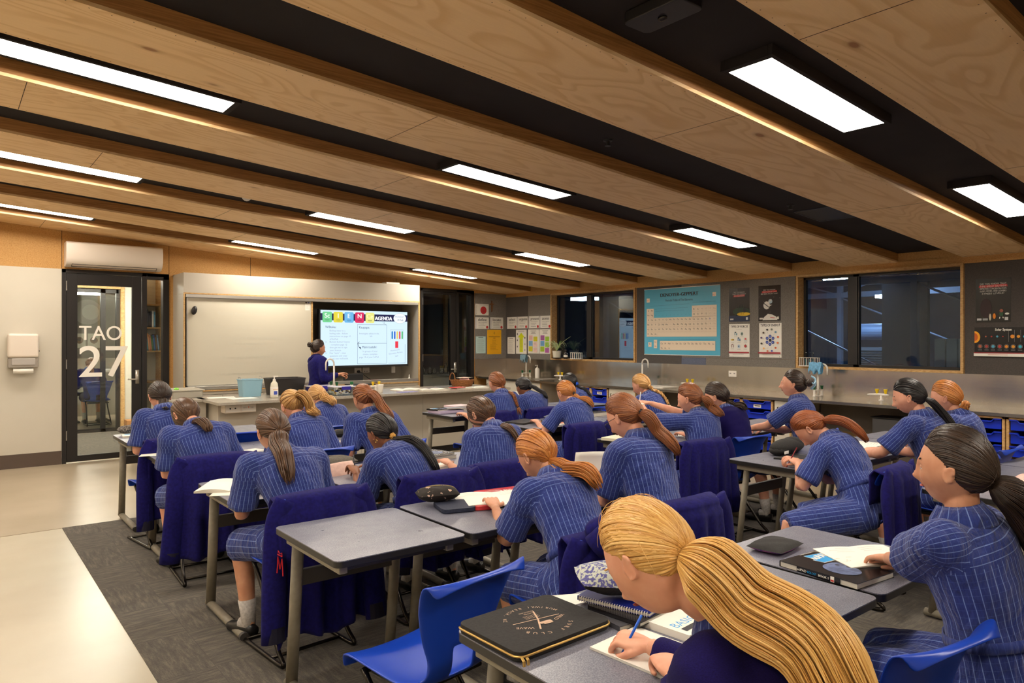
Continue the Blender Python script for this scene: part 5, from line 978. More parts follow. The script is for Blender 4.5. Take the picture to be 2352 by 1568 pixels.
def arc(t, R, a0, a1, h, inside):
    n = len(t)
    for i, ch in enumerate(t):
        a = a0+(a1-a0)*i/(n-1); s.text(ch, R*math.cos(a), R*math.sin(a), h, pk2, ang=(a+PI/2 if inside else a-PI/2), align='c', up=False) if ch != ' ' else None
s.lv = .0004; arc('SURF CLUB', .088, PI*.78, PI*.22, .013, 0); arc('MURIWAI BEACH, NZ', .098, PI*1.12, PI*1.88, .011, 1)
s.text('WILD', -.06, .012, .013, pk2, ang=.45, align='c', up=False); s.text('WAVE', .06, .028, .013, pk2, ang=-.5, align='c', up=False); s.line([(-.075, 0), (.08, -.004)], .003, pk2, False); s.line([(.03, .06), (-.002, 0), (-.022, -.055)], .005, pk2, False); s.text('SUMMER', 0, -.05, .006, pk2, align='c', up=False); s.text('ADVENTURES', 0, -.062, .006, pk2, align='c', up=False)
for k in range(3): s.line([(-.02+i*.008, -.018-k*.008+.003*(i % 2)) for i in range(7)], .0015, pk2, False)
s.rrect(-.03, .02, .04, .014, .003, pk2); s.rect(-.028, .032, .03, .008, pk2, False); q = s.build('tan_print', o)
q.location = (0, 0, 0)
book((1.63, 1.46, DZ), .27, .2, .014, -.1, col((70, 70, 76), .3), 'glossy dark workbook lowest in the pile behind the laptop sleeve', None, name='workbook'); book((1.64, 1.44, DZ+.015), .25, .19, .012, .1, M_cov, 'black workbook second in the pile behind the laptop sleeve', None, name='workbook')
o = book((1.63, 1.48, DZ+.0285), .24, .18, .012, -1.3, mat('navy_cover', (22, 32, 110), .35), 'blue spiral-bound notebook on the pile under the paisley case', None, name='notebook')
m = MB(); [m.tube([(-.12+i*.008, -.09+.005*math.cos(a), .006+.0085*math.sin(a)) for a in np.linspace(0, 2*PI, 8)], [.001]*8, M_paper, 4) for i in range(1, 30)]; m.build('spiral_binding', o)
sheetpaper(1.58, 1.60, DZ+.001, .2, .12, -.5, 'white paper corner sticking out beyond the laptop sleeve'); book((1.68, 1.30, DZ), .22, .17, .02, .1, M_paper, 'white thick book with spine lettering by the hand of the blonde student', lambda s, w, d: (s.text('BASIC', .02, .05, .03, M_pr), s.rect(.02, .02, .09, .02, M_ink)), name='workbook')
o = book((1.45, 1.235, DZ), .2, .24, .006, .08, M_paper, 'white writing pad under the hand of the blonde student', None, name='notepad', cat='notepad')
# red packet and mint paper behind blonde
book((2.16, 1.57, DZ), .14, .09, .014, -.3, mat('red_packet', (206, 44, 40), .35), 'small red and orange packet with barcode on the front middle desk', lambda s, w, d: (s.rect(.05, .01, .06, .035, M_paper), [s.rect(.053+.006*i, .014, .003, .026, M_ink, False) for i in range(9)], s.rect(.01, .05, .1, .02, col((226, 120, 40), .5))), cat='packet', name='packet'); sheetpaper(2.19, 1.645, DZ, .1, .05, -.1, 'small mint sticky note at far edge of front middle desk', col((180, 222, 204), .6), 'sticky_note')
# second row: pencil case, red and navy sleeve, open papers, red book
pouch((1.92, 3.0, DZ+.02), .21, .13, .075, -.3, pat2, 'black floral pencil case with gold zip in the centre', None); o = thing('tablet_sleeve', 'navy and red padded sleeve beneath the floral pencil case', 'sleeve', (1.99, 2.86, DZ), -.28); m = MB(); m.prism(rounded(.17, .19, .03, 4, -.14, -.095), 0, .022, nav); m.build('navy_part', o, bevel=.008, seg=3); m = MB(); m.prism(rounded(.12, .19, .03, 4, .02, -.095), 0, .022, M_red); m.build('red_part', o, bevel=.008, seg=3)
open_book((2.19, 2.86, DZ+.012), .42, .29, .012, -.45, 'large open white book overlapping the navy and red sleeve', ink=False); book((2.34, 3.0, DZ), .26, .2, .007, -.15, mat('deep_red_cover', (180, 26, 40), .4), 'red book beyond the large open white book', lambda s, w, d: (s.text('1B5', .13, .11, .04, M_paper, bold=.001), s.lines(.05, .16, .12, 2, .02, M_paper, .004)), name='textbook'); book((2.26, 2.72, DZ+.018), .14, .07, .008, -.2, col((60, 58, 60), .4), 'thin grey booklet on the open white book', name='booklet')
# third row
open_book((1.27, 4.06, DZ), .36, .30, .02, -.55, 'open magazine-like book overhanging left desk corner, third row', ink=False); sheetpaper(1.24, 3.93, DZ, .25, .2, -.5, 'white paper beneath the overhanging open book'); pouch((1.92, 4.26, DZ), .34, .17, .08, .25, gr, 'large grey heather pencil case, third row', None, zm=M_dark); o = pouch((1.90, 4.05, DZ+.012), .2, .12, .03, .25, pk, 'pale pink pouch leaning on the grey heather case', None, tilt=(1.0, 0), zip_=False); 
sheetpaper(2.02, 3.83, DZ, .16, .21, .25, 'paper under the writing hand of black-ponytailed student'); book((2.62, 4.20, DZ), .3, .24, .025, .05, col((120, 118, 116), .4), 'pile base of white workbooks on desk, third row right end'); book((2.62, 4.20, DZ+.026), .28, .22, .012, .15, M_cov, 'black and blue workbook on top of the pile in the third row right end', scipad(0), name='workbook'); sheetpaper(2.50, 3.92, DZ, .22, .14, .1, 'white paper in front of the blurred brunette'); sheetpaper(1.68, 4.0, DZ, .1, .2, .1, 'paper edge beside the large student back')
# fourth row
o = book((1.30, 5.62, DZ), .2, .14, .018, -.2, col((150, 148, 146), .5), 'small grey notebook on loose papers, fourth row left end', name='notebook'); sheetpaper(1.24, 5.58, DZ-.001, .3, .2, -.35, 'loose white papers under the small grey notebook'); pouch((2.05, 5.55, DZ), .12, .09, .05, .2, pat5, 'leopard print pencil pouch, fourth row'); sheetpaper(1.75, 5.3, DZ, .22, .15, .3, 'white paper beside the blurred student arm, fourth row'); sheetpaper(2.52, 5.32, DZ, .2, .14, .1, 'paper on desk right of streaky blonde student')
pouch((2.62, 5.62, DZ), .2, .12, .06, 0, bk, 'black pouch on the fourth row desk near the long brown hair')
# farthest row
pouch((1.26, 6.86, DZ+.014), .22, .1, .07, -.1, pat4, 'speckled dark pencil case by the glazed door', None, zip_=False); book((1.30, 6.74, DZ), .26, .16, .013, -.1, M_paper, 'pile of papers under speckled pencil case', lambda s, w, d: s.rect(.02, .1, .1, .04, M_pr), name='exercise_book')
# window-side block
o = thing('laptop_case', 'lilac padded case on the far left corner of the window-side block', 'laptop case', (4.40, 6.70, DZ), .0); m = MB(); m.prism(rounded(.34, .26, .03, 4, -.17, -.13), 0, .035, mat('lilac_fabric', (190, 174, 200), .7)); m.build('case_body', o, bevel=.012, seg=3)
book((4.36, 6.72, DZ+.036), .28, .2, .012, .1, M_cov, 'black and blue workbook on top of the lilac case', scipad(0), name='workbook'); book((4.48, 6.64, DZ+.049), .22, .15, .012, -.3, col((120, 122, 130), .4), 'grey glossy book tilted on the lilac case pile'); book((4.66, 6.84, DZ), .26, .2, .06, .1, col((222, 188, 192), .5), 'thick pale pink folder beside the lilac case', name='folder')
o = thing('laptop', 'closed dark grey laptop on desk in front of the light-ginger student', 'laptop', (4.48, 5.42, DZ), .25); m = MB(); m.prism(rounded(.33, .23, .015, 4, -.165, -.115), 0, .018, mat('dark_laptop', (62, 60, 58), .35, .4)); m.build('laptop_lid', o, bevel=.003); s = Sheet((-.02, -.01, .0183), (1, 0, 0), (0, 1, 0)); s.rrect(0, 0, .035, .02, .004, M_dark); s.build('lid_badge', o)
pouch((4.95, 5.48, DZ), .26, .12, .05, .1, noisy('grey_print', (120, 126, 140), (90, 96, 112), 60, .7), 'grey patterned pencil case behind the closed dark laptop', None); book((4.60, 5.1, DZ), .2, .14, .006, .1, M_paper, 'white pad under the arm of light-ginger student', name='notepad', cat='notepad'); book((5.5, 5.46, DZ), .28, .2, .04, .1, M_dark, 'black folder with coloured stickers, fourth row', lambda s, w, d: [s.disc(w*rnd.random()*.9+.01, d*rnd.random()*.9+.01, .006, col(c, .5)) for c in ((220, 70, 90), (230, 230, 230), (90, 160, 90), (220, 100, 120), (240, 200, 200), (200, 60, 60))*4], name='folder')
book((5.55, 6.75, DZ), .28, .2, .03, .1, M_dark, 'black folder with floral trim in the far row', None, name='folder'); m = MB(); m.box(-.17, .17, -.003, .003, 0, .22, M_paper); w = m.build('paper_sheet'); w.location = (5.28, 6.5, DZ); w.rotation_euler = (-.3, 0, .1); tag(w, 'large white sheet standing before the far row students', 'paper')
book((4.34, 4.02, DZ), .26, .18, .022, .2, col((226, 216, 190), .5), 'cream covered book at the left end desk of middle row', name='exercise_book'); book((4.55, 3.9, DZ), .2, .15, .03, 0, M_paper, 'white book pile before the student wearing glasses', name='exercise_book'); m = MB(); G = [[(x*(1-.15*t), .05*math.sin(t*2.2)+x*x*1.2, .215*t-.4*x*x*t) for x in np.linspace(-.11, .11, 7)] for t in np.linspace(0, 1, 9)]
m.grid(G, M_paper); w = m.build('turned_page', smooth=True, solid=.002); w.location = (2.71, 2.68, DZ+.005); w.rotation_euler = (0, 0, -.5); tag(w, 'large blurred white page being turned in the centre of the room', 'paper')
sheetpaper(5.0, 3.85, DZ, .2, .14, 0, 'white paper beside the student raising both hands'); sheetpaper(5.55, 4.0, DZ, .2, .14, .2, 'mint green paper before the student in navy jumper', col((190, 232, 220), .6)); book((6.2, 3.7, DZ), .26, .2, .012, .1, M_dark, 'black-edged notebook before the student with the claw clip', lambda s, w, d: s.rect(.005, .005, w-.01, d-.01, M_paper), name='notebook')
o = thing('bag', 'black soft bag lying on the desk beside the copper-haired student', 'bag', (4.78, 2.78, DZ), .1); m = MB(); m.ell((0, 0, .05), (.22, .085, .055), bk); m.ell((-.1, 0, .035), (.13, .07, .04), bk); m.ell((.08, 0, .06), (.12, .075, .05), bk); m.build('bag_body', o, smooth=True); m = MB(); m.box(-.2, -.14, -.074, -.07, .02, .04, M_paper); m.build('bag_tag', o)
pouch((4.98, 2.62, DZ), .13, .1, .10, .4, pur, 'shiny purple pencil case by the face of the copper-haired student', None); book((4.60, 2.62, DZ), .26, .18, .01, .1, M_dark, 'black notebook with white edge before the soft black bag', name='notebook'); book((4.52, 2.42, DZ), .21, .15, .006, .05, M_paper, 'white pad under the hand of the copper-haired student', name='notepad', cat='notepad')
open_book((5.42, 2.52, DZ+.02), .34, .24, .02, .1, 'open book under the arm of sleek black-ponytailed student'); book((5.42, 2.52, DZ), .34, .24, .018, .1, M_dark, 'dark ring binder beneath the open book, window-side second row', name='binder')
book((4.62, 1.52, DZ), .34, .26, .03, .15, col((228, 200, 196), .5), 'pale pink folder on desk at right edge of view', name='folder'); pouch((4.45, 1.33, DZ), .2, .11, .07, .5, rosep, 'pink sequinned pencil case at right edge of view', None); pouch((4.72, 1.30, DZ), .26, .12, .07, .1, pk, 'dusty pink cloth pouch at the right edge of view', None); m = MB(); m.box(-.1, .1, -.06, .06, 0, .006, M_paper); m.box(-.103, .103, -.063, .063, -.001, .003, M_dark); w = m.build('phone'); w.location = (4.62, 1.12, DZ); w.rotation_euler = (0, 0, .3); tag(w, 'white phone in black case at the right edge of view', 'phone')
o = thing('key_holder', 'beige and metal desk item standing at right edge behind the pink folder', 'stapler', (4.88, 1.56, DZ)); m = MB(); m.box(-.04, .04, -.02, .02, 0, .015, M_plastic2); m.cyl((0, 0, .01), (.03, .0, .09), .006, M_chrome); m.cyl((-.02, 0, .01), (.01, 0, .1), .006, M_alu); m.build('stand', o)
# ---------------------------------------------------------------- people
def smooth(x, a, b): t = np.clip((x-a)/(b-a), 0, 1); return t*t*(3-2*t)
def remesh(v, f, vox, it=3):
    me = bpy.data.meshes.new('tmp'); me.from_pydata(np.asarray(v).tolist(), [], f); o = bpy.data.objects.new('tmp', me); C.objects.link(o)
    q = o.modifiers.new('r', 'REMESH'); q.mode = 'VOXEL'; q.voxel_size = vox
    if it: q = o.modifiers.new('s', 'SMOOTH'); q.iterations = it; q.factor = .5
    dg = bpy.context.evaluated_depsgraph_get(); dg.update(); e = bpy.data.meshes.new_from_object(o.evaluated_get(dg))
    n = len(e.vertices); V = np.zeros(n*3); e.vertices.foreach_get('co', V); V = V.reshape(-1, 3)
    F = np.zeros(len(e.loops), int); e.loops.foreach_get('vertex_index', F); tot = [p.loop_total for p in e.polygons]; out = []; k = 0
    for t in tot: out.append(tuple(F[k:k+t])); k += t
    bpy.data.objects.remove(o); bpy.data.meshes.remove(me); bpy.data.meshes.remove(e); return V, out
def hand_template(pose):
    m = MB(); k = 0
    m.tube([(0, -.03, 0), (0, .0, 0), (0, .03, 0), (0, .06, 0), (0, .088, -.001), (0, .094, -.002)], [(.021, .016), (.022, .017), (.033, .016), (.038, .0145), (.037, .012), (.03, .008)], k, 14, up=(0, 0, 1))
    cur = {'flat': (14, 22, 12), 'pen': (52, 62, 25), 'curl': (38, 48, 30)}[pose]
    for i, (x, L, fan) in enumerate(((-.028, .072, -.06), (-.0095, .08, -.01), (.0095, .074, .04), (.0275, .06, .1))):
        p = np.array([x, .084, 0.]); a = 0; P = [p-np.array([0, .02, 0]), p]; R = [.0085, .0088]; c = [q*(1-.08*i*(pose == 'pen')) + (8*i if pose == 'curl' else 0) for q in cur]
        for j, (l, ang) in enumerate(zip((.45, .31, .24), c)):
            a += math.radians(ang); p = p+L*l*np.array([math.sin(fan)*math.cos(a), math.cos(a), -math.sin(a)]); P.append(p); R.append((.0082, .0074, .0058)[j])
        m.tube(spline(P, 14), np.interp(np.linspace(0, 1, 14), np.linspace(0, 1, 5), R), k, 10); m.ell(P[-1], (.0056,)*3, k, n=10, k=6)
    if pose == 'pen': P = [(-.018, .02, -.004), (-.036, .042, -.012), (-.04, .066, -.026), (-.03, .088, -.038)]
    elif pose == 'curl': P = [(-.018, .02, -.002), (-.038, .042, -.01), (-.044, .066, -.024), (-.034, .084, -.034)]
    else: P = [(-.018, .015, -.002), (-.04, .034, -.006), (-.053, .058, -.012), (-.058, .078, -.016)]
    m.tube(spline(P, 12), np.interp(np.linspace(0, 1, 12), [0, .4, .75, 1], [.013, .0115, .0095, .007]), k, 10); m.ell(P[-1], (.007,)*3, k, n=10, k=6)
    return remesh(np.concatenate(m.v), m.f, .0032, 2)
HANDS = {p: hand_template(p) for p in ('flat', 'pen', 'curl')}
def sk(name, c, c2):
    m = noisy(name, c, c2, 18, .5, lo=.3, hi=.7, detail=3, spec=.4); b = m.node_tree.nodes['Principled BSDF']; b.inputs['Subsurface Weight'].default_value = .12; b.inputs['Subsurface Scale'].default_value = .02; b.inputs['Subsurface Radius'].default_value = (1, .35, .2); return m
SK = {'fair': sk('fair_skin', (226, 168, 140), (212, 148, 120)), 'tan': sk('tan_skin', (212, 156, 124), (196, 136, 104)), 'brown': sk('brown_skin', (150, 98, 70), (128, 80, 56))}
def hairmat(n, a, b, c):
    m = mat(n, b, .38, spec=.5); t = NT(m); uvn = t.n('ShaderNodeTexCoord'); sep = t.n('ShaderNodeSeparateXYZ'); t.l(uvn.outputs['UV'], sep.inputs[0])
    wn = t.n('ShaderNodeTexWhiteNoise', _noise_dimensions='1D'); t.l(sep.outputs[0], wn.inputs['W'])
    nz = t.n('ShaderNodeTexNoise', Scale=3.0, Detail=2); mp = t.n('ShaderNodeMapping'); mp.inputs['Scale'].default_value = (40, 1.2, 1); t.l(uvn.outputs['UV'], mp.inputs[0]); t.l(mp.outputs[0], nz.inputs['Vector'])
    f = t.math('MULTIPLY_ADD', wn.outputs['Value'], .6, t.math('MULTIPLY', nz.outputs['Fac'], .4)); t.col(t.ramp(f, [(.15, a), (.5, b), (.85, c)])); fn = t.noise(t.coord('Object', (1, 1, 1)), 320, 2); t.bump(fn, .25, .002); m['a'] = 1
    t.b.inputs['Anisotropic'].default_value = .4; return m
HR = {'blonde': hairmat('golden_blonde_hair', (180, 126, 56), (210, 162, 86), (232, 192, 124)), 'ginger': hairmat('ginger_hair', (150, 84, 34), (186, 116, 50), (206, 142, 74)), 'copper': hairmat('copper_red_hair', (100, 46, 18), (138, 70, 30), (170, 98, 48)),
 'auburn': hairmat('auburn_hair', (104, 56, 30), (134, 78, 42), (164, 104, 58)), 'brown': hairmat('brown_hair', (58, 38, 26), (82, 56, 36), (106, 74, 48)), 'dark': hairmat('dark_brown_hair', (34, 24, 18), (48, 34, 25), (66, 48, 34)), 'black': hairmat('black_hair', (14, 12, 12), (22, 18, 18), (34, 28, 26)),
 'streak': hairmat('streaked_blonde_hair', (110, 70, 34), (178, 128, 66), (222, 182, 116)), 'straw': hairmat('straw_blonde_hair', (170, 120, 62), (200, 150, 86), (222, 180, 120))}
def dressmat():
    m = mat('striped_blue_cotton', (58, 76, 150), .85, spec=.2, sheen=.15); t = NT(m); c = t.n('ShaderNodeTexCoord'); sp = t.n('ShaderNodeSeparateXYZ'); t.l(c.outputs['UV'], sp.inputs[0])
    def stripe(o, pitch, wd):
        f = t.math('FRACT', t.math('MULTIPLY', o, 1/pitch)); d = t.math('ABSOLUTE', t.math('SUBTRACT', f, .5)); return t.math('LESS_THAN', d, wd)
    a = stripe(sp.outputs[0], .0205, .055); b = stripe(sp.outputs[1], .0205, .035); e = stripe(sp.outputs[0], .0068, .12)
    nz = t.noise(t.coord('Object'), 5, 3); base = t.mix(nz, (34, 48, 112), (46, 62, 132)); x = t.mix(t.math('MULTIPLY', e, .22), base, (24, 32, 86)); x = t.mix(t.math('MULTIPLY', b, .20), x, (104, 126, 196)); x = t.mix(t.math('MULTIPLY', a, .70), x, (128, 152, 214)); t.col(x)
    w = t.noise(t.coord('Object', (1, 1, .6)), 13, 4, .55, .8); w2 = t.noise(t.coord('Object', (3, 3, 1)), 5, 3, .5, 1.2); t.bump(t.math('ADD', w, t.math('MULTIPLY', w2, 1.5)), .6, .03); return m
M_dress = dressmat()
M_shoe = mat('black_leather_shoe', (20, 18, 18), .3); M_sock = noisy('grey_sock', (196, 190, 184), (170, 164, 158), 80, .9); M_lip = mat('lips', (176, 92, 84), .45); M_eye = mat('eye_white', (226, 222, 216), .2); M_iris = mat('iris', (52, 38, 28), .15)
def headgrid(extra=None, nt=56, npf=44):
    th = np.linspace(0, 2*PI, nt, endpoint=False); ph = np.linspace(.03, PI-.03, npf); T_, P_ = np.meshgrid(th, ph); x = np.sin(P_)*np.sin(T_); y = np.sin(P_)*np.cos(T_); z = np.cos(P_)
    return skull(x, y, z, extra)
def skull(x, y, z, extra=None, hx=.074, hy=.094, hz=.113):
    X, Y, Z = x*hx, y*hy, z*hz; g = lambda cx, cz, sx, sz: np.exp(-((x-cx)/sx)**2-((z-cz)/sz)**2)*(y > 0)
    low = smooth(-z, .05, .95); X = X*(1-.33*low); Y = np.where(y > 0, Y*(1-.10*smooth(-z, .3, 1)), Y*(1-.48*smooth(-z, .15, .95))); X = X*(1+.05*g(0, .3, 9, .5)*0)
    Y = Y+g(0, -.78, .28, .2)*.012+g(0, -.30, .14, .12)*.023+g(0, -.1, .10, .2)*.011-g(.36, -.03, .2, .12)*.007-g(-.36, -.03, .2, .12)*.007+g(0, .12, .55, .09)*.004+g(0, -.5, .2, .06)*.006-g(0, -.565, .16, .025)*.002+g(0, -.62, .18, .05)*.004-g(0, -.7, .25, .05)*.002+g(.5, -.3, .2, .2)*.003+g(-.5, -.3, .2, .2)*.003
    if extra is not None: r = 1+extra/np.sqrt(X*X+Y*Y+Z*Z+1e-9); X, Y, Z = X*r, Y*r, Z*r
    return np.stack([X, Y, Z], -1)
HY = [-1, -.6, -.25, -.02, .12, .4, .65, 1]; HZ = [-.60, -.56, -.36, -.10, .16, .36, .52, .58]
def hairmask(x, y, z): return smooth(z-np.interp(y, HY, HZ), -.05, .05)
def hairthick(x, y, z): return .002+.010*smooth(z-np.interp(y, HY, HZ), -.02, .55)
def rotm(pitch, yaw, roll):
    return np.array(Matrix.Rotation(yaw, 3, 'Z')@Matrix.Rotation(-pitch, 3, 'X')@Matrix.Rotation(roll, 3, 'Y'))
def ik(S_, T_, a, b, pole):
    S_ = np.asarray(S_, float); T_ = np.asarray(T_, float); d = T_-S_; L = np.linalg.norm(d); L2 = min(L, (a+b)*.995); d = d/L; p = np.asarray(pole, float); p = p-d*np.dot(p, d); p /= np.linalg.norm(p); ca = (a*a+L2*L2-b*b)/(2*a*L2); ca = max(-1, min(1, ca)); return S_+d*a*ca+p*a*math.sqrt(1-ca*ca), S_+d*L2
def build_hair(root, Rh, Ch, hm, tie, near, style, tail, seed, loose=0, torso=None):
    g = np.random.default_rng(seed); kmat = hm; nt, npf = (128, 96) if near else (64, 48)
    th = np.linspace(0, 2*PI, nt, endpoint=False); ph = np.linspace(.03, PI-.03, npf); T_, P_ = np.meshgrid(th, ph); x = np.sin(P_)*np.sin(T_); y = np.sin(P_)*np.cos(T_); z = np.cos(P_); mk = hairmask(x, y, z)
    V = skull(x, y, z, hairthick(x, y, z)*mk-.010*(1-mk)); V = V@Rh.T+Ch; m = MB(); idx = np.arange(nt*npf); uv = np.c_[(np.repeat(np.arange(npf), nt)*0+np.tile(np.arange(nt), npf))*.013, np.repeat(np.linspace(0, 1, npf), nt)]
    m.grid(V, kmat, uv, wrap=True); m.add(np.concatenate([V[0], [V[0].mean(0)]]), [(i, (i+1) % nt, nt) for i in range(nt)], kmat, np.zeros((nt+1, 2)))
    t = Rh.T@nrm(tie); N = 640 if near else 190
    for i in range(N):
        a = g.uniform(0, 2*PI); # start direction along the hairline or inside
        el = None
        yy = math.cos(a); xx = math.sin(a); hz = np.interp(yy*.9, HY, HZ)+.03; q = g.uniform(0, 1)**1.6; zz = hz+(1-hz)*q*.95 if yy > -.75 else hz+.3*q; zz = min(zz, .985); r = math.sqrt(max(0, 1-zz*zz)); s0 = nrm([xx*r, yy*r, zz])
        om = math.acos(max(-1, min(1, float(np.dot(s0, t)))))
        if om < .12 or om > 2.9: continue
        k = 12; u = np.linspace(0, 1 if style != 'bun' else .97, k)[:, None]; D = (np.sin((1-u)*om)*s0+np.sin(u*om)*t)/math.sin(om); D /= np.linalg.norm(D, axis=1)[:, None]
        D = nrm2(D+g.normal(0, .012, 3)*np.sin(u*PI)); lift = hairthick(D[:, 0], D[:, 1], D[:, 2])-.0005+.003*g.random()*smooth(u[:, 0], 0, .2)+.002*np.sin(u[:, 0]*PI)-.002*(1-smooth(u[:, 0], 0, .1)); P = skull(D[:, 0], D[:, 1], D[:, 2], lift)@Rh.T+Ch
        w = (.0030 if near else .0056)*g.uniform(.7, 1.2); Rr = np.stack([w*(.4+.6*np.sin(np.clip(u[:, 0]*1.1+.12, 0, 1)*PI)**.5), np.full(k, (.0013 if near else .0019))], 1)
        m.tube(P, Rr, kmat, 6, up=D@Rh.T, uid=i*.37+seed)
    for i in range(60 if near else 10):
        D0 = nrm(g.normal(0, 1, 3)); D0[2] = abs(D0[2])*.8+.1; D0 = nrm(D0); ax = nrm(np.cross(D0, g.normal(0, 1, 3))); q = np.linspace(0, g.uniform(.5, 1.3), 9)[:, None]; D = D0*np.cos(q)+ax*np.sin(q); lf = .012+g.uniform(.002, .012)*np.sin(q[:, 0]/q[-1, 0]*PI); ok = hairmask(D[:, 0], D[:, 1], D[:, 2]).min() > .5
        if ok: m.tube(skull(D[:, 0], D[:, 1], D[:, 2], lf)@Rh.T+Ch, [.0005]*9, kmat, 4, uid=i*.3)
    cap = m.build('hair', root, smooth=True)
    tp = skull(t[0:1], t[1:2], t[2:3], np.array([.012]))[0]@Rh.T+Ch; od = Rh@t
    m = MB(); 
    if style in ('pony', 'braid'):
        if tail is None: tail = [(0, -.05, .005), (0, -.085, -.07), (0, -.09, -.17), (0, -.10, -.25)]
        pts = np.array([tp-od*.01]+[tp+np.array(q) for q in tail]); n = 26 if near else 18
    if style == 'pony':
        cc = push(spline(pts, n), torso, root.get('tailw', .03)*.7); T2 = np.gradient(cc, axis=0); T2 /= np.linalg.norm(T2, axis=1)[:, None]; sx = np.cross(T2, (0, 0, 1.)); sx[np.linalg.norm(sx, axis=1) < .2] = (1, 0, 0); sx = nrm2(sx); sx[:] = nrm2(sx); sy = np.cross(sx, T2); s = np.linspace(0, 1, n); rad = tail_r(s, near, root.get('tailw', .03)); rad0 = rad
        N = (1300 if root.get('tailw', .03) > .08 else 800) if near else 130
        for i in range(N):
            r0 = g.random()**.4; a = g.uniform(0, 2*PI); e = g.uniform(.78, 1.0); kk = n; ss = s*e; C2 = np.stack([np.interp(ss, s, cc[:, q]) for q in range(3)], 1); X2 = np.stack([np.interp(ss, s, sx[:, q]) for q in range(3)], 1); Y2 = np.stack([np.interp(ss, s, sy[:, q]) for q in range(3)], 1); rd = np.interp(ss, s, rad); ck = int(r0*3)*7+int(a*1.6); wv = (.0045*np.sin(ss*(5+ck*1.7 % 4)+ck*1.3)+.002*np.sin(ss*g.uniform(6, 14)+g.uniform(0, 6)))*ss*(1+loose)
            P = C2+X2*(math.cos(a)*r0*rd+wv)[:, None]+Y2*(math.sin(a)*r0*rd*.62+wv*.5)[:, None]; w = (.0017 if near else .0038)*g.uniform(.6, 1.3); tp_ = np.where(ss < .75, 1, 1-(ss-.75)/.26)
            m.tube(P, np.stack([w*tp_+.0004, w*.6*tp_+.0003], 1), kmat, 5, uid=i*.61+seed)
        c_ = m.build('ponytail', cap, smooth=True)
    elif style == 'braid':
        cc = push(spline(pts, 90), torso, .015); T2 = nrm2(np.gradient(cc, axis=0)); sx = nrm2(np.cross(T2, (0, 0, 1.))); sy = np.cross(sx, T2); L = np.linalg.norm(np.diff(cc, axis=0), axis=1).sum(); nb = L/.075; s = np.linspace(0, 1, 90); w = .017*(1-.45*s)
        for i in range(3):
            ph = 2*PI*(s*nb*.9+i/3); P = cc+sx*(np.sin(ph)*w)[:, None]+sy*(np.sin(2*ph)*w*.5)[:, None]
            for q in range(5): off = .005*np.array([math.cos(q*1.25), math.sin(q*1.25)]); m.tube(P+sx*off[0]+sy*off[1], np.stack([w*.42, w*.34], 1), kmat, 6, uid=i*3.1+q*.7+seed)
        e = cc[-1]; d = T2[-1]
        for i in range(26): q = g.normal(0, .012, 3); m.tube([e-d*.01, e+d*.03+q*.6, e+d*.085+q], [.004, .004, .0006], kmat, 5, uid=i*.9+seed)
        c_ = m.build('plait', cap, smooth=True); b = MB(); b.tube([e-d*.006, e+d*.008], [.0125]*2, M_dark, 10); b.build('hair_tie', cap, smooth=True)
    elif style == 'bun':
        c0 = tp+od*.03; b = MB(); ax = nrm(np.cross(od, (0, 0, 1.))); ay = np.cross(od, ax)
        for i in range(60 if near else 40):
            a0 = g.uniform(0, 2*PI); R0 = g.uniform(.012, .034); q = np.linspace(0, g.uniform(2.5, 5), 12); zz = g.uniform(-.02, .022); R1 = R0*math.sqrt(max(.1, 1-(zz/.03)**2)); P = [c0+ax*R1*math.cos(a0+v)+ay*R1*math.sin(a0+v)+od*(zz+.004*math.sin(v*2)) for v in q]; m.tube(P, [.0065]*12, kmat, 5, uid=i*.77+seed)
        m.build('bun', cap, smooth=True)
    return cap, tp, od
def nrm2(a): return a/(np.linalg.norm(a, axis=-1, keepdims=True)+1e-12)
def tail_r(s, near, w): return w*np.interp(s, [0, .05, .18, .5, .8, 1], [.34, .55, .95, 1.0, .8, .4])
def push(P, T, r):
    if T is None: return P
    Sp, bk, D, xa, W = T; P = P.copy()
    for i, p in enumerate(P):
        j = int(np.argmin(np.linalg.norm(Sp[1:]-p, axis=1)))+1; v = p-Sp[j]; b = bk[j]; q = v@b; need = D[j]*math.sqrt(max(.1, 1-min(1, abs(v@xa)/W[j])**2))+r
        if j < len(Sp)-1 and q < need and q > -.05: P[i] = p+b*(need-q)
    for _ in range(max(3, len(P)//5)): P[1:-1] = P[1:-1]*.5+(P[:-2]+P[2:])*.25
    return P
ALLP = []
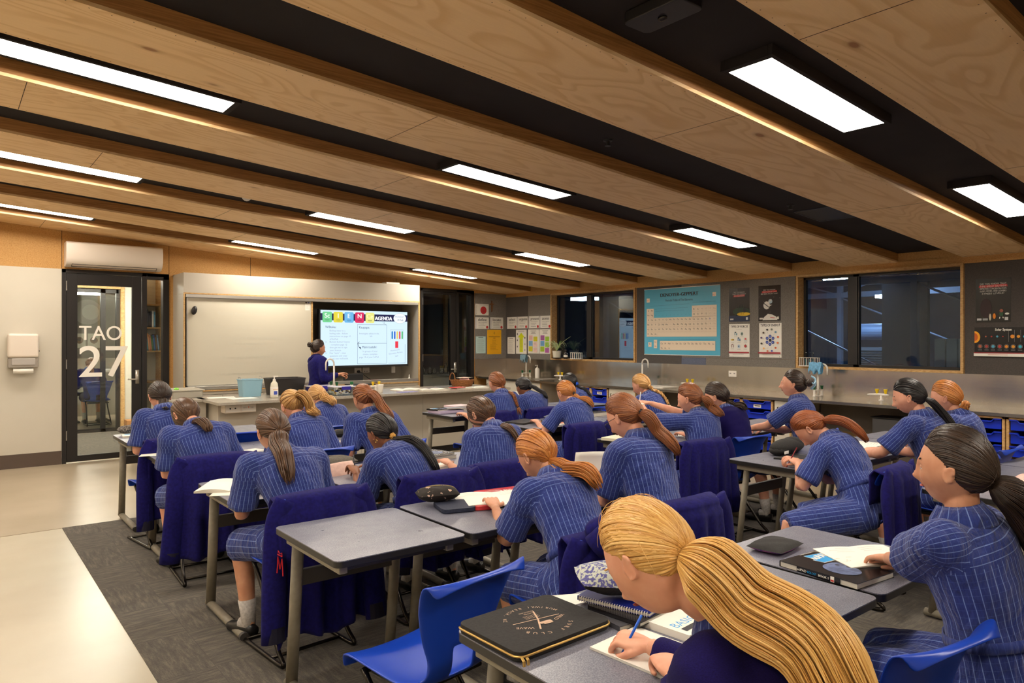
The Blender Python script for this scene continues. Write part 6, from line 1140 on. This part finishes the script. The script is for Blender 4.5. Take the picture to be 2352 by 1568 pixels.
def person(label, hip, head, pitch=.6, yaw=0, roll=0, hands=((-.14, .34), (.12, .34)), hz=.76, pose=('flat', 'pen'), hair='brown', style='pony', tie=(0, -.8, .3), tail=None, skin='fair', near=False, top='dress', hipz=.54, seed=1, tyaw=0, knees=(0, 0), stand=False, tailw=.03, pen=None, tiecol=None, extras=(), face=False, elb=(.09, .09), loose=0, claw=False, hold=None, shw=.158, nko=(0, 0, 0), bands=True):
    o = thing('person', label, 'person', (hip[0], hip[1], 0)); o['tailw'] = tailw; o0 = np.array([hip[0], hip[1], 0]); Hc = np.array(head, float)-o0; Rh = rotm(pitch, yaw, roll); Hp = np.array([0, 0, hipz])
    Nk = Hc+Rh@np.array([0, -.028, -.104])+np.array([0, -.014, -.022])+np.array(nko); d = Nk-Hp; L = np.linalg.norm(d); L0 = .50 if not stand else .48; bk_ = math.sqrt(max(.0, (L0/2)**2-(min(L, L0)/2)**2))*.55; nb = nrm(np.cross(np.cross(d, (1, 0, 0.)), d))
    bdir = nrm(np.array([0, -1, .25])-d*np.dot((0, -1, .25), d)/L**2); t = np.linspace(0, 1, 11)[:, None]; M1 = Hp+d*.35+bdir*min(bk_, .10); M2 = Hp+d*.8+bdir*min(bk_, .10)*1.0
    Sp = (1-t)**3*Hp+3*t*(1-t)**2*M1+3*t*t*(1-t)*M2+t**3*Nk; ty = np.array(Matrix.Rotation(tyaw, 3, 'Z')); xa = ty@np.array([1, 0, 0.]); Tn = nrm2(np.gradient(Sp, axis=0)); bk2 = nrm2(np.cross(Tn, xa)); bk2 *= np.sign((bk2@np.array([0, -1, .2])))[:, None]
    tt = t[:, 0]; W = np.interp(tt, [0, .2, .4, .6, .8, .92, 1], [.165, .15, .135, .15, .162, .132, .06]); Dp = np.interp(tt, [0, .2, .4, .6, .8, .92, 1], [.115, .10, .094, .105, .098, .072, .052]); 
    Sh = [Sp[9]*.55+Sp[8]*.45+xa*s*shw+bk2[9]*(-.01) for s in (-1, 1)]
    A = []
    for i, s in enumerate((-1, 1)):
        h = hands[i]; T_ = np.array([h[0], h[1], hz if len(h) < 3 else h[2]], float)
        pole = ty@np.array([s*(.12+elb[i]*2.2), -.3, -.85]); E, Wr = ik(Sh[i], T_, .265, .235, pole)
        A.append((Sh[i], E, Wr, s))
    # legs
    LG = []
    for i, s in enumerate((-1, 1)):
        hp = Hp+np.array([s*.085, .0, -.02])
        if stand: kn = np.array([s*.09, .02, .46]); an = np.array([s*.09, 0, .09]); toe = an+np.array([0, .13, -.06])
        else:
            ka = knees[i] if isinstance(knees, tuple) else knees; q = np.array([math.sin(ka), math.cos(ka), 0.]); kn = hp+q*.40+np.array([s*.03, 0, -.035]); an = kn+q*(-.06+.04*i)+np.array([0, 0, -.40]); toe = an+q*.13+np.array([0, 0, -.055])
        an[2] = max(an[2], .09); toe[2] = .035; LG.append((hp, kn, an, toe))
    skn = SK[skin]; vox = .0085 if near else .011
    # skin (one continuous mesh)
    m = MB(); m.tube(Sp, np.stack([W*.86, Dp*.86], 1), 0, 16, up=bk2); m.tube([Sp[9], Nk+(Hc-Nk)*.0, Nk*.45+(Hc+Rh@np.array([0, -.022, -.06]))*.55, Hc+Rh@np.array([0, -.015, -.02])], [.048, .044, .043, .04], 0, 14)
    for S1, E, Wr, s in A: m.tube(spline([S1-(S1-Sp[8])*.35, S1, S1*.5+E*.5, E, E*.6+Wr*.4, Wr], 16), np.interp(np.linspace(0, 1, 16), [0, .2, .4, .6, .75, 1], [.045, .047, .042, .036, .035, .0215]), 0, 12)
    for hp, kn, an, toe in LG: m.tube(spline([hp, hp*.5+kn*.5, kn, kn*.6+an*.4, an, an-np.array([0, 0, .04])], 18), np.interp(np.linspace(0, 1, 18), [0, .2, .4, .6, .8, 1], [.082, .072, .055, .05, .032, .034]), 0, 12)
    sm = MB()
    bm_ = m
    if not near: V, F = remesh(np.concatenate(m.v), m.f, vox, 3); sm.add(V, F, skn)
    if near: bm_.mats = []; skn_ = skn; sm, sm0 = bm_, sm
    G = headgrid(nt=72 if near or face else 48, npf=60 if near or face else 40)@Rh.T+Hc; sm.grid(G, skn, wrap=True); n_ = G.shape[1]; sm.add(np.concatenate([G[-1], [G[-1].mean(0)]]), [((i+1) % n_, i, n_) for i in range(n_)], skn); sm.add(np.concatenate([G[0], [G[0].mean(0)]]), [(i, (i+1) % n_, n_) for i in range(n_)], skn)
    for s in (-1, 1):  # ears
        Re = Rh@np.array(Matrix.Rotation(s*.35, 3, 'Z'))@np.array(Matrix.Rotation(.2, 3, 'X')); c = Hc+Rh@np.array([s*.073, -.006, -.012]); P = [c+Re@np.array([s*.008, .012*math.cos(a)-.004*math.sin(a), .025*math.sin(a)*(1 if math.sin(a) > 0 else .85)]) for a in np.linspace(-1.9, 3.0, 16)]
        sm.tube(P, [.0045]*15+[.003], skn, 8); sm.ell(c+Re@np.array([s*.003, 0, 0]), (.006, .012, .024), skn, Re, 12, 8)
    if near: V, F = remesh(np.concatenate(sm.v), sm.f, .0046, 2); sm = sm0; sm.add(V, F, skn)
    for i, (S1, E, Wr, s) in enumerate(A):
        Vh, Fh = HANDS[pose[i]]; Vh = Vh*np.array([1 if s > 0 else -1, 1, 1]); Fh = Fh if s > 0 else [f[::-1] for f in Fh]; fd = nrm(nrm(Wr-E)+ty@np.array([-s*.25, .5, -.1])); up = nrm(np.array([-s*.25 if pose[i] == 'pen' else 0, 0, 1])-fd*np.dot((-s*.25 if pose[i] == 'pen' else 0, 0, 1), fd)); xx = np.cross(fd, up); Rm = np.stack([xx, fd, up], 1); sm.add(Vh@Rm.T*.95+Wr, Fh, skn)
        if pose[i] == 'pen' and pen:
            tip = Wr+Rm@np.array([-s*.034, .082, -.058]); pd = nrm(np.array([s*.25, -.35, .9])); pm = MB(); pm.tube([tip, tip+pd*.012, tip+pd*.15], [.0008, .0035, .0035], col(pen, .3), 8); po = pm.build('pen', smooth=True); po.location = o.location; tag(po, ('red pencil' if pen[0] > 120 and pen[2] < 100 else 'blue pen' if pen[2] > 150 else 'dark pen')+' held by the '+label.split('person ')[-1][:60] if 0 else PENL.get(seed, 'pen held by a seated student'), 'pen')
    body = sm.build('body', o, smooth=True)
    # face details
    if face or near:
        f = MB(); e2 = MB(); e3 = MB()
        for s in (-1, 1):
            c = Hc+Rh@np.array([s*.029, .0735, -.003]); f.ell(c, (.0100,)*3, M_eye, n=14, k=10); f.ell(c+Rh@np.array([0, .0046, -.001]), (.0062, .0058, .0062), M_iris, Rh, 12, 8); e3.ell(c+Rh@np.array([0, -.0012, .0045]), (.0125, .0118, .0105), skn, Rh, 14, 10); e3.ell(c+Rh@np.array([0, -.0018, -.0065]), (.012, .0112, .009), skn, Rh, 14, 10)
            e2.tube([Hc+Rh@np.array([s*q, .0865-abs(q)*.14, .022+.004*math.sin((q-.012)*70)]) for q in (.012, .024, .036, .046)], [(.003, .0018)]*4, HR[hair], 6)
        f.build('eyes', body, smooth=True); e2.build('eyebrows', body, smooth=True); e3.build('eyelids', body, smooth=True)
        l = MB(); l.tube([Hc+Rh@np.array([q, .0885-abs(q)**1.5*2.6, -.0585]) for q in (-.022, -.011, 0, .011, .022)], [(.002, .001), (.0045, .003), (.005, .0035), (.0045, .003), (.002, .001)], M_lip, 8); l.build('lips', body, smooth=True)
    # clothes
    dm = {'dress': M_dress, 'jumper': M_knit, 'teacher': M_navy}[top]; m = MB(); S2 = Sp.copy(); W2 = W+.016; D2 = Dp+.016; ncut = 11
    W2[-1] = .068; D2[-1] = .062; m.tube(np.vstack([Sp[0]+(Sp[0]-Sp[1])*.9, S2]), np.stack([np.r_[.17, W2], np.r_[.11, D2]], 1), 0, 20, up=np.vstack([bk2[:1], bk2]))
    segs = [('t', Sp, .14)]
    for i, (S1, E, Wr, s) in enumerate(A):
        if top == 'dress': e = S1+(E-S1)*.86; P = [S1-(S1-Sp[8])*.5, S1, S1*.55+e*.45, e]; r = [.06, .066, .068, .078]
        else: P = [S1-(S1-Sp[8])*.5, S1, S1*.5+E*.5, E, E*.5+Wr*.5, Wr*.93+E*.07]; r = [.062, .066, .062, .056, .048, .036]
        q = 16; P2 = spline(P, q); m.tube(P2, np.interp(np.linspace(0, 1, q), np.linspace(0, 1, len(r)), r), 0, 16); segs.append(('s', P2[4:], .068))
    if not stand:
        K = [(LG[0][1]+LG[1][1])/2, ]; sk_e = K[0]+(K[0]-Hp)*.06
        for hp, kn, an, toe in LG: m.tube(spline([hp+np.array([0, -.02, .01]), hp*.4+kn*.6+np.array([0, 0, .01]), kn+(kn-hp)*.07+np.array([0, 0, -.012])], 8), [.102, .105, .102, .098, .095, .092, .09, .088], 0, 14)
        if abs(knees[0]-knees[1]) < .8: m.tube([Hp+np.array([0, .0, -.02]), Hp*.4+K[0]*.6, K[0]+(K[0]-Hp)*.05+np.array([0, 0, -.03])], [(.17, .085), (.16, .08), (.155, .07)], 0, 16, up=(0, 0, 1))
        segs.append(('k', np.array([Hp, K[0]]), .12))
    else:
        m.tube([Hp+np.array([0, 0, .05]), Hp*.5, (0, 0, .05)], [(.175, .12), (.15, .11), (.12, .1)], 0, 18, up=(0, -1, 0)); segs.append(('k', np.array([Hp, Hp*.1]), .12))
    V, F = remesh(np.concatenate(m.v), m.f, .011 if near else .014, 9 if near else 6)
    # wrinkles: gentle real folds around waist and sleeve
    fr = np.sin(V[:, 2]*38+V[:, 0]*26+seed+2*np.sin(V[:, 1]*14+seed))*np.sin(V[:, 1]*31+V[:, 0]*17+seed*2)*.0038+np.sin(V[:, 2]*95+V[:, 1]*60+seed)*.0011; V = V+nrm2(V-Sp[4])*fr[:, None]
    F = [f for f in F if len(f) == 4]; Fa = np.array(F); cen = V[Fa].mean(1); best = None; bd = np.full(len(Fa), 9.); U = np.zeros((len(Fa), 4, 2))
    for kind, P, r in segs:
        k = len(P); dd = np.full(len(Fa), 9.); ii = np.zeros(len(Fa), int); ts = np.zeros(len(Fa))
        for j in range(k-1):
            ab = P[j+1]-P[j]; t_ = np.clip(((cen-P[j])@ab)/(ab@ab), 0, 1); e = np.linalg.norm(cen-P[j]-t_[:, None]*ab, axis=1)/r; b = e < dd; dd[b] = e[b]; ii[b] = j; ts[b] = t_[b]
        sel = dd < bd; bd[sel] = dd[sel]; seglen = np.r_[0, np.cumsum(np.linalg.norm(np.diff(P, axis=0), axis=1))]
        idx = np.where(sel)[0]; j = ii[idx]; ax = nrm2(P[j+1]-P[j]); xr = np.tile(xa if kind != 's' else np.array([0, 0, 1.]), (len(idx), 1)) if kind != 'k' else np.tile(xa, (len(idx), 1)); xr = nrm2(xr-ax*(xr*ax).sum(1)[:, None]); yr = np.cross(ax, xr)
        Q = V[Fa[idx]]-P[j][:, None, :]; al = (Q*ax[:, None, :]).sum(2)+seglen[j][:, None]; lx = (Q*xr[:, None, :]).sum(2); ly = (Q*yr[:, None, :]).sum(2)
        tc = np.arctan2(lx.mean(1), -ly.mean(1)*np.sign(((yr*np.array([0, -1, .3])).sum(1)))*-1); th_ = np.arctan2(lx, ly*np.sign(((yr*np.array([0, -1, .3])).sum(1)))[:, None]); c0 = th_.mean(1) if 0 else th_[:, :1]; th_ = c0+(th_-c0+PI) % (2*PI)-PI
        R_ = {'t': .144, 's': .0718, 'k': .15}[kind]; uu = th_*R_; vv = al
        if kind == 't':
            tn = (seglen[j]+ts[idx]*0+al.mean(1)-seglen[j])/seglen[-1]; yoke = (tn > .80); uu, vv = np.where(yoke[:, None], al, uu), np.where(yoke[:, None], th_*R_, vv)
        U[idx, :, 0] = uu; U[idx, :, 1] = vv
    me = bpy.data.meshes.new('dress'); me.from_pydata(V.tolist(), [], F); me.materials.append(dm); ul = me.uv_layers.new(name='UVMap'); ul.data.foreach_set('uv', U.reshape(-1).astype(np.float32)); me.polygons.foreach_set('use_smooth', [True]*len(F)); me.update()
    dr = bpy.data.objects.new({'dress': 'school_dress', 'jumper': 'navy_jumper', 'teacher': 'navy_top'}[top], me); C.objects.link(dr); dr.parent = o
    # collar
    cm = MB(); cn = Nk; cu = nrm(Tn[-1]*.7+np.array([0, 0, .3])); cx = nrm(xa-cu*np.dot(xa, cu)); cy = np.cross(cu, cx); G = []
    for a in np.linspace(-2.5, 2.5, 24):
        dirv = cx*math.sin(a)-cy*math.cos(a); h = .06; G.append([cn+dirv*.058+cu*(-.012), cn+dirv*.056+cu*(h*.55), cn+dirv*.058+cu*h*.62, cn+dirv*.082+cu*(.004), cn+dirv*.090+cu*(-.022)])
    G = np.array(G); L_ = G.shape[0]*G.shape[1]; uv = np.c_[np.repeat(np.linspace(0, .3, G.shape[0]), G.shape[1]), np.tile(np.linspace(0, .05, G.shape[1]), G.shape[0])+.004]; cm.grid(G, M_dress if top != 'teacher' else M_navy, uv); cm.build('collar', dr, smooth=True, solid=.003)
    if top == 'dress' and not stand:
        b = MB(); i = 3; P = [Sp[i]+xa*(W2[i]+.006)*math.cos(a)+bk2[i]*(D2[i]+.006)*math.sin(a) for a in np.linspace(0, 2*PI, 30)]; b.tube(P, [(.003, .017)]*30, M_dress, 6, up=Tn[i], uid=.0); b.build('belt', dr, smooth=True)
    if not stand:
        for hp, kn, an, toe in LG:
            s_ = MB(); s_.tube([an+(kn-an)*.28, an+(kn-an)*.1, an-np.array([0, 0, .01]), an*.6+toe*.4], [.046, .039, .038, .036], M_sock, 12); s_.build('sock', o, smooth=True)
            s_ = MB(); fd = nrm((toe-an)*np.array([1, 1, 0])); hl = an*np.array([1, 1, 0])-fd*.045; P = [hl+np.array([0, 0, .045]), hl+fd*.05+np.array([0, 0, .05]), hl+fd*.12+np.array([0, 0, .042]), hl+fd*.19+np.array([0, 0, .034]), hl+fd*.225+np.array([0, 0, .03])]; s_.tube(P, [(.03, .034), (.038, .042), (.04, .036), (.038, .028), (.02, .018)], M_shoe, 12, up=(0, 0, 1)); s_.build('shoe', o, smooth=True)
    cap, tp, od = build_hair(o, Rh, Hc, HR[hair], tie, near, style, tail, seed, loose=loose, torso=(Sp, bk2, D2[-11:], xa, W2[-11:]))
    if tiecol:
        b = MB(); b.tube([tp+od*.004, tp+od*.018], [.0155]*2, col(tiecol, .7), 14); [b.ell(tp+od*.011+np.cross(od, nrm([math.cos(a), .3, math.sin(a)]))*.014, (.008,)*3, col(tiecol, .7), n=8, k=6) for a in np.linspace(0, 6, 8)]; b.build('hair_tie', cap, smooth=True)
    if claw:
        b = MB(); c = tp+od*.035; ax = nrm(np.cross(od, (0, 0, 1.))); cm_ = col((150, 190, 214), .3)
        b.tube(spline([c+np.array([0, 0, .055])+ax*-.03, c+od*.03+np.array([0, 0, .03])+ax*-.035, c+od*.03+np.array([0, 0, -.02])+ax*-.035, c+np.array([0, 0, -.055])+ax*-.03], 14), [(.006, .009)]*14, cm_, 8); b.tube(spline([c+od*.02+ax*-.035, c+od*.045+np.array([0, 0, .012])+ax*-.01, c+od*.045+np.array([0, 0, -.012])+ax*.02, c+od*.02+ax*.0], 14), [.006]*14, cm_, 8); b.build('claw_clip', cap, smooth=True)
    if 'hoop' in extras:
        for s in (-1, 1): b = MB(); c = Hc+Rh@np.array([s*.078, -.008, -.048]); b.tube([c+Rh@np.array([0, .009*math.cos(a), .009*math.sin(a)]) for a in np.linspace(0, 2*PI, 14)], [.0014]*14, mat('gold', (220, 180, 90), .25, .9), 6); b.build('hoop_earring', body, smooth=True)
    if 'glasses' in extras:
        b = MB()
        for s in (-1, 1): b.tube([Hc+Rh@np.array([s*.031+.021*math.cos(a), .1, -.004+.017*math.sin(a)]) for a in np.linspace(0, 2*PI, 18)], [.0014]*18, M_dark, 6); b.tube([Hc+Rh@np.array([s*.052, .099, .002]), Hc+Rh@np.array([s*.076, .05, .004]), Hc+Rh@np.array([s*.08, -.005, .0])], [.0014]*3, M_dark, 6)
        b.tube([Hc+Rh@np.array([-.01, .104, 0]), Hc+Rh@np.array([.01, .104, 0])], [.0014]*2, M_dark, 6); b.build('glasses', body, smooth=True)
    if 'watch' in extras: S1, E, Wr, s = A[0]; b = MB(); d_ = nrm(E-Wr); b.tube([Wr+d_*.012, Wr+d_*.026], [.0245]*2, M_paper, 14); b.build('wristband', body, smooth=True)
    return o
PENL = {}
PENL.update({22: 'bright blue pen in the hand of the foreground blonde student', 18: 'dark red pencil in the hand of the copper-haired student', 7: 'slim grey pen in the hand of the black-ponytailed student with gold hair tie', 15: 'white pen held up by the student raising both hands'})
F0, F1 = ('flat', 'flat'), ('flat', 'pen')
def P(seed, label, hip, head, **k): return person(label, hip, head, seed=seed, **k)
# hands are given relative to the hip (x right, y forward)
P(22, 'person with long wavy golden ponytail in navy jumper writing in the foreground', (1.40, .56), (1.13, .965, 1.103), pitch=.75, yaw=.12, roll=.05, hair='blonde', tie=(0, -.93, .35), tail=[(.015, -.04, -.015), (.035, -.10, -.07), (.055, -.17, -.14), (.055, -.24, -.21), (.07, -.30, -.29)], tailw=.105, near=True, top='jumper', hands=((-.07, .50), (.01, .64)), hz=.765, nko=(.085, -.03, -.03), pose=('curl', 'pen'), pen=(20, 90, 200), tyaw=.1, loose=1.9, shw=.15)
P(21, 'person with dark brown low ponytail resting an elbow on desk at right foreground', (2.38, .70), (2.30, .81, 1.175), pitch=.02, yaw=.12, hair='dark', tie=(.05, -.97, -.22), tail=[(.03, -.03, -.03), (.07, -.07, -.11), (.10, -.10, -.22), (.12, -.12, -.36)], tailw=.078, near=True, hands=((.16, .41, .79), (.24, .36)), hz=.77, nko=(0, .03, -.01), pose=F0, skin='tan', face=True, elb=(.25, .1), extras=())
P(23, 'person with wispy ginger-blonde low ponytail hunched in the centre foreground', (2.07, 2.05), (2.12, 2.47, 1.02), pitch=.75, yaw=.1, hair='ginger', tie=(0, -.92, .1), tail=[(0.022, -0.037, -0.020), (0.053, -0.081, -0.060), (0.075, -0.118, -0.110), (0.090, -0.143, -0.160)], tailw=0.060, skin='tan', hands=((-.04, .62), (.2, .6)), loose=1.5, face=True)
P(14, 'person wearing glasses with light brown ponytail, back to viewer beside standing blazer', (2.66, 2.17), (2.72, 2.48, 1.155), pitch=.55, yaw=.15, hair='auburn', tie=(0, -.85, .25), tail=[(0.022, -0.031, -0.010), (0.045, -0.062, -0.070), (0.068, -0.087, -0.150), (0.083, -0.099, -0.230)], tailw=0.054, tiecol=(30, 26, 30), extras=('glasses',), face=True, hands=((.0, .49, .8), (.2, .52)), near=True)
P(7, 'person with long straight black ponytail and gold hair tie writing, third row', (2.12, 3.42), (2.02, 3.76, .995), pitch=.65, yaw=.25, hair='black', skin='brown', tie=(.05, -.9, .1), tail=[(0.038, -0.037, -0.040), (0.090, -0.093, -0.110), (0.128, -0.136, -0.200), (0.158, -0.167, -0.280)], tailw=0.036, tiecol=(190, 140, 60), extras=('hoop',), hands=((-.22, .44), (-.05, .42)), pose=('pen', 'flat'), pen=(90, 90, 96), tyaw=.25, face=True)
P(8, 'person with blurred brown ponytail leaning left in the third row, back to viewer', (2.65, 3.45), (2.74, 3.75, 1.065), pitch=.7, yaw=.2, hair='brown', tie=(.05, -.9, -.1), tail=[(0.022, -0.031, -0.040), (0.053, -0.068, -0.110), (0.083, -0.093, -0.200)], tailw=0.030, tiecol=(60, 70, 150))
P(3, 'person with long straight brown hair, broad back to viewer beside the open book', (1.43, 3.40), (1.36, 3.74, 1.06), pitch=.5, yaw=.1, hair='brown', tie=(-.05, -.9, .2), tail=[(-0.015, -0.031, -0.030), (-0.030, -0.062, -0.110), (-0.038, -0.081, -0.220), (-0.038, -0.087, -0.330)], tailw=0.050, skin='tan', knees=(-.25, 0), hands=((-.12, .46), (.14, .5)), elb=(.12, .1), shw=.175)
P(2, 'person hunched low with dark brown bun-like ponytail, fourth row left end', (1.40, 4.86), (1.27, 5.12, 1.045), pitch=.85, yaw=.3, hair='brown', tie=(0, -.8, -.2), tail=[(0.022, -0.025, -0.040), (0.045, -0.043, -0.080), (0.053, -0.043, -0.120)], tailw=0.042, shw=.17, knees=(-.25, 0))
P(4, 'person with high streaky blonde ponytail and hoop earring, fourth row', (2.05, 4.78), (2.0, 5.1, 1.06), pitch=.6, yaw=.15, hair='streak', tie=(.1, -.62, .62), tail=[(0.022, -0.037, 0.020), (0.060, -0.068, -0.050), (0.075, -0.074, -0.140), (0.090, -0.074, -0.210)], tailw=0.054, extras=('hoop',), skin='fair')
P(6, 'person with long wavy reddish-brown ponytail, arm propped by the teacher bench', (2.68, 4.80), (2.60, 5.14, 1.075), pitch=.5, yaw=.1, hair='auburn', tie=(0, -.75, .45), tail=[(0.022, -0.037, -0.010), (0.053, -0.074, -0.080), (0.075, -0.093, -0.170), (0.090, -0.099, -0.260)], tailw=0.054, loose=.8, skin='tan')
P(5, 'person with bright ginger ponytail, head bowed in front of the teacher bench', (2.75, 5.95), (2.70, 6.28, 1.01), pitch=.7, hair='straw', tie=(0, -.8, .4), tail=[(0.015, -0.037, -0.020), (0.022, -0.062, -0.090), (0.030, -0.068, -0.160), (0.030, -0.068, -0.210)], tailw=0.054)
P(1, 'person with dark hair leaning over desk nearest the glazed door', (1.42, 5.88), (1.33, 6.14, 1.10), pitch=.6, yaw=.1, hair='dark', tie=(0, -.9, .1), tail=[(0.000, -0.025, -0.050), (0.000, -0.037, -0.110)], tailw=0.036)
P(9, 'person with auburn plait ending in blonde tuft, far row of window-side block', (4.50, 5.70), (4.60, 6.02, 1.085), pitch=.45, hair='auburn', style='braid', tie=(.1, -.9, -.1), tail=[(0.022, -0.025, -0.050), (0.038, -0.050, -0.130), (0.045, -0.074, -0.210), (0.053, -0.087, -0.260)], hands=((-.2, .52), (.1, .5)), elb=(.3, .1))
P(10, 'person with thick black ponytail, back to viewer in the far row', (5.02, 5.85), (5.10, 6.17, 1.005), pitch=.65, hair='black', skin='brown', tie=(0, -.85, .3), tail=[(0.030, -0.037, -0.010), (0.068, -0.081, -0.060), (0.090, -0.112, -0.130), (0.098, -0.124, -0.200)], tailw=0.034)
P(11, 'person with black hair tied in bright blue scrunchie beyond the light-ginger student', (5.5, 5.62), (5.52, 5.86, 1.05), pitch=.5, yaw=-.2, hair='black', skin='brown', tie=(.1, -.85, .1), tail=[(0.022, -0.031, -0.040), (0.045, -0.050, -0.110), (0.060, -0.062, -0.210)], tailw=0.024, tiecol=(30, 90, 210))
P(12, 'person with light ginger ponytail beside the closed laptop', (4.55, 4.66), (4.64, 4.98, 1.04), pitch=.6, yaw=-.05, hair='ginger', tie=(.05, -.85, .1), tail=[(0.030, -0.031, -0.040), (0.060, -0.062, -0.110), (0.083, -0.081, -0.200)], tailw=0.043, tiecol=(50, 36, 30), hands=((-.12, .5), (.12, .5)), elb=(.25, .1))
P(13, 'person with long straw-blonde plait sitting by the window counter tap', (5.78, 4.75), (5.76, 5.02, 1.065), pitch=.4, yaw=.2, hair='straw', style='braid', tie=(.05, -.9, .1), tail=[(0.022, -0.025, -0.040), (0.045, -0.056, -0.110), (0.068, -0.074, -0.190), (0.075, -0.087, -0.250)])
P(15, 'person raising both hands in front, brown ponytail, middle of window-side block', (4.46, 3.28), (4.58, 3.49, 1.085), pitch=.3, yaw=.3, hair='auburn', tie=(.1, -.9, .2), tail=[(0.030, -0.031, -0.030), (0.053, -0.043, -0.090), (0.060, -0.050, -0.160), (0.060, -0.050, -0.200)], tailw=0.054, hands=((-.12, .50, 1.03), (.0, .55, 1.04)), pose=('pen', 'curl'), pen=(230, 230, 230), extras=('watch',), elb=(.5, .3), face=True)
P(16, 'person in navy jumper with dark wavy ponytail sitting on exposed blue chair', (4.93, 3.27), (5.02, 3.55, 1.075), pitch=.45, yaw=.3, hair='dark', tie=(.1, -.93, -.1), tail=[(0.022, -0.031, -0.030), (0.045, -0.056, -0.070), (0.060, -0.068, -0.120)], tailw=0.048, top='jumper', face=True, loose=1.5, hands=((-.14, .42), (.1, .44)), elb=(.2, .1))
P(17, 'person with light blue claw clip looking up toward the board', (5.62, 3.02), (5.70, 3.26, 1.165), pitch=-.05, yaw=.45, hair='dark', style='bun', tie=(.1, -.93, .1), claw=True, face=True, hands=((-.20, .56), (.02, .50)), elb=(.2, .3), tyaw=.3, near=False, knees=(-.2, -.1))
P(18, 'person with copper-red ponytail bent low over writing at desk end', (4.24, 1.96), (4.30, 2.34, .985), pitch=1.0, yaw=.25, hair='copper', tie=(0, -.72, .6), tail=[(.02, -.05, .005), (.045, -.12, -.01), (.06, -.19, -.06), (.07, -.24, -.12)], tailw=.05, near=True, hands=((-.02, .42), (.08, .46)), pose=('flat', 'pen'), pen=(130, 20, 30), knees=(-1.0, -.75), face=True, elb=(.4, .2), tyaw=.1)
P(19, 'person with sleek long black ponytail on the window side, face in profile', (5.14, 1.84), (5.06, 2.06, 1.165), pitch=.3, yaw=.3, hair='black', tie=(.05, -.93, .0), tail=[(0.030, -0.037, -0.030), (0.068, -0.074, -0.110), (0.090, -0.093, -0.210), (0.105, -0.105, -0.290)], tailw=0.038, face=True, hands=((-.2, .5), (.1, .5)), elb=(.5, .1))
P(20, 'person with blurred ginger bun against the steel splashback', (5.76, 1.88), (5.68, 2.06, 1.13), pitch=.25, yaw=.2, hair='ginger', style='bun', tie=(.1, -.9, -.25))
P(99, 'person standing between bench and screen in navy top, turned sideways, hands together at the waist', (3.98, 9.22), (4.00, 9.27, 1.425), pitch=.1, yaw=-1.5, hair='dark', style='bun', tie=(-.8, -.1, .3), top='teacher', stand=True, hipz=.86, hands=((.30, -.02, 1.06), (.20, -.22, 1.08)), pose=('curl', 'flat'), skin='tan', tyaw=-1.5, face=True)
P(98, 'small person in navy jumper at a desk, seen through the glazed door', (2.12, 14.75), (2.09, 15.0, 1.10), pitch=.6, yaw=-.6, hair='auburn', tie=(0, -.9, .2), tailw=.03, top='jumper', face=True)
chair(2.15, 14.7, 0, 'dark chair in the farther room seen through the glazed door'); desk(1.85, 15.75, 'desk in the farther room seen through the glazed door')
